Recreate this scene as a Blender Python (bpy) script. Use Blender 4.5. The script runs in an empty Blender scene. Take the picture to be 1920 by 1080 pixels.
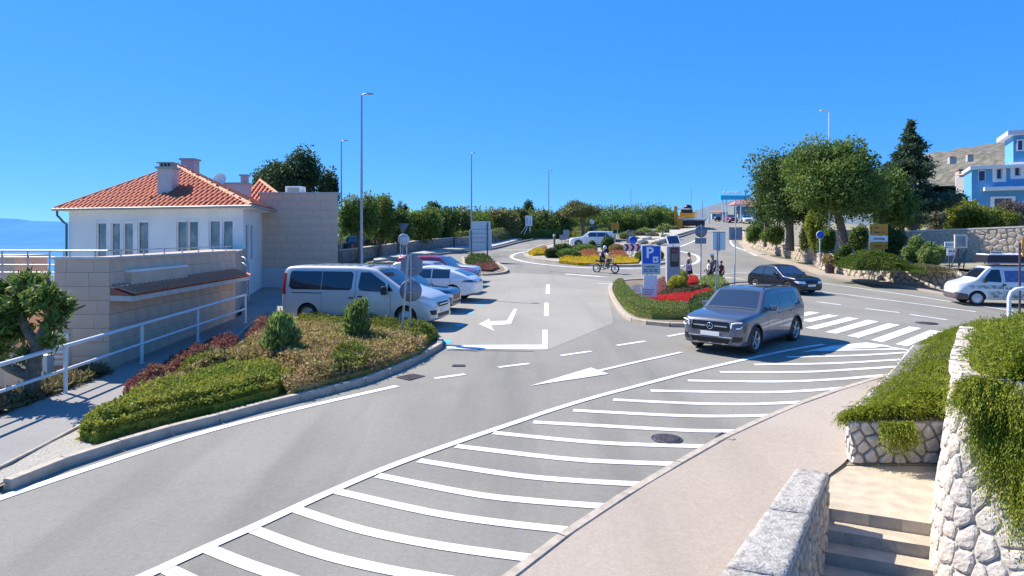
import bpy, bmesh, math, random
import numpy as np
from mathutils import Vector, Matrix, noise
R = math.radians
S = bpy.context.scene
COL = S.collection
random.seed(7)
# ------------------------------------------------------------ camera, sky, sun, exposure
F = 1220.0; HZ = 445.0; CAMZ = 3.7        # focal length in photo pixels, eye-level row, eye height
cam = bpy.data.cameras.new('camera'); cam.sensor_width = 36; cam.lens = 36*F/1920
cam.shift_y = -(540-HZ)/1920; cam.clip_start = .1; cam.clip_end = 20000
cam_o = bpy.data.objects.new('camera', cam); COL.objects.link(cam_o)
cam_o.location = (0, 0, CAMZ); cam_o.rotation_euler = (R(90), 0, 0); S.camera = cam_o
SUN = Vector((-.85*.69, .52*.69, .724)).normalized()
W = bpy.data.worlds.new('World'); S.world = W; W.use_nodes = True
nt = W.node_tree; nt.nodes.clear()
sky = nt.nodes.new('ShaderNodeTexSky'); sky.sky_type = 'NISHITA'; sky.sun_disc = False
sky.sun_elevation = math.asin(SUN.z); sky.sun_rotation = math.atan2(SUN.x, SUN.y)
sky.altitude = 5000; sky.air_density = .8; sky.dust_density = 0; sky.ozone_density = 8
# camera-like colour grade of the clear sky, per channel
sep = nt.nodes.new('ShaderNodeSeparateColor'); cmb = nt.nodes.new('ShaderNodeCombineColor')
nt.links.new(sky.outputs[0], sep.inputs[0])
for i, (e, k) in enumerate(((.78, 2.75), (.46, 4.2), (.27, 6.6))):
    dv = nt.nodes.new('ShaderNodeMath'); dv.operation = 'MULTIPLY'; dv.inputs[1].default_value = 1/8
    pw = nt.nodes.new('ShaderNodeMath'); pw.operation = 'POWER'; pw.inputs[1].default_value = e
    ml = nt.nodes.new('ShaderNodeMath'); ml.operation = 'MULTIPLY'; ml.inputs[1].default_value = k
    nt.links.new(sep.outputs[i], dv.inputs[0]); nt.links.new(dv.outputs[0], pw.inputs[0]); nt.links.new(pw.outputs[0], ml.inputs[0]); nt.links.new(ml.outputs[0], cmb.inputs[i])
bg = nt.nodes.new('ShaderNodeBackground'); bg.inputs['Strength'].default_value = .12
wo = nt.nodes.new('ShaderNodeOutputWorld')
nt.links.new(cmb.outputs[0], bg.inputs[0]); nt.links.new(bg.outputs[0], wo.inputs[0])
sl = bpy.data.lights.new('sun', 'SUN'); sl.energy = 5.0; sl.angle = R(.5); sl.color = (1, .93, .82)
so = bpy.data.objects.new('sun', sl); COL.objects.link(so); so.rotation_euler = SUN.to_track_quat('Z', 'Y').to_euler()
vs = S.view_settings; vs.view_transform = 'Standard'; vs.look = 'None'; vs.gamma = 1; vs.use_curve_mapping = False
vs.exposure = .72
# ------------------------------------------------------------ helpers
def clamp(a, lo=0., hi=1.): return max(lo, min(hi, a))
def sst(a, b, t): t = clamp((t-a)/(b-a)); return t*t*(3-2*t)
def gz(x, y):
    "height of the street surface"
    z = .0287*min(y, 40)
    if y > 40:
        d = y-40
        steep = .065*min(d, 98) + .012*max(0, d-98)
        flat = .065*min(d, 35) + .008*max(0, d-35)
        k = sst(4, 18, x)
        z += flat*(1-k)+steep*k
    return z
def G(px, py, dz=0.):
    "street point seen at a photo pixel"
    lo, hi = 3., 160.
    for i in range(60):
        m = (lo+hi)/2; x = (px-960)/F*m
        if HZ+F*(CAMZ-gz(x, m)-dz)/m > py: lo = m
        else: hi = m
    return Vector(((px-960)/F*lo, lo, gz((px-960)/F*lo, lo)+dz))
def at(px, py, Y): return Vector(((px-960)/F*Y, Y, CAMZ-(py-HZ)/F*Y))
def X(px, Y): return (px-960)/F*Y
def Z(py, Y): return CAMZ-(py-HZ)/F*Y

def tag(o, label=None, cat=None, group=None, kind=None):
    if label: o['label'] = label
    if cat: o['category'] = cat
    if group: o['group'] = group
    if kind: o['kind'] = kind
    return o
def empty(name, loc=(0,0,0), rz=0, label=None, cat=None, group=None, kind=None, sc=1):
    o = bpy.data.objects.new(name, None); COL.objects.link(o); o.location = loc; o.rotation_euler = (0,0,rz); o.scale=(sc,)*3
    o.empty_display_size = .1
    return tag(o, label, cat, group, kind)
def obj(name, me, parent=None, mat=None, loc=None, rot=None, sc=None):
    o = bpy.data.objects.new(name, me); COL.objects.link(o)
    if parent: o.parent = parent
    if mat and not me.materials: me.materials.append(mat)
    if loc is not None: o.location = loc
    if rot is not None: o.rotation_euler = rot
    if sc is not None: o.scale = sc if hasattr(sc, '__len__') else (sc,)*3
    return o
def kids(o): return [c for c in COL.objects if c.parent == o]
def copy_tree(o, loc, rz=None, label=None, parent=None, sc=None):
    c = o.copy(); COL.objects.link(c); c.parent = parent
    if parent is None:
        c.location = loc
        if rz is not None: c.rotation_euler = (0,0,rz)
        if sc: c.scale = (sc,)*3
        if label: c['label'] = label
    for k in list(o.children): copy_tree(k, None, parent=c)
    return c

class MB:
    "collects shapes, builds one mesh"
    def __init__(s): s.v = []; s.f = []; s.sm = []
    def add(s, vs, fs, M=None, smooth=False):
        n = len(s.v)
        s.v += [tuple(M @ Vector(v)) if M is not None else tuple(v) for v in vs]
        s.f += [tuple(i+n for i in f) for f in fs]; s.sm += [smooth]*len(fs)
        return s
    def box(s, c, d, rz=0, M=None, taper=1, b=0):
        x, y, z = d[0]/2, d[1]/2, d[2]/2
        m = Matrix.Translation(c) @ Matrix.Rotation(rz, 4, 'Z')
        if M is not None: m = M @ m
        if b <= 0:
            vs = [(-x,-y,-z),(x,-y,-z),(x,y,-z),(-x,y,-z)]+[(a*x*taper,e*y*taper,z) for a,e in ((-1,-1),(1,-1),(1,1),(-1,1))]
            return s.add(vs, [(3,2,1,0),(4,5,6,7),(0,1,5,4),(1,2,6,5),(2,3,7,6),(3,0,4,7)], m)
        bm = bmesh.new(); bmesh.ops.create_cube(bm, size=1)
        for v in bm.verts: v.co = Vector((v.co.x*2*x, v.co.y*2*y, v.co.z*2*z))
        bmesh.ops.bevel(bm, geom=bm.edges[:], offset=b, segments=2, affect='EDGES', profile=.5)
        bm.verts.index_update()
        s.add([v.co.copy() for v in bm.verts], [[v.index for v in f.verts] for f in bm.faces], m); bm.free()
        return s
    def tube(s, pts, r, n=8, cap=True, smooth=True):
        pts = [Vector(p) for p in pts]; rs = r if hasattr(r, '__len__') else [r]*len(pts)
        vs = []; up = Vector((0,0,1)); prev = None
        for i, p in enumerate(pts):
            d = (pts[min(i+1, len(pts)-1)]-pts[max(i-1, 0)]).normalized()
            if prev is None:
                a = d.cross(up)
                if a.length < .05: a = d.cross(Vector((1,0,0)))
                a.normalize()
            else: a = (prev-d*prev.dot(d)).normalized()
            prev = a; b = d.cross(a)
            for k in range(n):
                t = 2*math.pi*k/n; vs.append(p+(a*math.cos(t)+b*math.sin(t))*rs[i])
        fs = [(i*n+k, i*n+(k+1)%n, (i+1)*n+(k+1)%n, (i+1)*n+k) for i in range(len(pts)-1) for k in range(n)]
        s.add(vs, fs, None, smooth)
        if cap: s.add(vs[:n], [tuple(range(n))[::-1]]); s.add(vs[-n:], [tuple(range(n))])
        return s
    def lathe(s, prof, n=20, M=None, smooth=True):
        vs = [(r*math.cos(2*math.pi*k/n), r*math.sin(2*math.pi*k/n), z) for r, z in prof for k in range(n)]
        fs = [(i*n+k, i*n+(k+1)%n, (i+1)*n+(k+1)%n, (i+1)*n+k) for i in range(len(prof)-1) for k in range(n)]
        return s.add(vs, fs, M, smooth)
    def prism(s, poly, z0, z1, M=None, smooth=False):
        n = len(poly)
        vs = [(p[0], p[1], z0) for p in poly]+[(p[0], p[1], z1) for p in poly]
        fs = [tuple(range(n))[::-1], tuple(range(n, 2*n))]+[(i, (i+1)%n, n+(i+1)%n, n+i) for i in range(n)]
        return s.add(vs, fs, M, smooth)
    def ico(s, c, r, sub=2, j=0, seed=0):
        bm = bmesh.new(); bmesh.ops.create_icosphere(bm, subdivisions=sub, radius=1)
        rr = r if hasattr(r, '__len__') else (r,)*3
        vs = []
        for v in bm.verts:
            k = 1+j*noise.noise(v.co*1.7+Vector((seed*3.1,seed,0)))
            vs.append((c[0]+v.co.x*rr[0]*k, c[1]+v.co.y*rr[1]*k, c[2]+v.co.z*rr[2]*k))
        bm.verts.index_update()
        s.add(vs, [[v.index for v in f.verts] for f in bm.faces], None, True); bm.free(); return s
    def mesh(s, name='mesh', mat=None):
        me = bpy.data.meshes.new(name); me.from_pydata(s.v, [], s.f); 
        me.polygons.foreach_set('use_smooth', s.sm); me.update()
        bm = bmesh.new(); bm.from_mesh(me); bmesh.ops.recalc_face_normals(bm, faces=bm.faces); bm.to_mesh(me); bm.free()
        if mat: me.materials.append(mat)
        return me
    def build(s, name, mat, parent=None, loc=None, rz=None, sc=None):
        return obj(name, s.mesh(name, mat), parent, None, loc, None if rz is None else (0,0,rz), sc)
def npmesh(name, V, Fq, mat, smooth=False):
    "V (n,3), Fq (m,k) numpy"
    me = bpy.data.meshes.new(name); k = Fq.shape[1]
    me.vertices.add(len(V)); me.vertices.foreach_set('co', V.astype(np.float32).ravel())
    me.loops.add(Fq.size); me.loops.foreach_set('vertex_index', Fq.astype(np.int32).ravel())
    me.polygons.add(len(Fq)); me.polygons.foreach_set('loop_start', np.arange(0, Fq.size, k, dtype=np.int32))
    me.polygons.foreach_set('use_smooth', np.full(len(Fq), smooth))
    me.update(calc_edges=True); me.materials.append(mat); return me
# ------------------------------------------------------------ materials
MATS = {}
def mat(name, col, rough=.7, metal=0, col2=None, nscale=5., mix=(.35,.65), bump=0., bscale=60., spec=.5, coat=0, detail=4, island=0., trans=0, emit=0, alpha=1):
    if name in MATS: return MATS[name]
    m = bpy.data.materials.new(name); m.use_nodes = True; t = m.node_tree; b = t.nodes['Principled BSDF']
    L = t.links.new; N = t.nodes.new
    c = (*col, 1)
    b.inputs['Base Color'].default_value = c; b.inputs['Roughness'].default_value = rough; b.inputs['Metallic'].default_value = metal
    b.inputs['Specular IOR Level'].default_value = spec
    if coat: b.inputs['Coat Weight'].default_value = coat; b.inputs['Coat Roughness'].default_value = .04
    tc = N('ShaderNodeTexCoord'); out = None
    if col2 is not None:
        n = N('ShaderNodeTexNoise'); n.inputs['Scale'].default_value = nscale; n.inputs['Detail'].default_value = detail
        L(tc.outputs['Object'], n.inputs['Vector'])
        r = N('ShaderNodeValToRGB'); r.color_ramp.elements[0].position = mix[0]; r.color_ramp.elements[1].position = mix[1]
        r.color_ramp.elements[0].color = c; r.color_ramp.elements[1].color = (*col2, 1)
        L(n.outputs['Fac'], r.inputs[0]); out = r.outputs[0]
    if island:
        g = N('ShaderNodeNewGeometry'); h = N('ShaderNodeHueSaturation')
        mr = N('ShaderNodeMapRange'); mr.inputs['To Min'].default_value = 1-island; mr.inputs['To Max'].default_value = 1+island
        L(g.outputs['Random Per Island'], mr.inputs[0]); L(mr.outputs[0], h.inputs['Value'])
        mh = N('ShaderNodeMapRange'); mh.inputs['To Min'].default_value = .5-island*.06; mh.inputs['To Max'].default_value = .5+island*.05
        mu = N('ShaderNodeMath'); mu.operation = 'MULTIPLY'; mu.inputs[1].default_value = 7.31
        fr = N('ShaderNodeMath'); fr.operation = 'FRACT'
        L(g.outputs['Random Per Island'], mu.inputs[0]); L(mu.outputs[0], fr.inputs[0]); L(fr.outputs[0], mh.inputs[0]); L(mh.outputs[0], h.inputs['Hue'])
        if out: L(out, h.inputs['Color'])
        else: h.inputs['Color'].default_value = c
        out = h.outputs[0]
    if out: L(out, b.inputs['Base Color'])
    if bump:
        n2 = N('ShaderNodeTexNoise'); n2.inputs['Scale'].default_value = bscale; n2.inputs['Detail'].default_value = 3
        L(tc.outputs['Object'], n2.inputs['Vector']); bp = N('ShaderNodeBump'); bp.inputs['Strength'].default_value = bump; bp.inputs['Distance'].default_value = .02
        L(n2.outputs['Fac'], bp.inputs['Height']); L(bp.outputs[0], b.inputs['Normal'])
    if trans: b.inputs['Transmission Weight'].default_value = trans
    if emit: b.inputs['Emission Color'].default_value = c; b.inputs['Emission Strength'].default_value = emit
    if alpha < 1: b.inputs['Alpha'].default_value = alpha
    MATS[name] = m; return m
def leafmat(name, col, col2, island=.35, sss=.0, rough=.55, nscale=1.2):
    m = mat(name, col, rough, col2=col2, nscale=nscale, mix=(.4,.62), island=island, spec=.3)
    t = m.node_tree; b = t.nodes['Principled BSDF']; o = t.nodes['Material Output']
    tr = t.nodes.new('ShaderNodeBsdfTranslucent'); mx = t.nodes.new('ShaderNodeMixShader'); mx.inputs[0].default_value = .38
    src = b.inputs['Base Color'].links[0].from_socket
    t.links.new(src, tr.inputs[0]); t.links.new(b.outputs[0], mx.inputs[1]); t.links.new(tr.outputs[0], mx.inputs[2]); t.links.new(mx.outputs[0], o.inputs[0])
    return m
def asphalt_mat(name, a, b_, c_):
    m = mat(name, a, .88, spec=.25); t = m.node_tree; N = t.nodes.new; L = t.links.new; b = t.nodes['Principled BSDF']
    tc = N('ShaderNodeTexCoord')
    def ns(s, d, dist=0, sc=None):
        n = N('ShaderNodeTexNoise'); n.inputs['Scale'].default_value = s; n.inputs['Detail'].default_value = d; n.inputs['Distortion'].default_value = dist
        if sc:
            mp = N('ShaderNodeMapping'); mp.inputs['Scale'].default_value = sc; mp.inputs['Rotation'].default_value = (0,0,R(-21)); L(tc.outputs['Object'], mp.inputs[0]); L(mp.outputs[0], n.inputs['Vector'])
        else: L(tc.outputs['Object'], n.inputs['Vector'])
        return n.outputs['Fac']
    def mix(f, x, y, lo, hi):
        r = N('ShaderNodeMapRange'); r.inputs['From Min'].default_value = lo; r.inputs['From Max'].default_value = hi; L(f, r.inputs[0])
        mm = N('ShaderNodeMix'); mm.data_type = 'RGBA'; L(r.outputs[0], mm.inputs[0])
        for i, c in ((6, x), (7, y)):
            if isinstance(c, tuple): mm.inputs[i].default_value = (*c, 1)
            else: L(c, mm.inputs[i])
        return mm.outputs[2]
    base = mix(ns(.25, 5, .6), a, b_, .38, .62)
    base = mix(ns(1.0, 4, 0, (.9,.08,1)), base, c_, .52, .85)      # wheel streaks along the lane
    n = N('ShaderNodeTexNoise'); n.inputs['Scale'].default_value = 90; n.inputs['Detail'].default_value = 2; L(tc.outputs['Object'], n.inputs['Vector'])
    r = N('ShaderNodeMapRange'); r.inputs['From Min'].default_value = .3; r.inputs['From Max'].default_value = .7; r.inputs['To Min'].default_value = .82; r.inputs['To Max'].default_value = 1.15; L(n.outputs['Fac'], r.inputs[0])
    n3 = N('ShaderNodeTexNoise'); n3.inputs['Scale'].default_value = 14; n3.inputs['Detail'].default_value = 3; L(tc.outputs['Object'], n3.inputs['Vector'])
    r3 = N('ShaderNodeMapRange'); r3.inputs['From Min'].default_value = .3; r3.inputs['From Max'].default_value = .7; r3.inputs['To Min'].default_value = .93; r3.inputs['To Max'].default_value = 1.05; L(n3.outputs['Fac'], r3.inputs[0])
    mu = N('ShaderNodeMath'); mu.operation = 'MULTIPLY'; L(r.outputs[0], mu.inputs[0]); L(r3.outputs[0], mu.inputs[1])
    h = N('ShaderNodeHueSaturation'); L(base, h.inputs['Color']); L(mu.outputs[0], h.inputs['Value']); L(h.outputs[0], b.inputs['Base Color'])
    bp = N('ShaderNodeBump'); bp.inputs['Strength'].default_value = .35; bp.inputs['Distance'].default_value = .008; L(n.outputs['Fac'], bp.inputs['Height']); L(bp.outputs[0], b.inputs['Normal'])
    return m
ASPH = asphalt_mat('asphalt', (.235,.222,.192), (.275,.26,.224), (.172,.165,.147))
ASPH2 = asphalt_mat('parking_asphalt', (.305,.285,.245), (.34,.316,.27), (.255,.24,.208))
PAVE = asphalt_mat('pavement', (.39,.325,.265), (.43,.365,.30), (.35,.295,.24))
WALK = asphalt_mat('walkway', (.26,.25,.235), (.31,.295,.275), (.22,.215,.2))
PAINT = mat('road_paint', (.80,.80,.79), .6, col2=(.56,.56,.55), nscale=2.2, mix=(.46,.72), bump=.3, bscale=90, detail=9)
PAINTW = mat('worn_paint', (.66,.67,.68), .7, col2=(.5,.5,.5), nscale=8, mix=(.4,.7))
KERB = mat('kerb_concrete', (.50,.43,.34), .85, col2=(.37,.315,.25), nscale=6, bump=.3)
KERBD = mat('kerb_grey', (.27,.255,.235), .85, col2=(.2,.19,.175), nscale=6, bump=.3)
SOIL = mat('soil', (.16,.12,.08), .95, col2=(.24,.19,.13), nscale=3, bump=.8, bscale=25)
DRY = mat('dry_earth', (.33,.28,.2), .95, col2=(.22,.22,.12), nscale=1.2, bump=.6, bscale=12)
WHITE = mat('white_plaster', (.84,.82,.77), .85, col2=(.76,.74,.70), nscale=.8, bump=.08)
WMET = mat('white_metal', (.78,.78,.77), .45, col2=(.6,.6,.58), nscale=9, mix=(.6,.75))
STEEL = mat('galvanised_steel', (.42,.44,.46), .45, .7, col2=(.34,.36,.38), nscale=14)
SIGNBACK = mat('sign_back', (.25,.27,.33), .55, .35, col2=(.2,.22,.27), nscale=4)
LIGHTBACK = mat('light_sign_back', (.56,.64,.66), .5, .2)
BLACK = mat('black_plastic', (.02,.02,.022), .5)
RUBBER = mat('rubber', (.025,.025,.026), .8, bump=.2)
CHROME = mat('chrome', (.75,.76,.78), .12, 1)
RIM = mat('alloy', (.45,.46,.47), .28, .9)
GLASS = mat('car_glass', (.03,.045,.075), .04, spec=.9, coat=.6)
GLASSB = mat('tinted_glass', (.02,.03,.06), .05, spec=1, coat=1)
LAMP = mat('lamp_lens', (.75,.78,.8), .12, spec=.8, coat=1)
LAMPD = mat('lamp_dark', (.08,.085,.1), .1, spec=.8, coat=1)
REDL = mat('tail_lens', (.25,.008,.01), .15, coat=1)
PLATE = mat('plate_white', (.78,.78,.76), .5)
BARK = mat('bark', (.12,.095,.07), .95, col2=(.2,.17,.13), nscale=8, bump=.9, bscale=20)
STONEW = mat('pale_limestone', (.60,.575,.54), .9, col2=(.45,.42,.385), nscale=7, bump=.7, bscale=14, island=.12)
STONET = mat('tan_limestone', (.52,.44,.33), .9, col2=(.38,.31,.23), nscale=6, bump=.7, bscale=14, island=.15)
MORTAR = mat('mortar', (.27,.255,.235), .95, col2=(.2,.185,.165), nscale=6, bump=.4)
CLADJ = mat('clad_joint', (.48,.36,.27), .95)
MORTARL = mat('light_mortar', (.50,.46,.41), .95, col2=(.42,.385,.34), nscale=6, bump=.4)
CLAD = mat('clad_stone', (.72,.50,.36), .85, col2=(.64,.44,.32), nscale=1.6, bump=.15, bscale=20)
COPING = mat('coping', (.62,.58,.53), .8, col2=(.52,.48,.44), nscale=5)
TILE = mat('roof_tile', (.54,.135,.055), .8, col2=(.38,.09,.045), nscale=2.2, bump=.2)
TILE2 = mat('dark_roof_tile', (.22,.05,.035), .85, col2=(.3,.08,.05), nscale=3, bump=.2)
# ------------------------------------------------------------ sheets that follow the street
def sheet(name, poly, dz, m, parent=None, kind='structure', thick=0, uv=None, step=3.):
    bm = bmesh.new()
    vs = [bm.verts.new((p[0], p[1], 0)) for p in poly]
    f = bm.faces.new(vs); bmesh.ops.triangulate(bm, faces=[f])
    ys = [p[1] for p in poly]; xs = [p[0] for p in poly]
    y = math.floor(min(ys)/step)*step
    while y < max(ys):
        if y > 34 or thick == 0 and max(ys) > 34:
            if y > 36: bmesh.ops.bisect_plane(bm, geom=bm.verts[:]+bm.edges[:]+bm.faces[:], plane_co=(0,y,0), plane_no=(0,1,0))
        y += step
    if max(ys) > 60:
        for x in range(4, 20, 2):
            if min(xs) < x < max(xs): bmesh.ops.bisect_plane(bm, geom=bm.verts[:]+bm.edges[:]+bm.faces[:], plane_co=(x,0,0), plane_no=(1,0,0))
    for v in bm.verts: v.co.z = gz(v.co.x, v.co.y)+dz
    if thick:
        bmesh.ops.recalc_face_normals(bm, faces=bm.faces)
        r = bmesh.ops.extrude_face_region(bm, geom=bm.faces[:])
        for g in r['geom']:
            if isinstance(g, bmesh.types.BMVert): g.co.z -= thick
    bmesh.ops.recalc_face_normals(bm, faces=bm.faces)
    if not thick:
        if sum(f.normal.z for f in bm.faces) < 0: bmesh.ops.reverse_faces(bm, faces=bm.faces)
    me = bpy.data.meshes.new(name); bm.to_mesh(me); bm.free(); me.materials.append(m)
    o = obj(name, me, parent)
    if kind and not parent: o['kind'] = kind
    return o
def PX(pts, dz=0): return [G(*p, dz) for p in pts]
def ribbon(pts, w):
    "polygon of constant width along ground points; w may be list"
    n = len(pts); L = []; Rr = []
    ws = w if hasattr(w, '__len__') else [w]*n
    for i, p in enumerate(pts):
        a = pts[max(i-1,0)]; b = pts[min(i+1,n-1)]; d = Vector((b[0]-a[0], b[1]-a[1])).normalized()
        nn = Vector((-d.y, d.x))*ws[i]/2
        L.append((p[0]+nn.x, p[1]+nn.y)); Rr.append((p[0]-nn.x, p[1]-nn.y))
    return L+Rr[::-1]
def smooth(pts, k=4):
    "catmull-rom"
    out = []; n = len(pts)
    P = [Vector(p) for p in pts]
    for i in range(n-1):
        a, b, c, d = P[max(i-1,0)], P[i], P[i+1], P[min(i+2,n-1)]
        for j in range(k):
            t = j/k; out.append(.5*((2*b)+(c-a)*t+(2*a-5*b+4*c-d)*t*t+(3*b-a-3*c+d)*t**3))
    out.append(P[-1]); return out
def resample(pts, step):
    out = [Vector(pts[0])]; acc = 0
    for a, b in zip(pts, pts[1:]):
        a = Vector(a); b = Vector(b); l = (b-a).length
        if l < 1e-6: continue
        t = step-acc
        while t <= l: out.append(a.lerp(b, t/l)); t += step
        acc = (acc+l) % step
    return out
def kerb(pts, m, w=.15, h=.13, stone=1.0, name='kerb', closed=False, lim=140):
    "row of kerb stones along ground points, each stone its own part"
    root = empty(name, (0,0,0), kind='structure')
    if closed: pts = list(pts)+[pts[0]]
    rs = resample(pts, stone); j = .014
    for i, (a, b) in enumerate(zip(rs, rs[1:])):
        d = (b-a); d.z = 0; l = d.length; d.normalize(); nn = Vector((-d.y, d.x, 0))
        mb = MB(); x0, x1 = j/2, l-j/2; c = .015
        prof = [(-w/2, -.1), (-w/2, h-c), (-w/2+c, h), (w/2-c, h), (w/2, h-c), (w/2, -.1)]
        hh = random.uniform(-.004, .004)
        vs = [Vector((0,0,0))]*0
        for xx, base in ((x0, a), (x1, a)):
            for py, pz in prof:
                p = base+d*xx+nn*py
                vs.append(Vector((p.x, p.y, gz(p.x, p.y)+pz+hh))-a)
        n = len(prof)
        mb.add(vs, [(k, k+1, n+k+1, n+k) for k in range(n-1)]+[tuple(range(n))[::-1], tuple(range(n, 2*n))])
        mb.build('kerb_stone', m, root, loc=a)
    return root
# ------------------------------------------------------------ sea, land, roads
EARTH = DRY
def plane_poly(name, poly, z, m, kind='structure'):
    mb = MB(); mb.add([(p[0], p[1], z) for p in poly], [tuple(range(len(poly)))]); o = mb.build(name, m); o['kind'] = kind; return o
SEA = mat('sea_water', (.02,.13,.27), .22, col2=(.03,.17,.33), nscale=.02, bump=.35, bscale=.6)
plane_poly('sea', [(-9000,30),(600,30),(600,9000),(-9000,9000)], -22, SEA)
# land under the streets: plain sheet with the stair pit left open, dropping to the shore on the left
land = [(-9.62,-6),(1.2,-6),(1.2,4.6),(2.25,5.75),(3.88,8.3),(4.5,9.35),(5.0,9.8),(12,9.75),(60,9.75),(60,150),(60,330),(-26,330),(-40,90),(-30,62),(-13.8,50),(-13.8,36),(-10.2,36),(-9.62,24)]
sheet('rear_street', [(-9.62,-70),(60,-70),(60,-6.05),(-9.62,-6.05)], -.012, ASPH2)
sheet('upper_garden_ground', [(8.2,-6),(60,-6),(60,9.7),(8.2,9.7)], 1.9, EARTH)
plane_poly('lower_court', [(1.1,-6),(8.3,-6),(8.3,9.8),(1.1,9.8)], -1.9, PAVE)
sheet('land', land, -.012, EARTH)
# sloping shore bank from the street edge to the sea
bank = MB(); top = [(-9.62,-6),(-9.62,24),(-10.4,36),(-13.8,50),(-30,62),(-40,90),(-26,330)]
tv = [(x, y, gz(x,y)-.02) for x, y in top]; bv = [(x-10, y-4, -2.2) for x, y in top]; cv = [(x-60, y+10, -23) for x, y in top]
bank.add(tv+bv+cv, [(i, i+1, len(top)+i+1, len(top)+i) for i in range(len(top)-1)]+[(len(top)+i, len(top)+i+1, 2*len(top)+i+1, 2*len(top)+i) for i in range(len(top)-1)])
bank.build('shore_slope', EARTH)['kind'] = 'structure'
# asphalt of all streets as one sheet
ker_r = PX([(960,1080),(1075,992),(1210,905),(1360,820),(1480,765),(1600,722),(1680,702),(1745,672),(1800,650)])
k0 = ker_r[0]; ker_r = [k0-(ker_r[1]-k0)*1.6]+ker_r+[Vector((16.6,19.6,.56)),Vector((22,22,.6)),Vector((34,25,.7))]
road_far = PX([(1790,556),(1700,541),(1600,527),(1540,517),(1500,503),(1440,487),(1400,472),(1385,455)])
road = empty('road', (0,0,0), kind='structure')
asp = [(-9,-4)]+[(p.x,p.y) for p in ker_r]+[(40,29)]+[(p.x,p.y) for p in road_far]+[(X(1372,88),88),(X(1362,105),105),(50,138),(60,200),(30,200),(X(1300,112),112),(X(1262,92),92)]
lk = PX([(1330,430),(1300,437),(1260,450),(1220,463),(1170,463),(1120,451),(1050,447),(1000,450),(970,456),(945,463),(925,468),(860,474),(800,481),(700,497)])
asp += [(p.x,p.y) for p in lk[1:]]+[(-9.9,42),(-9.9,36)]
# clipped on the left by the bed and walkway
bedk = PX([(500,590),(600,600),(760,618),(815,633),(832,648),(790,673),(740,698),(681,720),(613,738),(537,757),(461,776),(383,798),(300,818),(219,843),(139,868),(60,898),(0,925)])
asp += [(X(500,25.2)-.6, 30.2),(bedk[0].x, bedk[0].y)]
o = sheet('asphalt', asp+[(p.x,p.y) for p in bedk]+[(-9.0,4)], 0, ASPH, road)
# lighter parking surface
pk = PX([(838,655),(1030,655),(1150,606),(1140,548),(1150,528),(1040,515),(960,512),(930,517),(900,508),(800,500)])
pk = [(p.x,p.y) for p in pk]+[(-9.5,36.5),(-9.5,30),(bedk[0].x+.3,bedk[0].y+.6),(bedk[2].x,bedk[2].y+.1),(bedk[3].x+.1,bedk[3].y+.1)]
sheet('parking_surface', pk, .004, ASPH2, road)
def mark(name, poly, m=PAINT, dz=.009): return sheet(name, [(p[0],p[1]) for p in poly], dz, m, road, None)
def line(name, pix, w, m=PAINT, k=4, dz=.009):
    return mark(name, ribbon(smooth(PX(pix), k), w), m, dz)
line('edge_line', [(-60,958),(0,935),(200,868),(400,806),(600,757),(745,724)], .17)
HL = [(200,1112),(270,1082),(390,1027),(480,987),(560,950),(640,914),(720,880),(800,850),(880,822),(960,795),(1040,768),(1120,744),(1200,723),(1300,697),(1400,674),(1480,657),(1545,646)]
line('edge_line', HL, .15, dz=.013)
for st in [[(310,1066),(400,1110)],[(390,1030),(460,1058),(530,1082),(600,1105)],[(470,992),(590,1036),(720,1068),(860,1092)],[(552,955),(680,995),(830,1025),(1000,1048)],[(632,922),(800,960),(930,980),(1075,996)],
           [(708,892),(880,926),(1000,940),(1145,951)],[(785,864),(960,891),(1080,902),(1210,909)],[(855,837),(1050,860),(1160,867),(1275,871)],[(925,812),(1100,829),(1220,835),(1340,838)],
           [(1000,792),(1200,803),(1300,808),(1400,809)],[(1075,770),(1250,779),(1360,781),(1465,779)],[(1150,750),(1300,757),(1420,758),(1530,753)],[(1220,733),(1400,736),(1500,734),(1590,727)],
           [(1290,714),(1450,716),(1560,712),(1660,704)],[(1350,698),(1500,698),(1600,693),(1711,686)],[(1415,684),(1550,682),(1650,677),(1739,671)],[(1475,670),(1600,667),(1708,661)],[(1530,658),(1620,656),(1690,655)]]:
    line('hatch_stripe', st, .17)
mark('hatch_tip', PX([(1500,662),(1560,649),(1625,643),(1668,649),(1640,653),(1560,656)]), dz=.015)
line('edge_line', [(1625,645),(1690,655),(1745,667)], .14, dz=.013)
for q in [[(1506,586),(1519,584.6),(1538,586.5),(1506,594)],[(1553,590),(1574,592),(1520,604),(1500,601)],[(1590,595),(1611,597.5),(1530,618),(1509,615)],[(1626,600),(1648,603.5),(1568,626),(1547,623)],
          [(1665,606.6),(1688,609.5),(1609.5,633.8),(1588,630)],[(1705,612.6),(1728,615.7),(1655,642),(1632,638)],[(1744,619),(1768,622.4),(1701.5,650),(1678.7,645.8)],[(1783,626),(1807,629),(1750,657.6),(1725,654)]]:
    mark('crossing_stripe', PX(q))
for a, b in [((815,710),(872,702)),((935,689),(992,682)),((1052,667),(1108,659)),((1157,648),(1210,640)),((1252,631),(1285,625)),((1531,566),(1577,572)),((1623,579),(1687,586.5)),((1707,590),(1775,600))]:
    line('lane_dash', [a,b], .15, k=1)
for q in [[(1025,517),(1032,517),(1032,525),(1025,525)],[(1024,534),(1031,534),(1031,551),(1023,551)],[(1021,568),(1029,568),(1029,593),(1020,593)]]:
    mark('lane_dash', PX(q))
mark('bay_line', PX([(838,648),(1017,647),(1017,619),(1027,619),(1027,656),(838,655)]), dz=.013)
mark('arrow_marking', PX([(964,579),(970,580),(958,608),(920,611),(927,621),(898,608),(918,598),(918,603),(950,602)]), dz=.013)
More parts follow.
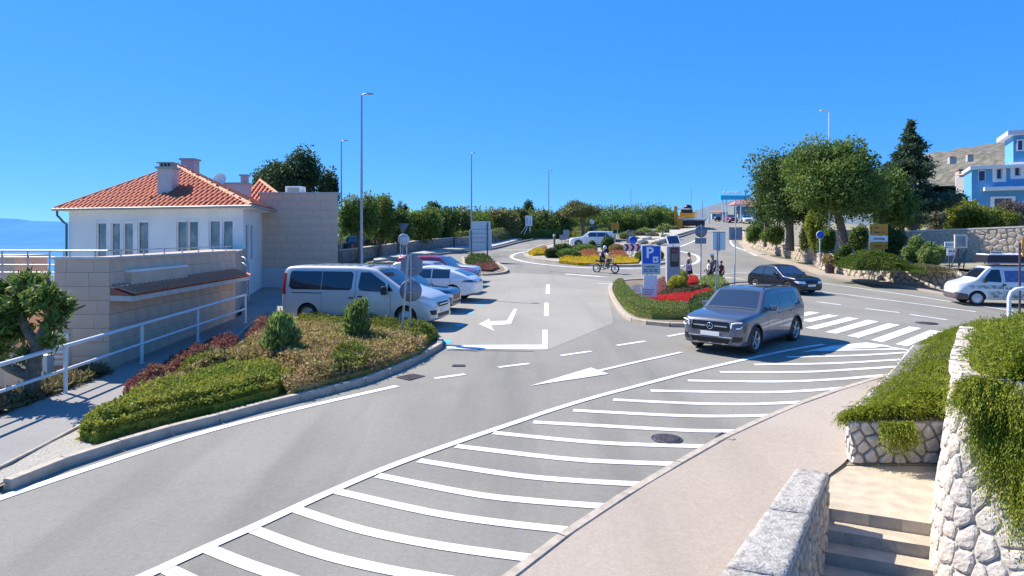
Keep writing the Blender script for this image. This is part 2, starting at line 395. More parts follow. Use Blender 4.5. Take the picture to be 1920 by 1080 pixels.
mark('arrow_head_marking', PX([(995,724),(1108,690),(1141,702)]), dz=.013)
line('arrow_shaft_marking', [(1118,697),(1200,678),(1278,661)], .13, k=1, dz=.0125)
PBLUE = mat('faded_blue_paint', (.30,.325,.35), .8, col2=(.31,.30,.275), nscale=4, mix=(.45,.7))
TURQ = mat('turquoise_mark', (.04,.50,.60), .7)  # flat turquoise tone for the row of small dots by the bays
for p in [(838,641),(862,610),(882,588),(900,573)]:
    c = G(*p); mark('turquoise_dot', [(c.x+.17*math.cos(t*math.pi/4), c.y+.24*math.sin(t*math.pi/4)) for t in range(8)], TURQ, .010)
line('edge_line', [(1535,530),(1600,539),(1700,553),(1790,567),(1900,583)], .13)
line('edge_line', [(1541,547),(1620,557),(1720,570),(1830,585)], .13)
line('edge_line', [(1360,513),(1407,512),(1470,520),(1541,531)], .13)
line('edge_line', [(1300,514),(1360,520),(1415,527)], .14)
line('edge_line', [(1060,514),(1152,520),(1230,522),(1300,520)], .3)
line('edge_line', [(1120,531),(1148,533)], .15, k=1)
line('roundabout_line', [(1000,470),(970,475),(959,481),(966,486),(990,492),(1040,498),(1107,502.5),(1207,503),(1290,497),(1310,488),(1303,478),(1270,470)], .28)
line('edge_line', [(940,469),(985,468),(1037,465),(1060,460)], .25)
line('edge_line', [(1271,464),(1301,452),(1318,440)], .2)
line('edge_line', [(1418,480),(1400,471),(1375,461),(1368,448)], .2)
# tar seams across the carriageway
SEAM = mat('tar_seam', (.06,.06,.062), .8)
line('tar_seam', [(1030,509),(1110,515),(1200,519)], .12, SEAM, dz=.006)
line('tar_seam', [(840,657),(930,658),(1000,659)], .05, SEAM, dz=.006)
line('tar_seam', [(870,524),(940,527),(1000,527)], .05, SEAM, dz=.006)
IRON = mat('cast_iron', (.06,.055,.07), .6, .4, col2=(.11,.1,.11), nscale=30, bump=.8, bscale=60)
def manhole(px, py, r):
    c = G(px, py); root = empty('manhole_cover', (c.x,c.y,c.z), kind=None)
    mb = MB(); mb.lathe([(r*1.08,.004),(r*1.08,.013),(r*.98,.013),(r*.98,.007)], 28); mb.build('frame', IRON, root)
    mb = MB(); mb.lathe([(r*.96,.0),(r*.96,.011),(r*.6,.014),(0.001,.014)], 28)
    for k in range(-3,4):
        for j in range(-3,4):
            if math.hypot(k,j) < 3.4: mb.box((k*r*.24, j*r*.24, .016), (r*.13, r*.13, .006), .78)
    mb.build('lid', IRON, root); return root
tag(manhole(1250,823,.24), 'round cast iron manhole cover lying in the white hatching', 'manhole cover')
tag(manhole(1737,606,.33), 'round iron manhole cover in the carriageway beyond the zebra crossing', 'manhole cover')
def grate(px, py, w, l, rz, lab):
    c = G(px, py); root = empty('drain_grate', c, rz, lab, 'drain grate')
    mb = MB(); t = .03
    for s in (-1,1): mb.box((s*w/2,0,.008),(t,l,.012)); mb.box((0,s*l/2,.0085),(w-t,t,.012))
    mb.build('frame', IRON, root); mb = MB(); mb.box((0,0,.005),(w-t,l-t,.003)); mb.build('sump', BLACK, root)
    n = int(w/.07)
    for i in range(n): mb = MB(); mb.box((-w/2+(i+.5)*w/n,0,.010),(.025,l-t,.008)); mb.build('bar', IRON, root)
grate(770,707,.5,.42,.9,'small rectangular drain grate beside the kerb of the left flower bed')
grate(1366,818,.42,.3,.95,'dark drain grate against the right kerb next to the round manhole')
grate(860,686,.3,.2,0,'tiny square drain cover in the asphalt near the parking bay line')
# kerb rows
kerb([p for p in ker_r], KERB, .14, .035, 1.5, 'right_kerb')
kerb(bedk[3:]+[bedk[-1]+(bedk[-1]-bedk[-2])*1.5], KERB, .16, .15, .85, 'left_bed_kerb')
kerb(PX([(1000,450),(970,456),(945,463),(925,468),(860,474),(800,481)]), KERBD, .2, .16, 2, 'far_left_kerb')
kerb(PX([(1330,430),(1300,437),(1260,450),(1220,463),(1170,463),(1120,451),(1050,447),(1000,449)]), KERBD, .2, .16, 2.5, 'far_kerb')
# right pavement
lw0 = Vector((1.55,5.3)); 
pr = [(p.x+.07, p.y-.04) for p in ker_r[:9]]
pav_r = [(k0.x-1.5,k0.y-2.4)]+[(p[0],p[1]) for p in pr[1:]]+[(12.4,17.6),(9.7,15.6),(6.2,11.2),(4.95,9.75),(4.55,9.35),(3.9,8.2),(2.1,5.7),(1.5,4.8)]
sheet('pavement', pav_r, .02, PAVE)
# walkway beside the railing, small kerb strip between it and the bed
wk_r = PX([(-30,905),(25,882),(90,842),(150,812),(195,775),(240,745),(290,715),(360,683),(430,650),(470,612),(500,590)])
walk = [(-9.62,5),(wk_r[0].x-.3,wk_r[0].y-1.2)]+[(p.x,p.y) for p in wk_r]+[(-8.8,28),(-9.0,36.2),(-13.7,36.2),(-12.3,29.6),(-10.4,25),(-9.95,16.2),(-9.62,14)]
sheet('walkway', walk, .006, WALK)
# beds of soil
bed_poly = [(p.x,p.y) for p in bedk]+[(p.x,p.y) for p in wk_r]
GRAVEL = mat('pale_gravel', (.48,.45,.38), .95, col2=(.3,.27,.22), nscale=30, bump=1, bscale=45)
sheet('bed_soil', bed_poly, .09, SOIL)
line2 = [wk_r[i] for i in range(0,5)]
kerb([p for p in wk_r[:5]], KERB, .07, .13, 1.2, 'bed_edging')
kerb([p for p in wk_r[7:]], KERB, .09, .12, 1.1, 'bed_edging')
isl = PX([(1147,535),(1145,550),(1163,583),(1186,602),(1220,609),(1300,613),(1352,594),(1376,562),(1370,540),(1330,530),(1250,526),(1175,528)])
isl_s = smooth(isl+[isl[0]], 3)
kerb(isl_s[:-1], KERB, .2, .14, .8, 'island_kerb', closed=True)
sheet('island_soil', [(p.x,p.y) for p in isl], .08, SOIL)
rb = PX([(985,478),(1000,486),(1045,493),(1100,498),(1180,500),(1240,496),(1265,484),(1250,467),(1200,458),(1100,453),(1040,457),(1000,468)])
kerb(smooth(rb+[rb[0]], 2)[:-1], KERB, .3, .15, 1.2, 'roundabout_kerb', closed=True)
sheet('roundabout_soil', [(p.x,p.y) for p in rb], .1, GRAVEL)
sb = PX([(868,484),(905,486),(935,497),(952,510),(925,516),(880,513)])
kerb(smooth(sb+[sb[0]], 2)[:-1], KERB, .2, .14, .8, 'small_bed_kerb', closed=True)
sheet('small_bed_soil', [(p.x,p.y) for p in sb], .08, SOIL)
# raised pavement along the far left road
fp = PX([(1170,461),(1120,449),(1050,444),(1000,446),(970,452),(945,459),(925,464),(860,470),(800,478),(700,492)])
fp2 = [(p.x-.6, p.y+3.2) for p in fp]
sheet('far_pavement', [(p.x,p.y) for p in fp]+fp2[::-1], .14, mat('pale_pavement', (.5,.47,.43), .9, col2=(.42,.4,.37), nscale=2), thick=.16)
# right pavement strip against the stone walls
rp = road_far
sheet('right_footway', [(p.x,p.y) for p in rp]+[(p.x+.9,p.y+.9) for p in rp][::-1], .1, PAVE, thick=.12)
# bay bank between far road and truck road (pale rocks, shrubs)
# ------------------------------------------------------------ foliage
rng = np.random.default_rng(5)
def rotmats(n, tilt=1.0, dirs=None):
    "random rotation matrices"
    q = rng.normal(size=(n,4)); q /= np.linalg.norm(q, axis=1)[:,None]
    w,x,y,z = q.T
    return np.stack([np.stack([1-2*(y*y+z*z), 2*(x*y-z*w), 2*(x*z+y*w)],1), np.stack([2*(x*y+z*w), 1-2*(x*x+z*z), 2*(y*z-x*w)],1), np.stack([2*(x*z-y*w), 2*(y*z+x*w), 1-2*(x*x+y*y)],1)],1)
LEAF = np.array([(0,0,0),(.35,.5,.06),(0,1,0),(-.35,.5,.06)], float)
def leaves(P, size, elong=1.0, up=None, var=.35):
    "leaf quads at points P"
    n = len(P); Rm = rotmats(n)
    if up is not None:
        y = rng.normal(size=(n,3))*.42+np.array(up); y /= np.linalg.norm(y,axis=1)[:,None]; x = np.cross(y, rng.normal(size=(n,3))); x /= np.linalg.norm(x,axis=1)[:,None]
        Rm = np.stack([x, y, np.cross(x,y)], 2)
    L = LEAF*np.array([1,elong,1])
    s = size*(1+var*(rng.random(n)*2-1))
    V = np.einsum('nij,kj->nki', Rm, L)*s[:,None,None]+P[:,None,:]
    return V.reshape(-1,3), np.arange(n*4).reshape(n,4)
def blob_points(blobs, n, shell=.35, lump=.22, seed=0, bottom=-1):
    "points near the surface of a union of ellipsoids (cx,cy,cz,rx,ry,rz)"
    B = np.array(blobs, float); vol = (B[:,3]*B[:,4]*B[:,5])**(2/3); p = vol/vol.sum()
    idx = rng.choice(len(B), n, p=p); d = rng.normal(size=(n,3)); d /= np.linalg.norm(d,axis=1)[:,None]
    r = 1-shell*rng.random(n)**1.6
    ph = rng.random((6,3))*6.28; fr = rng.normal(size=(6,3))*3.2
    nz = sum(np.sin(d@fr[k]+ph[k,0]+idx*1.7) for k in range(6))/3
    r = r*(1+lump*nz)
    P = B[idx,:3]+d*r[:,None]*B[idx,3:6]
    m = d[:,2] > bottom
    return P[m]
def crown(name, blobs, n, size, m, parent, elong=1.3, shell=.4, lump=.22, bottom=-1, core=.62, loc=(0,0,0), clump=0, up=None):
    P = blob_points(blobs, n, shell, lump, bottom=bottom)
    if clump:
        P = np.repeat(P[:max(1,n//clump)], clump, 0)+rng.normal(size=(max(1,min(n//clump, len(P)))*clump,3))*size*1.1
    V, Fq = leaves(P, size, elong, up)
    if core:
        cv = []; cf = []; 
        mb = MB()
        for i,b in enumerate(blobs): mb.ico(b[:3], [x*core for x in b[3:6]], 2, .35, i+3)
        # core faces as loose quads made from triangles, same leaf material
        T = np.array([f for f in mb.f]); CV = np.array(mb.v); n0 = len(V)
        Q = np.stack([T[:,0],T[:,1],T[:,2],T[:,2]],1)
        tv = CV[T]; q4 = np.stack([tv[:,0], (tv[:,0]+tv[:,1])/2, tv[:,1], tv[:,2]],1)
        V = np.vstack([V, q4.reshape(-1,3)]); Fq = np.vstack([Fq, n0+np.arange(len(q4)*4).reshape(-1,4)])
    me = npmesh(name, V, Fq, m); return obj(name, me, parent, loc=loc)
L_DARK = leafmat('leaf_dark', (.06,.115,.028), (.10,.16,.04))
L_OAK = leafmat('leaf_oak', (.105,.18,.032), (.185,.25,.055), .45)
L_PINE = leafmat('leaf_pine', (.05,.095,.035), (.075,.12,.045), .4)
L_CEDAR = leafmat('leaf_cedar', (.055,.10,.05), (.10,.15,.08), .4)
L_BUSH = leafmat('leaf_bush', (.13,.215,.035), (.18,.24,.055), .4)
L_OLIVE = leafmat('leaf_olive', (.19,.205,.06), (.25,.24,.09), .4)
L_YEL = leafmat('leaf_yellow_green', (.20,.22,.03), (.13,.18,.03), .35)
L_HEDGE = leafmat('leaf_hedge', (.16,.235,.045), (.23,.25,.08), .45)
L_LIME = leafmat('leaf_lime', (.33,.33,.05), (.20,.27,.035), .35)
L_BROWN = leafmat('leaf_brown', (.42,.29,.14), (.30,.27,.08), .45, nscale=3)
L_PURP = leafmat('leaf_purple', (.20,.08,.065), (.27,.14,.09), .4)
L_OLEA = leafmat('leaf_oleander', (.22,.30,.08), (.29,.36,.12), .4)
L_ROSE = leafmat('leaf_rosemary', (.20,.255,.02), (.29,.33,.035), .45, nscale=2)
L_RED = leafmat('petal_red', (.72,.035,.03), (.5,.05,.03), .35, nscale=9)
L_YELF = leafmat('petal_yellow', (.75,.52,.02), (.32,.30,.03), .35, nscale=5)
L_ORG = leafmat('petal_orange', (.6,.22,.1), (.22,.15,.06), .35, nscale=5)
L_LAV = leafmat('petal_lavender', (.40,.37,.55), (.16,.17,.12), .4, nscale=9)
L_PINK = leafmat('petal_pink', (.5,.17,.2), (.16,.12,.07), .45, nscale=9)
L_GOLD = leafmat('leaf_golden', (.46,.44,.05), (.33,.35,.045), .35)
L_GREYG = leafmat('leaf_grey_green', (.17,.18,.10), (.24,.23,.14), .35)

def trunk(parent, segs, m=BARK, name='trunk'):
    "segs: list of (points, radii)"
    mb = MB()
    for pts, rr in segs: mb.tube(smooth(pts, 3), list(np.interp(np.linspace(0,len(rr)-1,(len(pts)-1)*3+1), range(len(rr)), rr)), 9)
    return mb.build(name, m, parent)
def tree(name, base, h, blobs, n, size, m, label, cat='tree', group=None, tr=.18, limbs=4, lean=(0,0), elong=1.3, core=.55, shell=.5, bark=BARK, lump=.22, z0=None, clump=0):
    b = Vector(base); root = empty(name, b, 0, label, cat, group)
    segs = []; cz = min(q[2]-q[5]*.3 for q in blobs)
    top = Vector((lean[0], lean[1], cz))
    segs.append(([(0,0,-.15), (lean[0]*.3+.05, lean[1]*.3, cz*.45), tuple(top)], [tr*1.25, tr*.95, tr*.75]))
    bl = sorted(blobs, key=lambda q: -q[3])[:limbs]
    for q in bl:
        e = Vector(q[:3])+Vector((0,0,q[5]*.2)); mid = top.lerp(e, .5)+Vector((random.uniform(-.15,.15),random.uniform(-.15,.15),-.1*h*.3))
        segs.append(([tuple(top*.82), tuple(mid), tuple(e)], [tr*.6, tr*.4, tr*.14]))
    trunk(root, segs, bark)
    crown('crown', blobs, n, size, m, root, elong, shell, lump, core=core, clump=clump)
    return root
def rblobs(c, r, n, seed, spread=.62, sz=(.38,.62)):
    rd = random.Random(seed); out = [(c[0],c[1],c[2],r[0]*.72,r[1]*.72,r[2]*.72)]
    for i in range(n):
        a = rd.uniform(0, 6.28); el = rd.uniform(-.6, 1); k = rd.uniform(*sz)
        d = (math.cos(a)*math.sqrt(1-el*el*.8), math.sin(a)*math.sqrt(1-el*el*.8), el)
        out.append((c[0]+d[0]*r[0]*spread, c[1]+d[1]*r[1]*spread, c[2]+d[2]*r[2]*spread, r[0]*k, r[1]*k, r[2]*k))
    return out
def area_points(poly, n):
    P = np.array([(p[0],p[1]) for p in poly]); lo, hi = P.min(0), P.max(0); out = []
    def inside(q):
        c = np.zeros(len(q), bool); j = len(P)-1
        for i in range(len(P)):
            xi, yi = P[i]; xj, yj = P[j]
            m = ((yi > q[:,1]) != (yj > q[:,1])) & (q[:,0] < (xj-xi)*(q[:,1]-yi)/(yj-yi+1e-12)+xi); c ^= m; j = i
        return c
    tot = 0
    while tot < n:
        q = lo+rng.random((n*2,2))*(hi-lo); q = q[inside(q)]; out.append(q); tot += len(q)
    return np.vstack(out)[:n]
def edge_dist(q, poly):
    P = np.array([(p[0],p[1]) for p in poly]); d = np.full(len(q), 1e9)
    for a, b in zip(P, np.roll(P,-1,0)):
        ab = b-a; t = np.clip(((q-a)@ab)/(ab@ab+1e-12), 0, 1); d = np.minimum(d, np.linalg.norm(q-(a+t[:,None]*ab),axis=1))
    return d
def vgz(q): return np.array([gz(a,b) for a,b in q])
def cover(name, poly, h, n, size, m, label=None, cat=None, kind='stuff', edge=.25, base=.1, lump=.3, elong=1.5, parent=None, core=True, fill=.55):
    "low planting: leaves through the top layer of a mound of height h"
    q = area_points(poly, n); e = np.clip(edge_dist(q, poly)/edge, 0, 1)**.4
    ph = np.sin(q[:,0]*3.1+1)*np.cos(q[:,1]*2.7)*.5+np.sin(q[:,0]*7.3+q[:,1]*5.9)*.3+np.sin(q[:,0]*13+q[:,1]*17)*.2
    top = h*(1+lump*ph)*e
    g = vgz(q); rr_ = rng.random(n); lo_ = np.where(e < .92, rr_*.97, fill*rr_**1.7); z = g+base*(1-.8*(e < .92)*rr_)+top*(1-lo_)
    q = q+rng.normal(size=q.shape)*size*.45
    P = np.column_stack([q, z])
    rim = resample([Vector((p[0],p[1])) for p in list(poly)+[poly[0]]], .02); nr = max(10, n//3)      # leafy sides down to the soil
    ctr = np.array([(p[0],p[1]) for p in poly]).mean(0); ri = np.array([rim[i][:] for i in rng.integers(0, len(rim), nr)])
    dv = ctr-ri; dv /= np.linalg.norm(dv,axis=1)[:,None]+1e-9; t_ = rng.random(nr); ri = ri+dv*(edge*.1+edge*.45*t_[:,None]*rng.random((nr,1)))
    P = np.vstack([P, np.column_stack([ri, vgz(ri)+base*.5+h*.85*t_])])
    V, Fq = leaves(P, size, elong)
    if core:
        bm = bmesh.new(); vs = [bm.verts.new((p[0],p[1],0)) for p in poly]; f = bm.faces.new(vs)
        bmesh.ops.inset_region(bm, faces=[f], thickness=edge*.55); 
        C = []
        for f in bm.faces:
            pass
        inn = [f for f in bm.faces if len(f.verts) == len(poly)]
        cen = np.array([(v.co.x,v.co.y) for v in (inn[0].verts if inn else bm.verts)])
        bm.free()
        pc = cen; n0 = len(V); o_ = np.array([(p[0],p[1]) for p in poly])
        if len(pc) == len(o_): o_ = o_*.55+pc*.45
        # skirt plus fan top
        zt = vgz(pc)+base+h*.38; zb = vgz(o_)+base*.2
        if len(pc) == len(o_):
            mb = bmesh.new(); tv = [mb.verts.new((a[0],a[1],b)) for a,b in zip(pc,zt)]; bv = [mb.verts.new((a[0]*.98+c[0]*.02,a[1]*.98+c[1]*.02,b)) for a,b,c in zip(o_,zb,pc)]
            tf = mb.faces.new(tv); k = len(tv)
            for i in range(k): mb.faces.new((tv[i],tv[(i+1)%k],bv[(i+1)%k],bv[i]))
            bmesh.ops.triangulate(mb, faces=mb.faces[:]); mb.verts.index_update()
            cv = np.array([v.co[:] for v in mb.verts]); tf = np.array([[v.index for v in f.verts] for f in mb.faces]); mb.free()
            t3 = cv[tf]; q4 = np.stack([t3[:,0],(t3[:,0]+t3[:,1])/2,t3[:,1],t3[:,2]],1)
            V = np.vstack([V,q4.reshape(-1,3)]); Fq = np.vstack([Fq, n0+np.arange(len(q4)*4).reshape(-1,4)])
    me = npmesh(name, V, Fq, m); o = obj(name, me, parent)
    tag(o, label, cat, kind=kind); return o
def shrub(name, base, blobs, n, size, m, label, cat='shrub', group=None, elong=1.4, core=.6, stem=True, shell=.4, lump=.2, up=None):
    root = empty(name, base, 0, label, cat, group)
    crown('foliage', blobs, n, size, m, root, elong, shell, lump, core=core, up=up)
    if stem:
        mb = MB()
        for k in range(4):
            q = blobs[k % len(blobs)]; mb.tube([(.04*math.cos(k*1.7),.04*math.sin(k*1.7),-.05),(q[0]*.6,q[1]*.6,q[2]*.6),(q[0],q[1],q[2])],[.02,.016,.008],6)
        mb.build('stem', BARK, root)
    return root
# ------------------------------------------------------------ stone walls, every stone a part
def vor_cells(Wd, H, s, seed=1, jit=.38, aspect=1.0):
    "irregular convex cells filling a Wd x H rectangle, cell size about s"
    rd = random.Random(seed); seeds = []; rows = max(1, round(H/(s*.86))); cols = max(1, round(Wd/(s*aspect)))
    for r in range(rows):
        for c in range(cols):
            seeds.append((((c+.5+(.25 if r%2 else -.25))+rd.uniform(-jit,jit))*Wd/cols, (r+.5+rd.uniform(-jit,jit))*H/rows))
    out = []; A = np.array(seeds)
    for i, p in enumerate(seeds):
        poly = [(0,0),(Wd,0),(Wd,H),(0,H)]
        near = np.argsort(((A-A[i])**2*[1/aspect**2,1]).sum(1))[1:15]
        for j in near:
            q = seeds[j]; mx, my = (p[0]+q[0])/2, (p[1]+q[1])/2; nx, ny = q[0]-p[0], q[1]-p[1]; np_ = []
            for k in range(len(poly)):
                a, b = poly[k], poly[(k+1)%len(poly)]
                da = (a[0]-mx)*nx+(a[1]-my)*ny; db = (b[0]-mx)*nx+(b[1]-my)*ny
                if da <= 0: np_.append(a)
                if da*db < 0: t = da/(da-db); np_.append((a[0]+(b[0]-a[0])*t, a[1]+(b[1]-a[1])*t))
            poly = np_
            if len(poly) < 3: break
        if len(poly) >= 3: out.append(poly)
    return out
def chaikin(poly, k=.22):
    out = []
    for a, b in zip(poly, poly[1:]+poly[:1]):
        out += [(a[0]+(b[0]-a[0])*k, a[1]+(b[1]-a[1])*k), (a[0]+(b[0]-a[0])*(1-k), a[1]+(b[1]-a[1])*(1-k))]
    return out
def clean(poly, d):
    out = []
    for p in poly:
        if not out or math.hypot(p[0]-out[-1][0], p[1]-out[-1][1]) > d: out.append(p)
    if len(out) > 2 and math.hypot(out[0][0]-out[-1][0], out[0][1]-out[-1][1]) < d: out.pop()
    return out
def stones(parent, surf, Wd, H, s, m, gap=.018, proud=.04, seed=1, lim=300, prio=None, aspect=1.0, name='stone', keep=None, jit=.38):
    "surf(u,v,w)->point; w is the distance proud of the face"
    cells = vor_cells(Wd, H, s, seed, jit, aspect); rd = random.Random(seed+9)
    if keep: cells = [c for c in cells if keep(sum(p[0] for p in c)/len(c), sum(p[1] for p in c)/len(c))]
    if prio: cells.sort(key=lambda c: prio(c[0][0], c[0][1]))
    rest = MB()
    for i, poly in enumerate(cells):
        cx = sum(p[0] for p in poly)/len(poly); cy = sum(p[1] for p in poly)/len(poly)
        size = max(math.hypot(p[0]-cx, p[1]-cy) for p in poly)
        k = max(.3, 1-gap/size*1.3)
        poly = [(cx+(p[0]-cx)*k, cy+(p[1]-cy)*k) for p in poly]
        poly = chaikin(clean(poly, s*.12), .17); n = len(poly)
        if n < 4: continue
        pr = proud*rd.uniform(.6, 1.25); off = rd.uniform(-.05,.05)*size
        rings = [(1, -.02), (.98, pr*.5), (.80, pr*.95)]
        vs = []
        for sc, w in rings:
            for p in poly: vs.append(Vector(surf(cx+(p[0]-cx)*sc, cy+(p[1]-cy)*sc, w+(rd.uniform(-.2,.2)*proud if w > pr*.8 else 0))))
        vs.append(Vector(surf(cx+off, cy+off, pr*1.05)))
        fs = [(r*n+a, r*n+(a+1)%n, (r+1)*n+(a+1)%n, (r+1)*n+a) for r in range(2) for a in range(n)]+[(2*n+a, 2*n+(a+1)%n, 3*n) for a in range(n)]
        if i < lim:
            c = Vector(surf(cx, cy, 0)); mb = MB(); mb.add([v-c for v in vs], fs, None, False)
            mb.build(name, m, parent, loc=c)
        else: rest.add(vs, fs, None, False)
    if rest.v: tag(rest.build(name, m, parent), kind='stuff')
def slabs(parent, surf, Wd, H, w, h, m, gap=.012, proud=.012, seed=1, keep=None, name='stone_slab', depth=.03):
    rd = random.Random(seed); rows = max(1, round(H/h)); hh = H/rows
    for r in range(rows):
        u = -rd.uniform(0, w)*.8
        while u < Wd:
            l = w*rd.uniform(.75, 1.3); a, b = max(u, 0), min(u+l, Wd); u += l
            if Wd-b < w*.2: b = Wd; u = Wd
            if b-a < .08: continue
            g = gap/2; a2, b2, c2, d2 = a+g, b-g, r*hh+g, (r+1)*hh-g
            if keep and not keep((a2+b2)/2, (c2+d2)/2): continue
            pr = proud*rd.uniform(.5, 1.6)
            o = Vector(surf((a+b)/2, (r+.5)*hh, 0))
            vs = [Vector(surf(x, y, z))-o for z in (-depth, pr) for x, y in ((a2,c2),(b2,c2),(b2,d2),(a2,d2))]
            mb = MB(); mb.add(vs, [(0,1,5,4),(1,2,6,5),(2,3,7,6),(3,0,4,7),(4,5,6,7)]); mb.build(name, m, parent, loc=o)
def path_surf(pts, zb, nrm_sign=1, batter=0, closed=False):
    "surface along a ground path: u metres along, v height, w proud"
    P = [Vector((p[0],p[1])) for p in pts]; cum = [0]
    for a, b in zip(P, P[1:]): cum.append(cum[-1]+(b-a).length)
    def f(u, v, w):
        u = clamp(u, 0, cum[-1]); i = 0
        while i < len(P)-2 and cum[i+1] < u: i += 1
        t = (u-cum[i])/max(1e-6, cum[i+1]-cum[i]); p = P[i].lerp(P[i+1], t)
        def nm(k):
            a = P[max(k-1,0)]; b = P[min(k+1,len(P)-1)]; d = (b-a).normalized(); return Vector((d.y,-d.x))*nrm_sign
        n = (nm(i)*(1-t)+nm(i+1)*t).normalized()
        z = zb(p.x, p.y) if callable(zb) else zb
        bt = batter(u) if callable(batter) else batter
        q = p+n*(w-bt*v); return (q.x, q.y, z+v)
    return f, cum[-1]
def wall_body(name, pts, h, th, m, parent, zb, sign=1, batter=0, below=.3, top=None):
    "solid core behind the stones; h number or function of u"
    f, Lg = path_surf(pts, zb, sign, batter); n = max(2, int(Lg/(.08 if Lg < 10 else .4))); mb = MB(); vs = []
    hf = h if callable(h) else (lambda u: h)
    for i in range(n+1):
        u = Lg*i/n; hh = hf(u)
        vs += [f(u,-below,0), f(u,hh,0), f(u,hh,-th), f(u,-below,-th)]
    fs = [(i*4+a, i*4+(a+1)%4, i*4+4+(a+1)%4, i*4+4+a) for i in range(n) for a in range(4)]
    fs += [(0,1,2,3), tuple(n*4+k for k in (3,2,1,0))]
    mb.add(vs, fs); return mb.build(name, m, parent), f, Lg
# ------------------------------------------------------------ foreground: parapet, stairs, walls, rosemary
STAIR = mat('stair_concrete', (.52,.44,.33), .9, col2=(.41,.345,.26), nscale=5, bump=.45, bscale=30)
STAIRD = mat('stair_riser', (.36,.315,.26), .92, col2=(.29,.255,.21), nscale=6, bump=.6, bscale=30)
CAPM = mat('rough_cap', (.44,.41,.37), .92, col2=(.30,.28,.25), nscale=14, mix=(.45,.6), bump=1, bscale=30)
# low parapet
cl = [G(1495,876,.5), G(1553,886,.5), G(1480,1080,.5), G(1360,1080,.5)]
def ext(a, b, k): return b+(b-a)*k
A0, B0 = cl[0], cl[1]; A1 = ext(cl[0], cl[3], .5); B1 = ext(cl[1], cl[2], .6)
root = empty('parapet_wall', (0,0,0), label='low stone parapet with a rough pale concrete cap beside the stairs', cat='wall')
pz = A0.z
bm_ = MB(); ins = .03
core = [(A0.x+ins,A0.y-ins),(B0.x-ins*1.2,B0.y-ins),(B1.x-ins,B1.y),(A1.x+ins,A1.y)]
bm_.prism(core, -1.6, pz-.09); bm_.build('core', MORTAR, root)
n = 3
for i in range(n):
    a, b = i/n, (i+1)/n; g = .004
    qa, qb = A0.lerp(A1, a+g), A0.lerp(A1, b-g); ra, rb_ = B0.lerp(B1, a+g), B0.lerp(B1, b-g)
    bm = bmesh.new(); vs = [bm.verts.new((p.x,p.y,pz-.085)) for p in (qa,ra,rb_,qb)]+[bm.verts.new((p.x,p.y,pz)) for p in (qa,ra,rb_,qb)]
    for f in [(3,2,1,0),(4,5,6,7),(0,1,5,4),(1,2,6,5),(2,3,7,6),(3,0,4,7)]: bm.faces.new([vs[k] for k in f])
    bmesh.ops.subdivide_edges(bm, edges=bm.edges[:], cuts=7, use_grid_fill=True)
    for v in bm.verts:
        q = noise.noise(v.co*7)*.012+noise.noise(v.co*23)*.006
        v.co += Vector((q, q*.6, q if v.co.z > pz-.02 else 0))
    bmesh.ops.recalc_face_normals(bm, faces=bm.faces)
    me = bpy.data.meshes.new('cap_slab'); bm.to_mesh(me); bm.free(); me.polygons.foreach_set('use_smooth', [True]*len(me.polygons)); me.materials.append(CAPM); obj('cap_slab', me, root)
f1, L1 = path_surf([(B0.x-ins,B0.y-ins),(B1.x-ins,B1.y)], -1.3, -1)
stones(root, f1, L1, pz+1.3-.09, .13, STONET, .012, .035, 3, 300, aspect=1.5)
f1, L1 = path_surf([(A0.x+ins,A0.y-ins),(B0.x-ins,B0.y-ins)], gz(3.8,8.3), -1)
stones(root, f1, L1, .4, .13, STONET, .012, .03, 4, 300)
# stairs
e = Vector((.915,-.405,0)); d = Vector((-.405,-.915,0))
sroot = empty('stairs', (0,0,0), kind='structure')
N0 = G(1541,954); land_z = gz(4.6,8.6)+.0
mb = MB(); Lp = [(4.05,8.33),(4.28,8.75),(4.62,9.40),(4.98,9.86),(6.9,10.0),(6.2,8.0),(5.4,7.45)]
a = N0-e*.25; b = N0+e*1.75
mb.prism([(a.x,a.y),(4.0,8.42),(4.5,9.42),(4.95,9.9),(6.9,9.9),(6.6,8.5),(b.x,b.y)], land_z-.4, land_z+.012); mb.build('landing', STAIR, sroot)
tr_, rs_ = .29, .15
for i in range(7):
    zt = land_z+.012-rs_*(i+1); p0 = N0+d*tr_*i
    mb = MB(); a = p0-e*.5; b = p0+e*1.9; c = b+d*(tr_+.02); dd = a+d*(tr_+.02)
    # slightly worn nosing: subdivided edge with wobble
    k = 26; top = []; 
    for j in range(k+1):
        q = dd.lerp(c, j/k)+d*(noise.noise(Vector((j*.6,i*5,0)))*.012)
        top.append((q.x,q.y,zt+noise.noise(Vector((j*.8,i*3,9)))*.004))
    vs = [(a.x,a.y,zt),(b.x,b.y,zt)]+top[::-1]+[(a.x,a.y,zt-.3),(b.x,b.y,zt-.3)]+[(x,y,z-.3) for x,y,z in top[::-1]]
    m_ = k+3
    mb.add(vs, [tuple(range(m_))]); mb.build('tread', STAIR, sroot)
    mb = MB(); vs = [(q[0],q[1],q[2]-.001) for q in top]+[(q[0]+.004,q[1]+.006,q[2]-rs_-.02) for q in top]
    mb.add(vs, [(j,j+1,k+2+j,k+1+j) for j in range(k)]); mb.build('riser', STAIRD, sroot)
a = N0; mb = MB(); top = [N0-e*.5+(e*2.4)*(j/26)+d*noise.noise(Vector((j*.6,77,0)))*.012 for j in range(27)]
mb.add([(q.x,q.y,land_z+.011) for q in top]+[(q.x,q.y,land_z-.16) for q in top], [(j,j+1,28+j,27+j) for j in range(26)]); mb.build('riser', STAIRD, sroot)
STONEL = mat('pale_wall_stone', (.62,.55,.47), .9, col2=(.44,.39,.33), nscale=9, mix=(.42,.66), bump=.9, bscale=22, island=.16, detail=7)
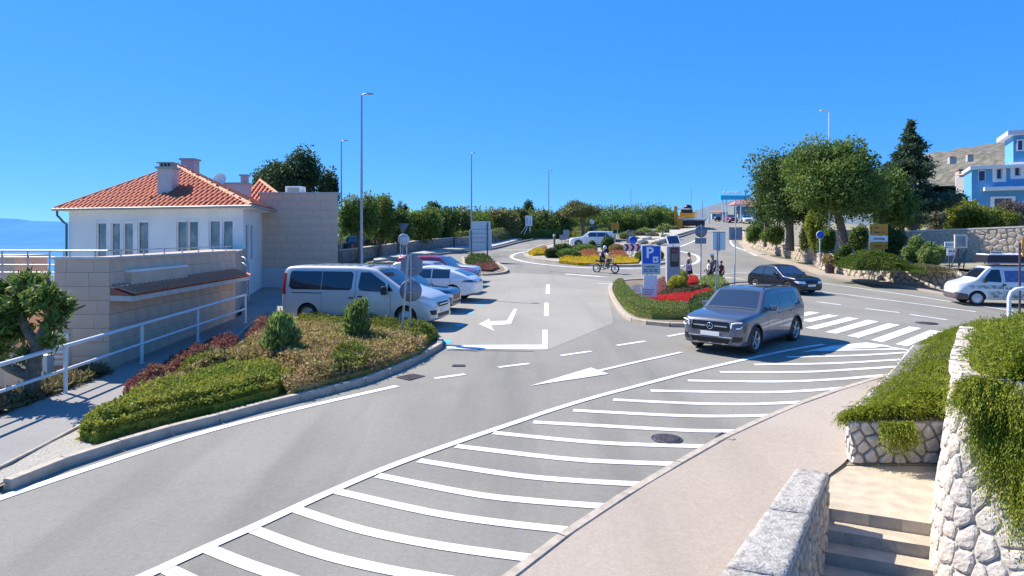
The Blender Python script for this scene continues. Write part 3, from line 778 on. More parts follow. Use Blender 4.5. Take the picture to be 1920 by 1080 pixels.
# big battered wall
BW = [tuple(p) for p in smooth([(7.4,11.3),(6.31,9.81),(5.5,8.7),(4.97,7.95),(4.68,7.45),(4.56,7.08),(4.6,6.72),(4.8,6.3),(5.15,5.72),(5.7,4.85)], 5)]
wr = empty('retaining_wall', (0,0,0), label='tall rubble retaining wall with pale rounded stones under the hanging rosemary', cat='wall')
body, fb, Lb = wall_body('core', BW, lambda u: 3.15, .16, MORTARL, wr, -1.0, 1, lambda u: .12+.11*sst(4.7,5.6,u), .3)
BWH = 3.2
stones(wr, fb, Lb, BWH, .26, STONEL, .014, .032, 11, 300, prio=lambda u,v: -v*0+abs(u-5.3)-v*.3)
for i in range(15):      # flat coping stones along the top of the left face
    u0, u1 = .3+i*.33, .3+(i+1)*.33-.02; hh = 3.15+random.uniform(.0,.02)
    vs = [fb(u, v, w) for v in (3.12, hh+.05) for u, w in ((u0,.07+random.uniform(-.01,.02)),(u1,.07),(u1,-.12),(u0,-.12))]
    c = Vector(vs[0]); mb = MB(); mb.add([Vector(v)-c for v in vs], [(0,1,2,3),(4,5,6,7),(0,1,5,4),(1,2,6,5),(2,3,7,6),(3,0,4,7)]); mb.build('coping_stone', STONEL, wr, loc=c)
# small bed wall
p0, p1 = G(1583,869), G(1790,866)
q0 = Vector((p0.x+.12,p0.y+.05)); side = [(9.9,16.0),(7.4,12.8),(5.3,10.25),(q0.x,q0.y),(p1.x,p1.y)]
w2 = empty('bed_wall', (0,0,0), label='low rubble wall of the sloping rosemary bed at the head of the stairs', cat='wall')
wall_body('core', side, lambda u: .62, .3, MORTAR, w2, lambda x,y: gz(x,y), 1, .02, .2)
f2, L2 = path_surf(side, lambda x,y: gz(x,y)-.02, 1, .02)
mb = MB(); stones(w2, f2, L2, .64, .19, STONEW, .018, .05, 21, 300, aspect=1.15)
# rosemary: stems with needles
def strands(S0, D0, Ln, sag, per, nl=.045, nw=.007, side=.5):
    "S0 start, D0 direction, Ln length, sag bend; needle quads along every stem"
    n = len(S0); t = np.linspace(.04, 1, per)[None,:,None]
    P = S0[:,None,:]+D0[:,None,:]*Ln[:,None,None]*t+np.array([0,0,-1.])*(sag*Ln)[:,None,None]*t*t
    T = D0[:,None,:]+np.array([0,0,-1.])*2*sag[:,None,None]*t; T = T/np.linalg.norm(T,axis=2,keepdims=True)
    rnd = rng.normal(size=P.shape); O = rnd-(rnd*T).sum(2,keepdims=True)*T; O /= np.linalg.norm(O,axis=2,keepdims=True)
    Dn = T*.86+O*side; Dn /= np.linalg.norm(Dn,axis=2,keepdims=True)
    Wv = np.cross(Dn, rng.normal(size=P.shape)); Wv /= np.linalg.norm(Wv,axis=2,keepdims=True)
    l = nl*(.7+.6*rng.random(P.shape[:2]))[:,:,None]
    a = P; b = P+Dn*l*.5+Wv*nw; c = P+Dn*l; d_ = P+Dn*l*.5-Wv*nw
    V = np.stack([a,b,c,d_],2).reshape(-1,3); return V, np.arange(len(V)).reshape(-1,4)
def merge(parts):
    V = []; Fq = []; o = 0
    for v, f in parts: V.append(v); Fq.append(f+o); o += len(v)
    return np.vstack(V), np.vstack(Fq)
def inner(mesh_mb, mt, name, parent):
    return mesh_mb.build(name, mt, parent)
rm = empty('rosemary_bush', (6.3,8.6,2.2), 0, 'large rosemary spilling in long green strands over the tall stone wall', 'shrub')
def top_surface(u, s):
    "point on the rosemary mound over the big wall; u along wall, s 0 at the face to 1 deep behind"
    x, y, z = fb(u, 3.15, 0); x2, y2, z2 = fb(u, 3.15, -1)
    nx, ny = x-x2, y-y2
    back = (-.13 if u < 5.0 else -.13+.05*min(1,(u-5.0)/.4))-2.1*s
    h = 2.18+.62*math.sin(min(1, s*1.5+.12)*1.45)+.10*noise.noise(Vector((u*1.3, s*3, 2)))
    if u < 2.2: h -= (2.2-u)*.16
    return np.array([x+nx*back, y+ny*back, h]), np.array([nx,ny,0])
S0=[];D0=[];Ln=[];sg=[]
for i in range(8200):
    u = random.uniform(.2, Lb-.1); s = random.random()**1.3
    p, nv = top_surface(u, s); dd_ = nv*(random.uniform(.1,1.0)*(1-s*.6) if u > 5.2 else random.uniform(-.5,.0))+np.array([random.uniform(-.5,.5),random.uniform(-.5,.5),.25+.6*s+random.random()*.35])
    S0.append(p-np.array([0,0,.08])); D0.append(dd_/np.linalg.norm(dd_)); Ln.append(random.uniform(.14,.34)); sg.append(random.uniform(.2,.9))
pa = strands(np.array(S0),np.array(D0),np.array(Ln),np.array(sg),13,.042,.0055)
S0=[];D0=[];Ln=[];sg=[]
segs=[]
for i in range(5200):
    u = random.uniform(5.1, Lb-.05)
    drop = .55+.5*noise.noise(Vector((u*2.3,4,0)))+.35*noise.noise(Vector((u*6,1,0)))+ .25*clamp((u-4.2)/1.5)
    drop = max(.08, drop*min(1,.2+(u-5.1)*1.1)-.05)
    v = 3.2-random.random()**.8*drop*1.35
    x,y,z = fb(u, v, .04+random.random()*.10)
    x0,y0,_ = fb(u, v, 0); nv = np.array([x-x0,y-y0,0]); nv/=np.linalg.norm(nv)
    dd_ = nv*random.uniform(.15,.5)+np.array([random.uniform(-.25,.25),random.uniform(-.25,.25),-.35 if v<3.0 else .1])
    S0.append((x,y,z)); D0.append(dd_/np.linalg.norm(dd_)); Ln.append(random.uniform(.16,.34)); sg.append(random.uniform(.7,1.3))
pb = strands(np.array(S0),np.array(D0),np.array(Ln),np.array(sg),14,.042,.0055,.4)
V,Fq = merge([pa,pb]); me = npmesh('strands', V-np.array(rm.location), Fq, L_ROSE); o = obj('strands', me, rm); o['kind']='stuff'
mb = MB(); nu, ns = 40, 7; vs=[]
for i in range(nu+1):
    for j in range(ns+1):
        p,_ = top_surface(.05+(Lb-.1)*i/nu, .1+.9*j/ns); vs.append((p[0]-rm.location.x,p[1]-rm.location.y,p[2]-.30-(.1 if j==0 else 0)-rm.location.z))
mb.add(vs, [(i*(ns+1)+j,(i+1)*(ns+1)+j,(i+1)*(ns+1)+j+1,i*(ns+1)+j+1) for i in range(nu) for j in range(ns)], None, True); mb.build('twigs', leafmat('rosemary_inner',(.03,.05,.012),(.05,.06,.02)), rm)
# second rosemary in the low bed
r2 = empty('rosemary_bush', (7.0,12.0,.9), 0, 'low rosemary mound filling the sloping bed left of the tall wall', 'shrub')
ED = [Vector((5.1,10.02)),Vector((5.5,10.5)),Vector((7.4,12.8)),Vector((9.9,16.0)),Vector((11.4,17.6))]
def bed_pt(t, s):
    i = min(int(t*4), 3); a = ED[i].lerp(ED[i+1], t*4-i)
    wd = 1.25+1.1*min(1,t*3)
    x, y = a.x+.93*wd*s, a.y-.36*wd*s*0 + (-.05)*s
    h = .66+.50*math.sin(min(1,s*1.2)*1.57)*min(1,.35+t*1.6)-.12*t+.07*noise.noise(Vector((x*1.5,y*1.5,3)))
    return np.array([x,y,gz(x,y)+h])
S0=[];D0=[];Ln=[];sg=[]
for i in range(6800):
    t = random.random()**1.35; s = random.random(); p = bed_pt(t,s)
    dd_ = np.array([-.8*(1-s)+random.uniform(-.5,.4), -.55+random.uniform(-.4,.4), .3+random.random()*.5]); 
    S0.append(p-np.array([0,0,.07])); D0.append(dd_/np.linalg.norm(dd_)); Ln.append(random.uniform(.15,.32)); sg.append(random.uniform(.2,.8))
for i in range(420):      # front fringe hanging over the bed wall
    s = random.random()**.8; x = 5.45+.5*s; y = 9.78; zt = gz(x,y)+.62
    v = random.random()**1.4*.32*(.4+max(0,noise.noise(Vector((x*4,0,0)))+.35))
    S0.append(np.array([x,y-.04-random.random()*.05,zt-v+.06])); dd_=np.array([random.uniform(-.4,.3),-.6,.1]); D0.append(dd_/np.linalg.norm(dd_)); Ln.append(random.uniform(.14,.28)); sg.append(random.uniform(.8,1.4))
V,Fq = strands(np.array(S0),np.array(D0),np.array(Ln),np.array(sg),13,.045,.006); me = npmesh('strands', V-np.array(r2.location), Fq, L_ROSE); o = obj('strands', me, r2); o['kind']='stuff'
mb = MB(); vs=[]; nu,ns=24,6
for i in range(nu+1):
    for j in range(ns+1):
        p = bed_pt(i/nu, j/ns); vs.append((p[0]-7.0+(.08 if j==0 else 0),p[1]-12+(.12 if i==0 else 0),p[2]-.12-(.35 if j in(0,ns) or i==0 else 0)-.9))
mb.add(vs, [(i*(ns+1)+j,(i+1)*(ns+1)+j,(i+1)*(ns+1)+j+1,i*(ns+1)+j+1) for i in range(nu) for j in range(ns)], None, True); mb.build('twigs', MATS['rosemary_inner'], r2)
mb = MB(); mb.prism([(5.2,9.98),(5.7,10.5),(7.6,12.8),(10.0,16),(11.4,17.5),(13,17),(7.3,9.98)], .1, .72); o = mb.build('bed_soil', SOIL); o['kind']='structure'
# white hooped barrier beyond the rosemary, right edge
rt = empty('hoop_barrier', (12.2,17.0,0), 0, 'white bent tube barrier standing behind the rosemary at the right edge', 'barrier')
c = at(1890,600,15.8); mb = MB(); xs = [X(1892,15.8), X(1960,15.8)]
zt = Z(541,15.8); mb.tube([(xs[0]-12.2,15.8-17,.3),(xs[0]-12.2,-1.2,zt-.22),(xs[0]-12.15,-1.2,zt-.09),(xs[0]-12.03,-1.2,zt-.02),(xs[0]-11.9,-1.2,zt),(xs[1]-12.2,-1.2,zt)],.045,10); mb.build('tube', WMET, rt)
# ------------------------------------------------------------ white house with tiled roof
FR=Vector((-12.4,30,0)); FL=Vector((-22.6,33.2,0)); SB=Vector((-13.45,35,0)); BL=Vector((-22.4,38,0)); BR=Vector((-13.7,36.5,0))
ez = 5.12; g0 = -2.0
PANE = mat('window_glass', (.03,.035,.035), .05, spec=.9, coat=1, col2=(.17,.16,.14), nscale=1.8, mix=(.38,.62), detail=2)  # pale blotches in the colour stand in for reflections and curtains
CURT = mat('curtain', (.5,.5,.46), .8)
FRAMEW = mat('window_frame', (.8,.8,.8), .4)
GUT = mat('gutter_metal', (.35,.34,.31), .5, .4)
GUTD = mat('drainpipe', (.08,.13,.13), .45)
house = empty('white_house', (FR.x,FR.y,0), 0, 'white plastered house with red tiled hip roof above the stone terrace', 'house')
hl = house.location
def frame_of(a, b, z0=0):
    "local frame of a wall from a to b (outward normal on the right-hand side)"
    u = (b-a); u.z = 0; Lw = u.length; u.normalize(); n = Vector((u.y,-u.x,0))
    def f(x, z, w): 
        p = a+u*x+n*w; return Vector((p.x, p.y, z0+z))
    return f, Lw
def wallq(f, x0, x1, z0, z1, holes, th, m, name, parent, off):
    "wall with rectangular openings as one mesh"
    xs = sorted({x0,x1}|{h[0] for h in holes}|{h[1] for h in holes}); zs = sorted({z0,z1}|{h[2] for h in holes}|{h[3] for h in holes})
    mb = MB()
    for i in range(len(xs)-1):
        for j in range(len(zs)-1):
            cx, cz = (xs[i]+xs[i+1])/2, (zs[j]+zs[j+1])/2
            if any(h[0]<cx<h[1] and h[2]<cz<h[3] for h in holes): continue
            mb.add([f(xs[i],zs[j],0)-off,f(xs[i+1],zs[j],0)-off,f(xs[i+1],zs[j+1],0)-off,f(xs[i],zs[j+1],0)-off],[(0,1,2,3)])
    for h in holes:
        q = [(h[0],h[2]),(h[1],h[2]),(h[1],h[3]),(h[0],h[3])]
        for k in range(4):
            a, b = q[k], q[(k+1)%4]; mb.add([f(*a,0)-off,f(*b,0)-off,f(*b,-th)-off,f(*a,-th)-off],[(0,1,2,3)])
    return mb.build(name, m, parent)
def fbox(mb, f, x0, x1, z0, z1, w0, w1, off):
    vs = [f(x,z,w)-off for w in (w0,w1) for x,z in ((x0,z0),(x1,z0),(x1,z1),(x0,z1))]
    mb.add(vs, [(0,1,2,3)[::-1],(4,5,6,7),(0,1,5,4),(1,2,6,5),(2,3,7,6),(3,0,4,7)])
def window(f, x0, x1, z0, z1, parent, off, mull=0, inset=.1, pane=None, curtain=False, t=.055):
    mb = MB()
    fbox(mb,f,x0,x0+t,z0,z1,-inset-.04,-inset+.02,off); fbox(mb,f,x1-t,x1,z0,z1,-inset-.04,-inset+.02,off)
    fbox(mb,f,x0+t,x1-t,z0,z0+t,-inset-.04,-inset+.018,off); fbox(mb,f,x0+t,x1-t,z1-t,z1,-inset-.04,-inset+.018,off)
    for k in range(mull):
        xm = x0+(x1-x0)*(k+1)/(mull+1); fbox(mb,f,xm-.05,xm+.05,z0+t,z1-t,-inset-.04,-inset+.016,off)
    w = mb.build('window', FRAMEW, parent)
    mb = MB(); fbox(mb,f,x0+.01,x1-.01,z0+.01,z1-.01,-inset-.03,-inset-.02,off); mb.build('pane', pane or PANE, w)
    if curtain:
        mb = MB(); n = 14
        for s0 in ([x0+.08,x1-.08],):
            a, b = s0; vs=[]
            for k in range(n+1):
                xx = a+(b-a)*k/n
                for zz in (z0+.05,z1-.05): vs.append(f(xx,zz,-inset-.1-(.04 if k%2 else 0))-off)
            mb.add(vs,[(2*k,2*k+2,2*k+3,2*k+1) for k in range(n)])
        mb.build('curtain', CURT, w)
    return w
f, Lw = frame_of(FL, FR)
# photo columns of the openings -> wall coordinate
def ucol(px, a=FL, b=FR):
    k = (px-960)/F; dx, dy = b.x-a.x, b.y-a.y; t = (k*a.y-a.x)/(dx-k*dy); return t*(b-a).length, a.y+dy*t
wins = []
for p0,p1,y0,y1 in ((181,200,417,474),(208,226,417,474),(231,250,417,474),(258,279,415,474),(331,351,414,472),(353,372,414,472),(392,413,413,472),(417,437,413,472)):
    u0,Y0 = ucol(p0); u1,Y1 = ucol(p1); wins.append((u0,u1,Z(y1,Y0)-.25,Z(y0,Y0)))
wallq(f, 0, Lw, g0, ez, wins, .25, WHITE, 'wall', house, hl)
for i,(a,b,c,d_) in enumerate(wins): 
    window(f,a,b,c,d_,house,hl,curtain=i>=6,inset=.06)
    mb = MB(); fbox(mb,f,a-.06,b+.06,d_,d_+.06,-.0,.035,hl); fbox(mb,f,a-.06,a-.003,c,d_-.003,0,.03,hl); fbox(mb,f,b+.003,b+.06,c,d_-.003,0,.03,hl); mb.build('window_surround', FRAMEW, house)
f2, L2w = frame_of(FR, SB)
sw = [(L2w*.12,L2w*.30,2.55,4.35),(L2w*.36,L2w*.54,2.55,4.35)]
wallq(f2, 0, L2w, g0, ez, sw, .2, WHITE, 'wall', house, hl)
for q in sw: window(f2,*q,house,hl,inset=.07,pane=GLASSB)
for a, b in ((SB,BR),(BR,BL),(BL,FL)):
    f3, L3 = frame_of(a,b); wallq(f3,0,L3,g0,ez,[],.2,WHITE,'wall',house,hl)
# rounded corner pilaster and cove under the eave
mb = MB(); 
cove = [Vector((-12.05,29.65,0)),]
def eave(a, o): return a+o
E_FR=Vector((-11.75,29.3,ez)); E_FL=Vector((-23.1,32.9,ez)); E_SB=Vector((-12.9,35.6,ez)); E_BL=Vector((-23.0,38.6,ez)); E_BR=Vector((-13.15,37.1,ez))
PK=Vector((X(331,36),36,Z(313,36))); PK2=Vector((PK.x+.1,36.8,PK.z-.02))
mb = MB(); offv = hl
ev = [E_FL,E_FR,E_SB,E_BR,E_BL]; wl_ = [FL,FR,SB,BR,BL]
mb.add([p-hl+Vector((0,0,0)) for p in ev]+[Vector((w.x,w.y,ez-.12))-hl for w in wl_]+[p-hl+Vector((0,0,-.07)) for p in ev],
       [(i,(i+1)%5,10+(i+1)%5,10+i) for i in range(5)]+[(10+i,10+(i+1)%5,5+(i+1)%5,5+i) for i in range(5)])
mb.build('eave_soffit', WHITE, house)
roof = MB()
roof.add([p-hl for p in (E_FL,E_FR,E_SB,E_BR,E_BL,PK,PK2)], [(0,1,5),(1,2,6,5),(2,3,6),(3,4,6),(4,0,5,6)])
roof_o = roof.build('roof', TILE2, house)
def barrel(w0, w1, l, h=.075, n=5):
    vs=[]; 
    for y,w in ((0,w0),(l,w1)):
        for k in range(n+1):
            t=math.pi*k/n; vs.append((-math.cos(t)*w/2,y,math.sin(t)*h))
    m=n+1; return vs,[(k,k+1,m+k+1,m+k) for k in range(n)]+[tuple(range(m))]
def tile_face(parent, tri, off, cw=.31, rowl=.42, mt=TILE, lim=300, name='roof_tile', under=True):
    "tri = list of corners; first edge is the eave; tiles run up the slope"
    a, b = tri[0], tri[1]; u = (b-a).normalized(); nrm = (b-a).cross(tri[2]-a).normalized()
    if nrm.z < 0: nrm = -nrm
    v = nrm.cross(u).normalized()
    if v.z < 0: v = -v
    P2 = [((p-a).dot(u),(p-a).dot(v)) for p in tri]
    vs, fs = barrel(cw*.78, cw*.62, rowl*1.06); me = bpy.data.meshes.new(name); me.from_pydata(vs,[],fs); me.polygons.foreach_set('use_smooth',[True]*(len(fs)-1)+[False]); me.materials.append(mt)
    M = Matrix((u,v,nrm)).transposed().to_4x4()
    def ins(x,y):
        s=None
        for (x0,y0),(x1,y1) in zip(P2,P2[1:]+P2[:1]):
            c=(x1-x0)*(y-y0)-(y1-y0)*(x-x0)
            if s is None: s=c>0
            elif (c>0)!=s: return False
        return True
    L=(b-a).length; cnt=0; rest=MB(); jobs=[]
    xmax=max(p[0] for p in P2); xmin=min(p[0] for p in P2); vm=max(p[1] for p in P2)
    n=int((xmax-xmin)/cw)
    for i in range(n+1):
        for j in range(int(vm/rowl)+1):
            x=xmin+(i+.5)*cw; y=j*rowl
            if ins(x,y+rowl*.35): jobs.append((x,y-.06,j))
    for k,(x,y,j) in enumerate(jobs):
        p=a+u*x+v*y+nrm*(.03+.004*(j%2)+random.uniform(-.004,.006))-off
        mm = Matrix.Translation(p)@M@Matrix.Rotation(random.uniform(-.02,.02),4,'Z')@Matrix.Rotation(.05,4,'X')
        if k<lim:
            o=obj(name,me,parent); o.matrix_local=mm
        else: rest.add(vs,fs,mm,True)
    if rest.v: tag(rest.build(name,mt,parent),kind='stuff')
    # broad channel tiles between the barrels
    ch=MB()
    return jobs
tile_face(roof_o, [E_FL,E_FR,PK], hl)
rd2 = tile_face(roof_o, [E_FR,E_SB,PK2,PK], hl, lim=0)
RIDGE = mat('ridge_tile', (.62,.33,.22), .85, col2=(.5,.2,.12), nscale=4)
def ridge(a, b, parent, off, w=.26):
    d=b-a; n=int(d.length/.38); vs,fs=barrel(w,w*.85,.42,.1); 
    me=bpy.data.meshes.new('ridge_tile'); me.from_pydata(vs,[],fs); me.polygons.foreach_set('use_smooth',[True]*len(fs)); me.materials.append(RIDGE)
    v=d.normalized(); u=v.cross(Vector((0,0,1))).normalized(); w_=u.cross(v); M=Matrix((u,v,w_)).transposed().to_4x4()
    for i in range(n): o=obj('ridge_tile',me,parent); o.matrix_local=Matrix.Translation(a+d*(i/n)+w_*.05-off)@M
ridge(E_FR,PK,roof_o,hl); ridge(E_FL,PK,roof_o,hl); ridge(PK,PK2,roof_o,hl)
mb=MB(); mb.tube([E_FL-hl+Vector((-.1,-.05,-.02)),E_FR-hl+Vector((.08,-.12,-.02))],.065,8); mb.build('gutter',GUT,house)
mb=MB(); mb.tube([E_FR-hl+Vector((.08,-.1,-.02)),E_SB-hl+Vector((.05,.1,-.02))],.065,8); mb.build('gutter',GUT,house)
mb=MB(); p=Vector((FL.x-.06,FL.y-.1,0))-hl
mb.tube([E_FL-hl+Vector((.1,0,-.05)),E_FL-hl+Vector((.1,0,-.3)),p+Vector((-.15,0,ez-.65)),p+Vector((0,0,ez-.75)),p+Vector((0,0,.5))],.055,8); mb.build('drainpipe',GUTD,house)
def chimney(px0,px1,py0,py1,Y,lab,cap=True,flues=True,d=.7,m=WHITE,parent=None,zb=None,off=None):
    x0,x1=X(px0,Y),X(px1,Y); zt=Z(py0,Y); z0=Z(py1,Y) if zb is None else zb; c=((x0+x1)/2,Y+d/2); off=off or hl
    o=Vector((c[0],c[1],0))-off
    mb=MB(); mb.box((o.x,o.y,(z0+zt)/2-off.z),(x1-x0,d,zt-z0),.0)
    ch=mb.build('chimney',m,parent or roof_o)
    if cap: mb=MB(); mb.box((o.x,o.y,zt+.05),(x1-x0+.16,d+.16,.1)); mb.build('chimney_cap',GUT,ch)
    if flues:
        mb=MB()
        for k in range(4): mb.box((o.x-(x1-x0)/2+(k+.5)*(x1-x0)/4,o.y,zt+.19),(.07,d*.8,.16))
        mb.box((o.x,o.y,zt+.3),(x1-x0+.1,d,.06)); mb.build('chimney_pot',GUT,ch)
    return ch
PALEC = mat('chimney_render', (.55,.53,.5), .9, col2=(.48,.46,.44), nscale=3)
chimney(295,322,316,372,32.3,'',m=PALEC)
mb=MB(); o=Vector((X(309,32.3),32.4,0))-hl; mb.box((o.x,o.y,Z(371,32.3)),(1.0,1.0,.08)); mb.build('flashing',GUTD,roof_o)
chimney(339,363,300,330,37.5,'',cap=True,flues=False,m=mat('lilac_render',(.45,.38,.42),.9))
# stone clad annex in front of a second tiled roof
AY=35.0; ax0,ax1=X(487,AY),X(633,AY); at_=Z(363,AY); ab=Z(502,AY)
annex=empty('stone_annex',(ax0,AY,0),0,'flat roofed annex with large tan stone cladding beside the white house','house')
al=Vector((ax0,AY,0)); wd=ax1-ax0
fa=lambda x,z,w: Vector((ax0+x,AY-w,z))
xr=X(621,43)-ax0
mb=MB(); mb.prism([(0,.02),(wd,.02),(xr,8),(0,8)],-2,at_-.04); mb.build('wall',CLADJ,annex)
slabs(annex, lambda u,v,w:(u,-w-.0,ab+v), wd, at_-ab, .95,.42, CLAD, gap=.009, proud=.01, seed=3)
mb=MB(); mb.box((wd/2-.1,-.04,(ab+gz(0,35)-.1)/2),(wd+.1,.1,ab-gz(0,35)+.1)); mb.build('plinth',mat('grey_blue_plinth',(.5,.51,.52),.85),annex)
mb=MB(); mb.prism([(-.06,-.06),(wd+.06,-.06),(xr+.06,8.05),(-.06,8.05)],at_,at_+.07); mb.build('coping',COPING,annex)
x0,x1=X(536,37)-ax0,X(566,37)-ax0
mb=MB(); mb.box(((x0+x1)/2,2.3,at_+.3),(x1-x0,.8,.5)); v=mb.build('roof_vent',WHITE,annex); mb=MB(); mb.box(((x0+x1)/2,1.89,at_+.33),(x1-x0-.25,.03,.25)); mb.build('louvre',GUT,v)
mb=MB(); x0,x1=X(573,37)-ax0,X(600,37)-ax0; mb.box(((x0+x1)/2,2.3,at_+.14),(x1-x0,.6,.1)); mb.build('roof_slab',COPING,annex)
# second tiled roof behind
h2=empty('rear_house',(-17,46,0),0,'second white house with red tiled roof showing behind the first','house')
o2=Vector((-17,46,0)); y2=42.5
e0=Vector((X(420,y2),y2,Z(388,y2))); e1=Vector((X(545,y2),y2,Z(383,y2))); pk=Vector((X(487,46),46,Z(339,46))); pb=Vector((X(487,52),52,pk.z)); eb=Vector((e1.x,54,e1.z)); ea=Vector((e0.x,54,e0.z))
mb=MB(); mb.add([p-o2 for p in (e0,e1,pk,eb,ea,pb)],[(0,1,2),(1,3,5,2),(3,4,5),(4,0,2,5)]); ro=mb.build('roof',TILE2,h2)
tile_face(ro,[e0,e1,pk],o2); ridge(e1,pk,ro,o2)
mb=MB(); mb.add([p-o2 for p in (e0,e1,eb,ea)]+[Vector((p.x,p.y,-2))-o2 for p in (e0,e1,eb,ea)],[(0,1,5,4),(1,2,6,5),(2,3,7,6),(3,0,4,7)]); mb.build('wall',WHITE,h2)
LIL=MATS['lilac_render']
chimney(416,462,345,400,42.0,'',cap=True,flues=False,m=LIL,parent=ro,off=o2,d=.8)
chimney(451,462,330,346,42.3,'',cap=True,flues=False,m=LIL,parent=ro,off=o2,d=.4)
mb=MB(); mb.lathe([(.001,.0),(.3,.06),(.42,.16)],14,Matrix.Translation(Vector((X(414,42),42,Z(338,42)))-o2)@Matrix.Rotation(R(70),4,'X')); mb.build('satellite_dish',WHITE,ro)
# ------------------------------------------------------------ terrace block with clad retaining wall
ter=empty('terrace',(-9.9,16,0),0,'stone clad terrace wall with stepped pale copings below the white house','terrace wall')
tl=Vector((-9.9,16,0)); TZ=3.22
C0=Vector((-9.9,16,0)); C1=Vector((-10.3,24.2,0)); CW=Vector((-11.25,16.0,0)); CW2=Vector((-11.25,33,0))
mb=MB(); mb.prism([(CW.x-9.9*-1-0 if False else CW.x-tl.x,0.06),(-.06,.06),(C1.x-tl.x-.06,C1.y-16),(-12.4+9.9,30-16+.4),(CW2.x-tl.x-3,17)],-3,TZ-.06); mb.build('core',CLADJ,ter)
fs_,Ls=path_surf([(-.0,0),(C1.x-tl.x,C1.y-16)],0,1)
gs=lambda u: gz(0,16+u)
slabs(ter, lambda u,v,w: Vector(fs_(u,v,w))+Vector((0,0,-.6)), Ls, TZ+.56, .62,.34, CLAD, gap=.007, proud=.008, seed=5)
slabs(ter, lambda u,v,w: (-1.35+u,-w,v-3.0), 1.35, TZ+2.96, .62,.34, CLAD, gap=.007, proud=.008, seed=6)
# lower extension of the wall to the left
mb=MB(); mb.box((-2.0,.35,-1.4),(1.3,.5,4.6)); mb.build('lower_wall_core',CLADJ,ter)
slabs(ter, lambda u,v,w: (-2.65+u,.1-w,v-3.4), 1.3, 4.2, .62,.34, CLAD, gap=.007, proud=.008, seed=7)
mb=MB(); mb.box((-1.65,.1,2.3),(.7,.5,.16)); mb.build('ledge',COPING,ter)
# parapet copings
mb=MB(); mb.prism([(-1.4,-.06),(.05,-.06),(C1.x-tl.x+.05,C1.y-16),(C1.x-tl.x-.25,C1.y-16),(-.25,.24),(-1.4,.24)],TZ-.06,TZ+.0); mb.build('coping',COPING,ter)
fw=lambda u,z,w: Vector(fs_(u,z,w))
def step(u0,u1,z0,z1):
    mb=MB(); vs=[fw(u,z,w) for w in (-.05,.17) for u,z in ((u0,z0),(u1,z0),(u1,z1),(u0,z1))]; mb.add(vs,[(0,1,2,3)[::-1],(4,5,6,7),(0,1,5,4),(1,2,6,5),(2,3,7,6),(3,0,4,7)]); return mb
def uY(px):
    k=(px-960)/F; a=C0; b=C1; dx,dy=b.x-a.x,b.y-a.y; t=(k*a.y-a.x)/(dx-k*dy); return t*(b-a).length, a.y+dy*t
st=[]
for pa,pb_,ya,yb in ((207,232,535,534),(232,342,504,498),(342,436,520,512)):
    u0,Y0=uY(pa+1); u1,Y1=uY(pb_); st.append((max(.02,u0),min(u1,Ls-.02),Z((ya+yb)/2,(Y0+Y1)/2)))
for i,(u0,u1,zc) in enumerate(st):
    step(u0,u1,zc-.06,zc).build('stepped_coping',WHITE,ter)
    if i==1: step(u0+.03,u1-.03,2.35,zc-.055).build('raised_panel',CLAD,ter)
# tiled canopy
can=empty('tiled_canopy',(-9.9,16,0),0,'narrow canopy of red barrel tiles on a white slab along the terrace wall','canopy')
mb=MB(); z0=2.12
vs=[fw(u,z,w) for u in (.0,Ls-.1) for w,z in ((.01,z0+.02),(.55,z0),(.55,z0+.13),(.01,z0+.15))]
mb.add(vs,[(0,1,2,3),(4,5,6,7)[::-1],(0,1,5,4),(1,2,6,5),(2,3,7,6),(3,0,4,7)]); mb.build('slab',COPING,can)
mb=MB(); vs=[fw(u,z,w) for u in (.02,Ls-.12) for w,z in ((.02,z0+.15),(.57,z0+.135),(.02,z0+.33))]; mb.add(vs,[(0,1,2),(3,4,5)[::-1],(1,4,5,2),(0,1,4,3)]); mb.build('bedding',mat('canopy_bedding',(.40,.12,.07),.8),can)
vs,fs=barrel(.2,.16,.62,.06); me=bpy.data.meshes.new('roof_tile'); me.from_pydata(vs,[],fs); me.polygons.foreach_set('use_smooth',[True]*len(fs)); me.materials.append(mat('canopy_tile',(.72,.25,.13),.8,col2=(.55,.17,.09),nscale=3))  # tile colour brightened over the house roof's to offset the parapet's shade
n=int(Ls/.235)
for i in range(n):
    u=.12+(Ls-.3)*i/(n-1); p=fw(u,z0+.17,.62); q=fw(u,z0+.37,.03); v=(q-p).normalized(); uu=v.cross(Vector((0,0,1))).normalized(); w_=uu.cross(v)
    o=obj('roof_tile',me,can); o.matrix_local=Matrix.Translation(p)@Matrix((uu,v,w_)).transposed().to_4x4()
# vent grille, utility box, handrail
vr=empty('vent_grille',(-9.9,16,0),0,'white louvred vent grille set in the stone terrace wall behind the railing','vent grille')
xa,xb=X(94,16)-tl.x,X(131,16)-tl.x; za,zb_=Z(683,16),Z(626,16)
mb=MB()
for bx in (((xa+xb)/2,-.02,zb_,xb-xa,.05),((xa+xb)/2,-.02,za,xb-xa,.05)): mb.box((bx[0],bx[1],bx[2]),(bx[3],.06,bx[4]))
for xx in (xa+.02,xb-.02): mb.box((xx,-.02,(za+zb_)/2),(.04,.055,zb_-za))
mb.build('frame',FRAMEW,vr); mb=MB(); mb.box(((xa+xb)/2,.035,(za+zb_)/2),(xb-xa,.02,zb_-za)); mb.build('backing',BLACK,vr)
for k in range(6): mb=MB(); mb.box(((xa+xb)/2,-.015,za+(k+.5)*(zb_-za)/6),(xb-xa-.07,.05,(zb_-za)/6*.52)); mb.build('louvre',FRAMEW,vr)
ub=empty('utility_box',(X(62,15.4),15.6,Z(735,15.4)),0,'pale grey utility box with a small black socket against the terrace wall','utility box')
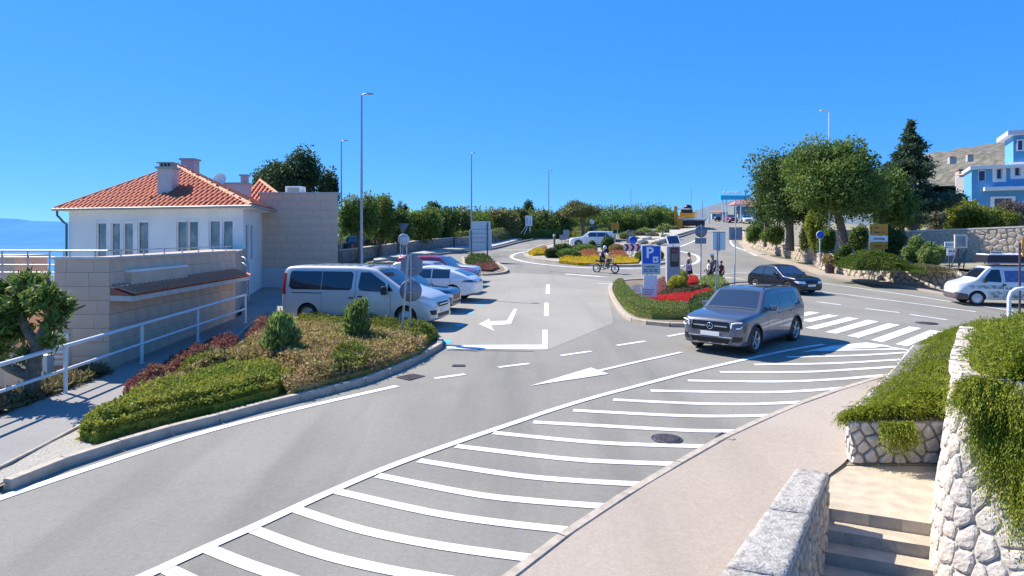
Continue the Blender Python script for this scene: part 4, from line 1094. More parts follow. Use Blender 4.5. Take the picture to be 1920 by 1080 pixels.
mb=MB(); mb.box((0,0,.42),(.55,.25,.86),b=.015); mb.build('cabinet',mat('cabinet_grey',(.55,.57,.56),.6),ub); mb=MB(); mb.box((.12,-.135,.55),(.08,.03,.17),b=.01); mb.build('socket',BLACK,ub)
# main railing along the walkway
rail=empty('walkway_railing',(-9.47,13.8,0),0,'long white tubular two-rail railing along the walkway','railing')
ys=[8.0,10.9,13.8,16.65,19.6,23.1]; rl=Vector((-9.47,13.8,0))
for y in ys:
    mb=MB(); z=gz(-9.4,y); mb.tube([(0,y-13.8,z-.1),(0,y-13.8,z+.98)],.042,10); mb.tube([(0,y-13.8,z-.01),(0,y-13.8,z+.012)],.08,10); mb.build('post',WMET,rail)
for a,b in zip(ys,ys[1:]):
    for h,r in ((1.0,.042),(.50,.033)):
        mb=MB(); mb.tube([(0,a-13.8+.003,gz(0,a)+h),(0,b-13.8-.003,gz(0,b)+h)],r,10); mb.build('rail',WMET,rail)
# terrace glass-and-steel railing
tr2=empty('terrace_railing',(-11.2,16.1,TZ),0,'thin steel railing on top of the terrace parapet in front of the house windows','railing')
pts=[(-1.35,.1),(0-.1,.1),(C1.x-tl.x-.12,C1.y-16)]
q=[Vector((p[0]+tl.x+11.2,p[1]+16-16.1,0)) for p in pts]
for a,b,n in ((q[0],q[1],2),(q[1],q[2],7)):
    mb=MB(); mb.tube([a+Vector((0,0,.15)),b+Vector((0,0,.15))],.02,6); mb.build('rail',STEEL,tr2)
    for i in range(n): p=a.lerp(b,(i+.5)/n); mb=MB(); mb.box((p.x,p.y,.075),(.03,.03,.15)); mb.build('post',STEEL,tr2)
# left terrace railing over the sea view
tr3=empty('balcony_railing',(-12,16.3,0),0,'steel balcony railing with thin bars in front of the sea at the left edge','railing')
zt=Z(470,16.3)
mb=MB(); mb.tube([(X(-20,16.3)+12,0,zt),(X(120,16.3)+12,0,zt)],.025,6); mb.build('rail',STEEL,tr3)
for pxx in (4,52,93,120): mb=MB(); mb.tube([(X(pxx,16.3)+12,0,zt-.75),(X(pxx,16.3)+12,0,zt-.02)],.018,6); mb.build('post',STEEL,tr3)
for k in range(3): mb=MB(); mb.tube([(X(-20,16.3)+12,0,zt-.16-k*.19),(X(120,16.3)+12,0,zt-.16-k*.19)],.009,5); mb.build('bar',STEEL,tr3)
wb=empty('terrace_block',(X(10,17),17,0),0,'pinkish clad block at the far left edge behind the steel railing','wall')
mb=MB(); mb.box((-.35,.6,1.2),(1.2,1.2,Z(483,17)*2-2.4)); mb.build('wall',CLAD,wb); mb=MB(); mb.box((-.35,.6,Z(483,17)+.03),(1.26,1.26,.06)); mb.build('coping',COPING,wb)
ww=empty('white_screen',(X(105,16.6),16.6,0),0,'small white wall panel with leaf shadows under the steel railing','wall panel')
mb=MB(); zz=(Z(516,16.6)+Z(552,16.6))/2; mb.box((0,0,zz),(.56,.06,.5)); mb.build('panel',WHITE,ww); mb=MB(); mb.box((0,0,zz-.3),(.62,.1,.08)); mb.build('base',COPING,ww)
# curved stair handrail at the end of the terrace wall
hr=empty('stair_handrail',(-10.2,24.6,0),0,'curved steel handrail going down at the end of the terrace wall','handrail')
for k in range(5):
    mb=MB(); z=Z(482+k*11,24.6); mb.tube([(0,0,z),(.12,-.1,z-.02),(.3,-.2,z-.2),(.36,-.25,z-.75)],.02 if k else .03,6); mb.build('rail',STEEL,hr)
# lower cream building and mature tree at the left
cb=empty('cream_building',(X(10,19),19,-1),0,'cream rendered wall of a lower building behind the tree','building')
mb=MB(); mb.box((-.6,.5,.15),(1.9,.6,3.2)); mb.build('wall',mat('cream_render',(.6,.58,.45),.9),cb)
mb=MB(); mb.box((-.6,.5,1.8),(2.1,.8,.1)); mb.build('coping',COPING,cb)
tb=Vector((X(55,13.4),13.4,-.35))
def TT(px,py,Y=13.4): p=at(px,py,Y)-tb; return tuple(p)
ft=empty('broadleaf_tree',tb,0,'small leafy tree with a forked crooked trunk behind the railing at the left','tree')
trunk(ft,[([(0.05,0,-.3),TT(62,700),TT(75,640),TT(95,600)],[.16,.14,.12,.1]),([TT(92,606),TT(100,560),TT(88,520)],[.09,.07,.03]),([TT(70,650),TT(40,600),TT(20,540)],[.1,.08,.04]),([TT(95,600),TT(140,580,13.6),TT(160,572,13.7)],[.06,.04,.015]),([TT(60,705),TT(20,690),TT(-20,665)],[.12,.1,.06]),([TT(20,600),TT(-10,560)],[.06,.04])])
bl=[]
for px,py,r,Y in ((30,560,.42,13.4),(85,545,.4,13.2),(60,520,.38,13.6),(5,600,.45,13.3),(95,625,.22,13.4),(118,562,.24,13.5),(40,610,.3,13.6),(-20,560,.5,13.5),(100,590,.25,13.3),(15,530,.35,13.8),(45,650,.18,13.3),(-10,640,.3,13.4)):
    p=at(px,py,Y)-tb; bl.append((p.x,p.y,p.z-.15,r*.76,r*.85,r*.6))
crown('crown',bl,5200,.085,L_OAK,ft,2.1,.8,.35,core=.4)
# ------------------------------------------------------------ vehicles
def itp(tab, x):
    xs = [p[0] for p in tab]; ys = [p[1] for p in tab]; return float(np.interp(x, xs, ys))
def cut(bm, ax, poly, side, nmin=.12):
    "cut the outline of a convex polygon into the shell, return the faces inside. ax: projection axis"
    i, j = {'y': (0,2), 'x': (1,2), 'z': (0,1)}[ax]; k = {'y':1,'x':0,'z':2}[ax]
    n = len(poly); A = sum(poly[a][0]*poly[(a+1)%n][1]-poly[(a+1)%n][0]*poly[a][1] for a in range(n))
    if A < 0: poly = poly[::-1]
    lo = [min(p[q] for p in poly)-.03 for q in (0,1)]; hi = [max(p[q] for p in poly)+.03 for q in (0,1)]
    def cand():
        out = []
        for f in bm.faces:
            f.normal_update()
            if f.normal[k]*side < nmin: continue
            a = [v.co[i] for v in f.verts]; b = [v.co[j] for v in f.verts]
            if max(a) < lo[0] or min(a) > hi[0] or max(b) < lo[1] or min(b) > hi[1]: continue
            out.append(f)
        return out
    for a, b in zip(poly, poly[1:]+poly[:1]):
        d = Vector((b[0]-a[0], b[1]-a[1])); 
        if d.length < 1e-5: continue
        nn = [0,0,0]; nn[i] = d.y; nn[j] = -d.x; co = [0,0,0]; co[i] = a[0]; co[j] = a[1]
        fs = cand(); ge = set(fs)
        for f in fs: ge.update(f.edges); ge.update(f.verts)
        bmesh.ops.bisect_plane(bm, geom=list(ge), plane_co=co, plane_no=nn, dist=1e-5)
    res = []
    for f in cand():
        c = f.calc_center_median(); ok = True
        for a, b in zip(poly, poly[1:]+poly[:1]):
            if (b[0]-a[0])*(c[j]-a[1])-(b[1]-a[1])*(c[i]-a[0]) < 0: ok = False; break
        if ok: res.append(f)
    return res
def shell(sp):
    "car body surface from its side, plan and section profiles; front at x=0"
    L = sp['L']; xs = sorted(set([round(a, 4) for a in sp['st']])); bm = bmesh.new(); rows = []
    for x in xs:
        zb, zt, w = itp(sp['bot'], x), itp(sp['top'], x), itp(sp['hw'], x); zbelt = itp(sp['belt'], x); tum = sp['tum']; r = itp(sp['rad'], x)
        zs = max(zt-r, zb+.2); bl = min(zbelt, zs-.02); mid = zb+(bl-zb)*.5
        def wz(z): return w*(1-.045*max(0,(mid-z)/(mid-zb))**1.5)*(1 if z < bl else 1)-(tum*max(0, z-bl) if z > bl else 0)-.012*max(0,(z-mid)/(bl-mid+1e-6))**2*(1 if z <= bl else 1)
        pr = [(w*.90, zb), (wz(zb+.05), zb+.045), (wz((zb+mid)/2), (zb+mid)/2), (wz(mid), mid), (wz((mid+bl)/2), (mid+bl)/2), (wz(bl), bl)]
        for q in (.33, .66, 1): z = bl+(zs-bl)*q; pr.append((wz(z), z))
        we = wz(zs); ri = min(r*1.25, we*.5)
        for t in (30, 60, 90): pr.append((we-ri*(1-math.cos(R(t))), zs+(zt-zs)*math.sin(R(t))*.97))
        wi = we-ri; cr = sp.get('crown', .03)
        for q in (.66, .33): pr.append((wi*q, zt-.03*r*0+cr*(1-q*q)*.6))
        pr = [(0, zb)]+pr+[(0, zt+cr*.6)]
        rows.append(([bm.verts.new((x, y, z)) for y, z in pr], [bm.verts.new((x, -y, z)) for y, z in pr[1:-1]]))
    m = len(rows[0][0])
    def ring(r): a, b = r; return a+b[::-1]
    for r0, r1 in zip(rows, rows[1:]):
        a, b = ring(r0), ring(r1); n = len(a)
        for k in range(n): bm.faces.new((a[k], a[(k+1)%n], b[(k+1)%n], b[k]))
    for r0 in (rows[0], rows[-1]):
        a, b = r0; a = list(a); b = [a[0]]+list(b)+[a[-1]]
        for k in range(m-1):
            if k == 0: bm.faces.new((a[0], a[1], b[1]))
            elif k == m-2: bm.faces.new((a[k], a[k+1], b[k]))
            else: bm.faces.new((a[k], a[k+1], b[k+1], b[k]))
    bmesh.ops.recalc_face_normals(bm, faces=bm.faces)
    me = bpy.data.meshes.new('tmp'); bm.to_mesh(me); bm.free()
    o = bpy.data.objects.new('tmp', me); COL.objects.link(o); md = o.modifiers.new('s', 'SUBSURF'); md.levels = 1; md.render_levels = 1
    dg = bpy.context.evaluated_depsgraph_get(); me2 = bpy.data.meshes.new_from_object(o.evaluated_get(dg)); bpy.data.objects.remove(o); bpy.data.meshes.remove(me)
    bm = bmesh.new(); bm.from_mesh(me2); bpy.data.meshes.remove(me2); return bm
def split(bm, faces, name, mt, parent, push=0., off=None):
    "lift faces out of the shell into a part of their own"
    fs = [f for f in faces if f.is_valid]
    if not fs: return None
    idx = {}; V = []; Fc = []; 
    for f in fs:
        q = []
        for v in f.verts:
            if v not in idx: idx[v] = len(V); V.append(v.co+v.normal*push)
            q.append(idx[v])
        Fc.append(q)
    me = bpy.data.meshes.new(name); me.from_pydata([tuple(v) for v in V], [], Fc); me.polygons.foreach_set('use_smooth', [True]*len(Fc)); me.materials.append(mt)
    bmesh.ops.delete(bm, geom=fs, context='FACES'); return obj(name, me, parent)
def circ(cx, cz, r, n=18, z0=None):
    p = [(cx+r*math.cos(2*math.pi*k/n), cz+r*math.sin(2*math.pi*k/n)) for k in range(n)]
    return p
def wheel(parent, x, y, r, w=.21, spokes=5, side=1, rimm=RIM, style='spoke'):
    "wheel with tyre and rim, axle along y, outer face towards side"
    M = Matrix.Translation((x, y, r)) @ Matrix.Rotation(R(-90*side), 4, 'X')
    root = empty('wheel'); root.parent = parent; root.location = (x, y, r); root.rotation_euler = (R(-90*side), 0, 0)
    ri = r*.68; mb = MB(); mb.lathe([(ri,-w/2),(r*.93,-w/2),(r,-w/2+.03),(r,w/2-.03),(r*.93,w/2),(ri+.012,w/2),(ri,w/2-.02),(ri*.97,-w/2)], 28); mb.build('tyre', RUBBER, root)
    mb = MB(); mb.lathe([(ri*1.01,w/2-.005),(ri*.93,w/2-.012),(ri*.88,w/2-.05),(ri*.86,-w/2+.03)], 28)
    if style == 'spoke':
        mb.lathe([(.001,w/2-.03),(ri*.17,w/2-.03),(ri*.2,w/2-.06)], 14)
        for k in range(spokes):
            for dd in (-.11,.11):
                a = 2*math.pi*k/spokes; p0 = Vector((math.cos(a+dd*2.2)*ri*.15, math.sin(a+dd*2.2)*ri*.15, w/2-.04)); p1 = Vector((math.cos(a+dd)*ri*.93, math.sin(a+dd)*ri*.93, w/2-.022))
                mb.tube([p0,(p0+p1)/2,p1], [ri*.075,ri*.06,ri*.075], 5)
    else:
        mb.lathe([(.001,w/2-.01),(ri*.25,w/2-.012),(ri*.4,w/2-.035),(ri*.7,w/2-.03),(ri*.9,w/2-.05)], 24)
        for k in range(8): a = 2*math.pi*k/8; mb.box((math.cos(a)*ri*.62, math.sin(a)*ri*.62, w/2-.028), (ri*.1,ri*.1,.02))
    mb.build('rim', rimm, root)
    mb = MB(); mb.lathe([(.001,-.02),(ri*.8,-.02)], 16); mb.build('brake_disc', mat('brake_disc',(.12,.12,.12),.4,.7), root)
    return root
def vehicle(name, sp, loc, ang, label, cat='car', group=None, sc=1.0, z=None):
    root = empty(name, (loc[0], loc[1], gz(*loc[:2]) if z is None else z), ang, label, cat, group, sc=sc)
    L = sp['L']; bm = shell(sp); R0 = empty('tmp')
    paint = sp['paint']; parts = []
    def off(o): return o
    for nm, mt, ax, side, poly, push in sp['cuts']:
        sides = (1,-1) if side == 0 else (side,)
        for s in sides:
            if ax in ('x','z') and side == 0: raise ValueError
            f = cut(bm, ax, list(poly), s, sp.get('nmin', .12)); o = split(bm, f, nm, mt, root, push)
            if o: parts.append(o)
    for nm, mt, ax, side, poly, push in sp.get('mirror', []):   # front/rear parts repeated left and right
        for s in (1,-1):
            p = [(a*s, b) for a, b in poly]; f = cut(bm, ax, p, side, sp.get('nmin', .12)); o = split(bm, f, nm, mt, root, push)
            if o: parts.append(o)
    for wx in sp['wheels']:
        for s in (1,-1):
            f = cut(bm, 'y', circ(wx, sp['wr']+.01, sp['wr']*1.13), s, .05); bmesh.ops.delete(bm, geom=f, context='FACES')
    me = bpy.data.meshes.new('body'); bm.to_mesh(me); bm.free(); me.polygons.foreach_set('use_smooth', [True]*len(me.polygons)); me.materials.append(paint)
    body = obj('body', me, root); parts.append(body)
    hwm = itp(sp['hw'], L*.5)
    for p in parts: p.location = (-L/2, 0, 0)
    # dark floor and wheel wells
    mb = MB(); mb.box((0,0,itp(sp['bot'],L/2)+.2), (L*.94, hwm*1.45, .3)); 
    mb.build('underbody', BLACK, root)
    for wx in sp['wheels']:
        for s in (1,-1):
            wheel(root, wx-L/2, s*(hwm-.125), sp['wr'], .21, sp.get('spokes',5), s, sp.get('rim', RIM), sp.get('wstyle','spoke'))
            if sp.get('lip'):
                mb = MB(); r_ = sp['wr']*1.15; pts = [(wx-L/2+r_*math.cos(t), s*(itp(sp['hw'],wx)*.985), sp['wr']+.01+r_*math.sin(t)) for t in np.linspace(-.15,math.pi+.15,13)]; mb.tube(pts,.028,6); mb.build('wheel_arch_trim', sp['lip'], root)
    for nm, mt, fn in sp.get('extra', []):
        mb = MB(); fn(mb); o = mb.build(nm, mt, root)
    bpy.data.objects.remove(R0)
    return root
def lin(a, b, n): return [a+(b-a)*i/(n-1) for i in range(n)]
def paintm(name, c, metal=.35, rough=.32): return mat('paint_'+name, c, rough, metal, coat=1, spec=.5)
def inner_floor(z): pass
# generic hatch / suv builder -------------------------------------------------
def suv_spec(paint, L=4.63, W=1.83, H=1.66, hood=.98, hoodx=1.25, roofx=1.95, roofend=4.25, tailx=4.5, wr=.36, wb=(.86,3.69), belt=1.0, gc=.2, glass=GLASS, boxy=1.0, lip=None, spokes=5, rim=RIM, rearwin=True, sideglass=True, front='suv', pillars=None, seam=True, rails=False, tumble=.26, noseh=.80, rooflow=0):
    h = W/2
    sp = dict(L=L, paint=paint, wr=wr, wheels=wb, spokes=spokes, rim=rim, lip=lip)
    sp['st'] = [0,.02,.06,.13,.22]+lin(.35, hoodx-.1, 7)+[hoodx-.03, hoodx+.05]+lin(hoodx+.15, roofx-.08, 4)+[roofx, roofx+.15]+lin(roofx+.4, roofend-.2, 9)+[roofend]+[roofend+(L-roofend)*k for k in (.3,.55,.72)]+[L-.06,L-.02,L]
    sp['top'] = [(0,noseh-.14),(.02,noseh-.07),(.06,noseh),(.13,noseh+.055),(.3,hood-.065),(.7,hood-.02),(hoodx,hood+.02),(roofx,H-.05),(roofx+.35,H-.005),((roofx+roofend)/2,H),(roofend,H-.05-rooflow)]
    if boxy >= .9: sp['top'] += [(roofend+(L-roofend)*.3,H-.16-rooflow),(roofend+(L-roofend)*.72,belt+.10),(L-.05,belt-.02),(L-.02,belt-.10),(L,belt-.22)]
    else: sp['top'] += [(roofend+(L-roofend)*.3,H-.22-rooflow),(roofend+(L-roofend)*.65,belt+.08),(L-.06,belt+.0),(L-.02,belt-.1),(L,belt-.2)]
    sp['bot'] = [(0,gc+.10),(.03,gc+.06),(.15,gc+.01),(.5,gc),(L-.6,gc),(L-.12,gc+.06),(L,gc+.16)]
    sp['hw'] = [(0,h*.66),(.02,h*.76),(.06,h*.85),(.13,h*.92),(.3,h*.975),(.7,h),(L-.8,h),(L-.25,h*.965),(L-.08,h*.91),(L-.02,h*.85),(L,h*.78)]
    sp['belt'] = [(0,noseh-.22),(.3,hood-.2),(hoodx,hood-.1),(roofx,belt),(L-.5,belt+.03),(L-.1,belt-.06),(L,belt-.28)]
    sp['rad'] = [(0,.08),(.3,.10),(hoodx-.1,.09),(hoodx+.1,.07),(roofx,.10),(roofend,.11),(L,.1)]
    sp['tum'] = tumble
    g0, g1 = belt+.035, H-.155
    xa = hoodx+.42; xr = L-.62
    wind = [('windshield',glass,'z',1,[(hoodx+.07,-h*.80),(hoodx+.07,h*.80),(roofx-.04,h*.66),(roofx-.04,-h*.66)],-.003)]
    def ws(z): return (z-g0)/(g1-g0)
    side = []
    ps = pillars or [xa, xa+.98, xa+1.02, xa+1.85, xa+1.9, xr]
    sl = roofx-hoodx-.1
    for k in range(0, len(ps), 2):
        a, b = ps[k], ps[k+1]
        a2 = a+.50*sl if k == 0 else a
        b2 = b-(.22 if boxy >= .9 else .5) if k == len(ps)-2 else b
        bb = g1-(rooflow*.8 if k == len(ps)-2 else 0)
        side.append(('side_window',glass,'y',0,[(a,g0),(b,g0+.01),(b2,bb),(a2,g1)],-.004))
    sp['cuts'] = wind+side
    if rearwin: sp['cuts'] += [('rear_window',glass,'x',1,[(-h*.68,belt+.08),(h*.68,belt+.08),(h*.6,H-.18-rooflow),(-h*.6,H-.18-rooflow)],-.003)]
    if seam:
        SE = BLACK
        for xx in (ps[1]+.02, ps[3]+.02 if len(ps) > 3 else None, ps[0]-.03):
            if xx: sp['cuts'].append(('door_seam',SE,'y',0,[(xx-.006,gc+.14),(xx+.006,gc+.14),(xx+.006,g0-.02),(xx-.006,g0-.02)],-.002))
        sp['cuts'].append(('bonnet_seam',SE,'z',1,[(hoodx-.02,-h*.78),(hoodx-.02,h*.78),(hoodx+.035,h*.78),(hoodx+.035,-h*.78)],-.004))
    sp['cuts'] += [('sill_trim',lip or BLACK,'y',0,[(wb[0]+wr*1.14,gc+.02),(wb[1]-wr*1.14,gc+.02),(wb[1]-wr*1.14,gc+.11),(wb[0]+wr*1.14,gc+.11)],0)]
    ex = []
    def mirrors(mb):
        for s in (1,-1):
            mb.box((hoodx+.50-L/2, s*(h+.10), belt+.10), (.12,.22,.15), rz=-.15*s, b=.04)
            mb.box((hoodx+.50-L/2, s*(h-.02), belt+.04), (.06,.14,.04))
    ex.append(('door_mirror', paint, mirrors))
    def handles(mb):
        for s in (1,-1):
            for xx in (ps[1]-.16, (ps[3]-.16 if len(ps)>3 else None)):
                if xx: mb.box((xx-L/2, s*(h+.006), belt-.10), (.2,.03,.03), b=.01)
    ex.append(('door_handle', paint, handles))
    if rails:
        def rl(mb):
            for s in (1,-1):
                x0,x1 = roofx+.1-L/2, roofend-.15-L/2
                mb.tube([(x0,s*h*.69,H-.02),(x0+.12,s*h*.69,H+.045),((x0+x1)/2,s*h*.69,H+.06),(x1-.12,s*h*.69,H+.03),(x1,s*h*.69,H-.03)],.018,6)
        ex.append(('roof_rail', BLACK, rl))
    def wip(mb):
        for yy in (-.45,.1): mb.tube([(hoodx+.06-L/2,yy,hood+.06),(hoodx+.16-L/2,yy+.5,hood+.14)],.012,5)
    ex.append(('wiper', BLACK, wip))
    sp['extra'] = ex; sp['mirror'] = []; sp['h'] = h; return sp
def textmesh(txt, size, depth=.004, align='CENTER', bold=0):
    cu = bpy.data.curves.new('t', 'FONT'); cu.body = txt; cu.size = size; cu.align_x = align; cu.align_y = 'CENTER'; cu.extrude = depth; cu.offset = bold; cu.resolution_u = 2
    o = bpy.data.objects.new('t', cu); COL.objects.link(o); dg = bpy.context.evaluated_depsgraph_get(); me = bpy.data.meshes.new_from_object(o.evaluated_get(dg)); bpy.data.objects.remove(o); return me
DKTXT = mat('dark_lettering', (.03,.03,.05), .6)
def plate(root, x, z, sgn, w=.52, y=0, txt='SE 412 KM'):
    mb = MB(); mb.box((x, y, z), (.02, w, .115), b=.004); p = mb.build('number_plate', PLATE, root)
    return p
# ---- grey SUV ------------------------------------------------------------
P_GREY = paintm('grey', (.095,.108,.145), .3, .3)
sp = suv_spec(P_GREY, rails=True, lip=mat('grey_lip',(.055,.058,.066),.4,.3), noseh=.90, hood=1.06, belt=1.06, hoodx=1.22, roofx=1.85)
h = sp['h']
G_DARK = mat('grille_black', (.008,.008,.012), .3)
sp['cuts'] += [('grille',G_DARK,'x',-1,[(-h*.58,.62),(h*.58,.62),(h*.62,.72),(h*.56,.86),(-h*.56,.86),(-h*.62,.72)],-.02),
               ('lower_grille',G_DARK,'x',-1,[(-h*.55,.30),(h*.55,.30),(h*.62,.43),(-h*.62,.43)],-.02)]
sp['mirror'] += [('headlight',LAMPD,'x',-1,[(h*.63,.70),(h*.93,.68),(h*.985,.86),(h*.66,.875)],.004),
                 ('side_intake',G_DARK,'x',-1,[(h*.66,.35),(h*.9,.37),(h*.93,.50),(h*.7,.50)],-.01),
                 ('tail_light',REDL,'x',1,[(h*.55,.92),(h*.97,.92),(h*.97,1.07),(h*.55,1.04)],.004)]
L=sp['L']
def gb(mb): 
    for s in (1,-1): mb.box((-L/2-.0+.005, s*.30, .745), (.03,.36,.035), b=.01)
def star(mb):
    for k in range(3):
        a=R(90+120*k); mb.tube([(-L/2-.02,0,.745),(-L/2-.02,.075*math.cos(a),.745+.075*math.sin(a))],[.014,.004],4)
    mb.tube([(-L/2-.018,.085*math.cos(t),.745+.085*math.sin(t)) for t in np.linspace(0,2*math.pi,17)],.009,5)
def drl(mb):
    for s in (1,-1):
        pts=[(.34+.06,s*.615,.70)]; 
        mb.tube([(-L/2-.012,s*.60,.72),(-L/2-.012,s*.62,.84),(-L/2+.03,s*.72,.865),(-L/2+.13,s*.835,.865)],.02,6)
        mb.tube([(-L/2+.03,s*.72,.715),(-L/2+.10,s*.81,.72),(-L/2+.13,s*.835,.77)],.018,6)
DRL = mat('lamp_white', (.9,.92,.95), .2)
def skid(mb):
    mb.box((-L/2+.04,0,.285),(.06,1.0,.03),b=.01)
    for y in (-.38,0,.38): mb.box((-L/2+.01,y,.285),(.02,.08,.04),b=.006)
def lip2(mb):
    for s in (1,-1): mb.box((-L/2+.0,s*.44,.47),(.05,.36,.028),b=.008)
def dash(mb):
    for y in (-.38,.38): mb.box((-.3,y,.98),(.16,.42,.5),b=.06); mb.box((-.27,y,1.3),(.1,.22,.2),b=.05)
    mb.box((-.95,0,.98),(.5,1.4,.16),b=.05)
sp['extra'] += [('grille_bar',CHROME,gb),('star_emblem',CHROME,star),('running_light',DRL,drl),('skid_plate',RIM,skid),('bumper_trim',CHROME,lip2)]
suv = vehicle('suv', sp, (7.0,19.35), R(46), 'dark grey SUV with roof rails driving between the hatching and the flower island', sc=1.01)
plate(suv, -L/2-.012, .535, -1, .54)
# ---- silver passenger van -------------------------------------------------
P_SILV = paintm('silver', (.60,.59,.57), .15, .33)
L=5.4; h=.97
v = dict(L=L, paint=P_SILV, wr=.345, wheels=(.95,4.42), wstyle='cap', rim=mat('wheel_cap',(.5,.51,.53),.35,.6), tum=.15, nmin=.1)
v['st']=[0,.02,.07,.15,.28,.45,.65,.85,1.0,1.1,1.25,1.45,1.65,1.85,2.0,2.15]+lin(2.4,5.0,10)+[5.2,5.3,5.36,5.39,5.4]
v['top']=[(0,.62),(.02,.74),(.07,.86),(.15,.96),(.45,1.10),(.95,1.22),(1.1,1.27),(2.0,1.84),(2.2,1.91),(2.6,1.955),(4.8,1.955),(5.2,1.93),(5.36,1.86),(5.4,1.74)]
v['bot']=[(0,.30),(.05,.24),(.2,.2),(5.2,.24),(5.4,.36)]
v['hw']=[(0,h*.70),(.02,h*.78),(.07,h*.86),(.15,h*.92),(.35,h*.97),(.8,h),(5.1,h),(5.3,h*.97),(5.4,h*.93)]
v['belt']=[(0,.5),(.4,.85),(1.1,1.08),(1.6,1.16),(5.4,1.2)]
v['rad']=[(0,.1),(.5,.14),(1.1,.1),(2.0,.09),(2.4,.12),(5.4,.11)]
VG = mat('van_glass',(.012,.014,.03),.06,spec=.8,coat=.4)
v['cuts']=[('windshield',VG,'z',1,[(1.12,-.80),(1.12,.80),(1.98,.70),(1.98,-.70)],-.003),
 ('quarter_window',VG,'y',0,[(1.36,1.16),(1.56,1.16),(1.56,1.42)],-.003),
 ('door_window',VG,'y',0,[(1.62,1.13),(2.55,1.17),(2.6,1.3),(2.55,1.76),(2.2,1.76),(1.66,1.42)],-.004),
 ('side_window',VG,'y',0,[(2.82,1.22),(2.92,1.17),(3.92,1.17),(3.92,1.77),(2.88,1.77),(2.80,1.7)],-.004),
 ('side_window',VG,'y',0,[(3.935,1.17),(5.0,1.17),(5.12,1.25),(5.12,1.7),(5.06,1.77),(3.935,1.77)],-.004),
 ('rear_window',VG,'x',1,[(-.75,1.2),(.75,1.2),(.72,1.75),(-.72,1.75)],-.003),
 ('sliding_rail',BLACK,'y',0,[(3.9,1.045),(5.0,1.045),(5.0,1.075),(3.9,1.075)],-.002),
 ('door_seam',BLACK,'y',0,[(2.69,.3),(2.705,.3),(2.705,1.8),(2.69,1.8)],-.002),
 ('door_seam',BLACK,'y',0,[(3.905,.3),(3.918,.3),(3.918,1.13),(3.905,1.13)],-.002),
 ('door_seam',BLACK,'y',0,[(1.45,.45),(1.463,.45),(1.463,1.05),(1.45,1.05)],-.002),
 ('sill_trim',BLACK,'y',0,[(1.4,.2),(4.0,.2),(4.0,.34),(1.4,.34)],0),
 ('tail_light',REDL,'y',0,[(5.24,1.0),(5.4,1.0),(5.4,1.7),(5.26,1.7)],.004),
 ('grille',BLACK,'x',-1,[(-.42,.66),(.42,.66),(.5,.80),(-.5,.80)],-.01),
 ('lower_grille',BLACK,'x',-1,[(-.5,.33),(.5,.33),(.55,.46),(-.55,.46)],-.01)]
v['mirror']=[('headlight',LAMP,'x',-1,[(.52,.70),(.80,.70),(.93,.86),(.90,.96),(.62,.86)],.005),('fog_light_recess',BLACK,'x',-1,[(.62,.42),(.86,.44),(.88,.58),(.62,.58)],-.01)]
def ribs(mb):
    for k in range(9): mb.box((-.9+k*.33,0,1.972),(.16,1.15,.012),b=.004)
def mir(mb):
    for s in (1,-1): mb.box((-L/2+1.62,s*(h+.14),1.2),(.16,.2,.28),b=.05); mb.box((-L/2+1.62,s*(h+.02),1.12),(.08,.14,.06))
def hnd(mb):
    for s in (1,-1): mb.box((-L/2+2.5,s*(h+.01),.98),(.2,.03,.04),b=.01); mb.box((-L/2+2.82,s*(h+.01),.93),(.2,.03,.04),b=.01)
v['extra']=[('roof_rib',P_SILV,ribs),('door_mirror',BLACK,mir),('door_handle',BLACK,hnd),('chrome_bar',CHROME,lambda mb:mb.box((-L/2-.0,0,.735),(.03,.8,.03),b=.008))]
van = vehicle('passenger_van', v, (-5.1,23.1), R(166), 'silver passenger van with dark side windows, first in the parked row', 'van', 'vehicles parked in the bay row', 1.05)
plate(van,-L/2-.005,.56,-1)
# ---- the row behind --------------------------------------------------------
def parked(nm, sp, x, y, a, lab, **k): return vehicle(nm, sp, (x,y), R(a), lab, 'car', 'vehicles parked in the bay row', **k)
def std_front(sp, noseh=.8):
    h=sp['h']; sp['cuts']+=[('grille',G_DARK,'x',-1,[(-h*.45,noseh-.32),(h*.45,noseh-.32),(h*.5,noseh-.12),(-h*.5,noseh-.12)],-.01),('lower_grille',G_DARK,'x',-1,[(-h*.5,.3),(h*.5,.3),(h*.55,.42),(-h*.55,.42)],-.01)]
    sp['mirror']+=[('headlight',LAMP,'x',-1,[(h*.55,noseh-.24),(h*.92,noseh-.2),(h*.985,noseh-.05),(h*.6,noseh-.1)],.004),('tail_light',REDL,'x',1,[(h*.5,.84),(h*.96,.84),(h*.96,.98),(h*.5,.96)],.004)]
    return sp
P_BLUE = paintm('steel_blue', (.05,.09,.17), .5)
sb_ = std_front(suv_spec(P_BLUE,L=4.35,W=1.8,H=1.5,hood=.95,belt=.95,roofend=3.6,boxy=.5,wr=.33,wb=(.85,3.45),gc=.17))
c=parked('parked_car', sb_, -4.35,26.6,168,'steel blue hatchback parked nose out between the van and the white coupe')
P_WHT = paintm('white', (.80,.80,.80), .0, .3)
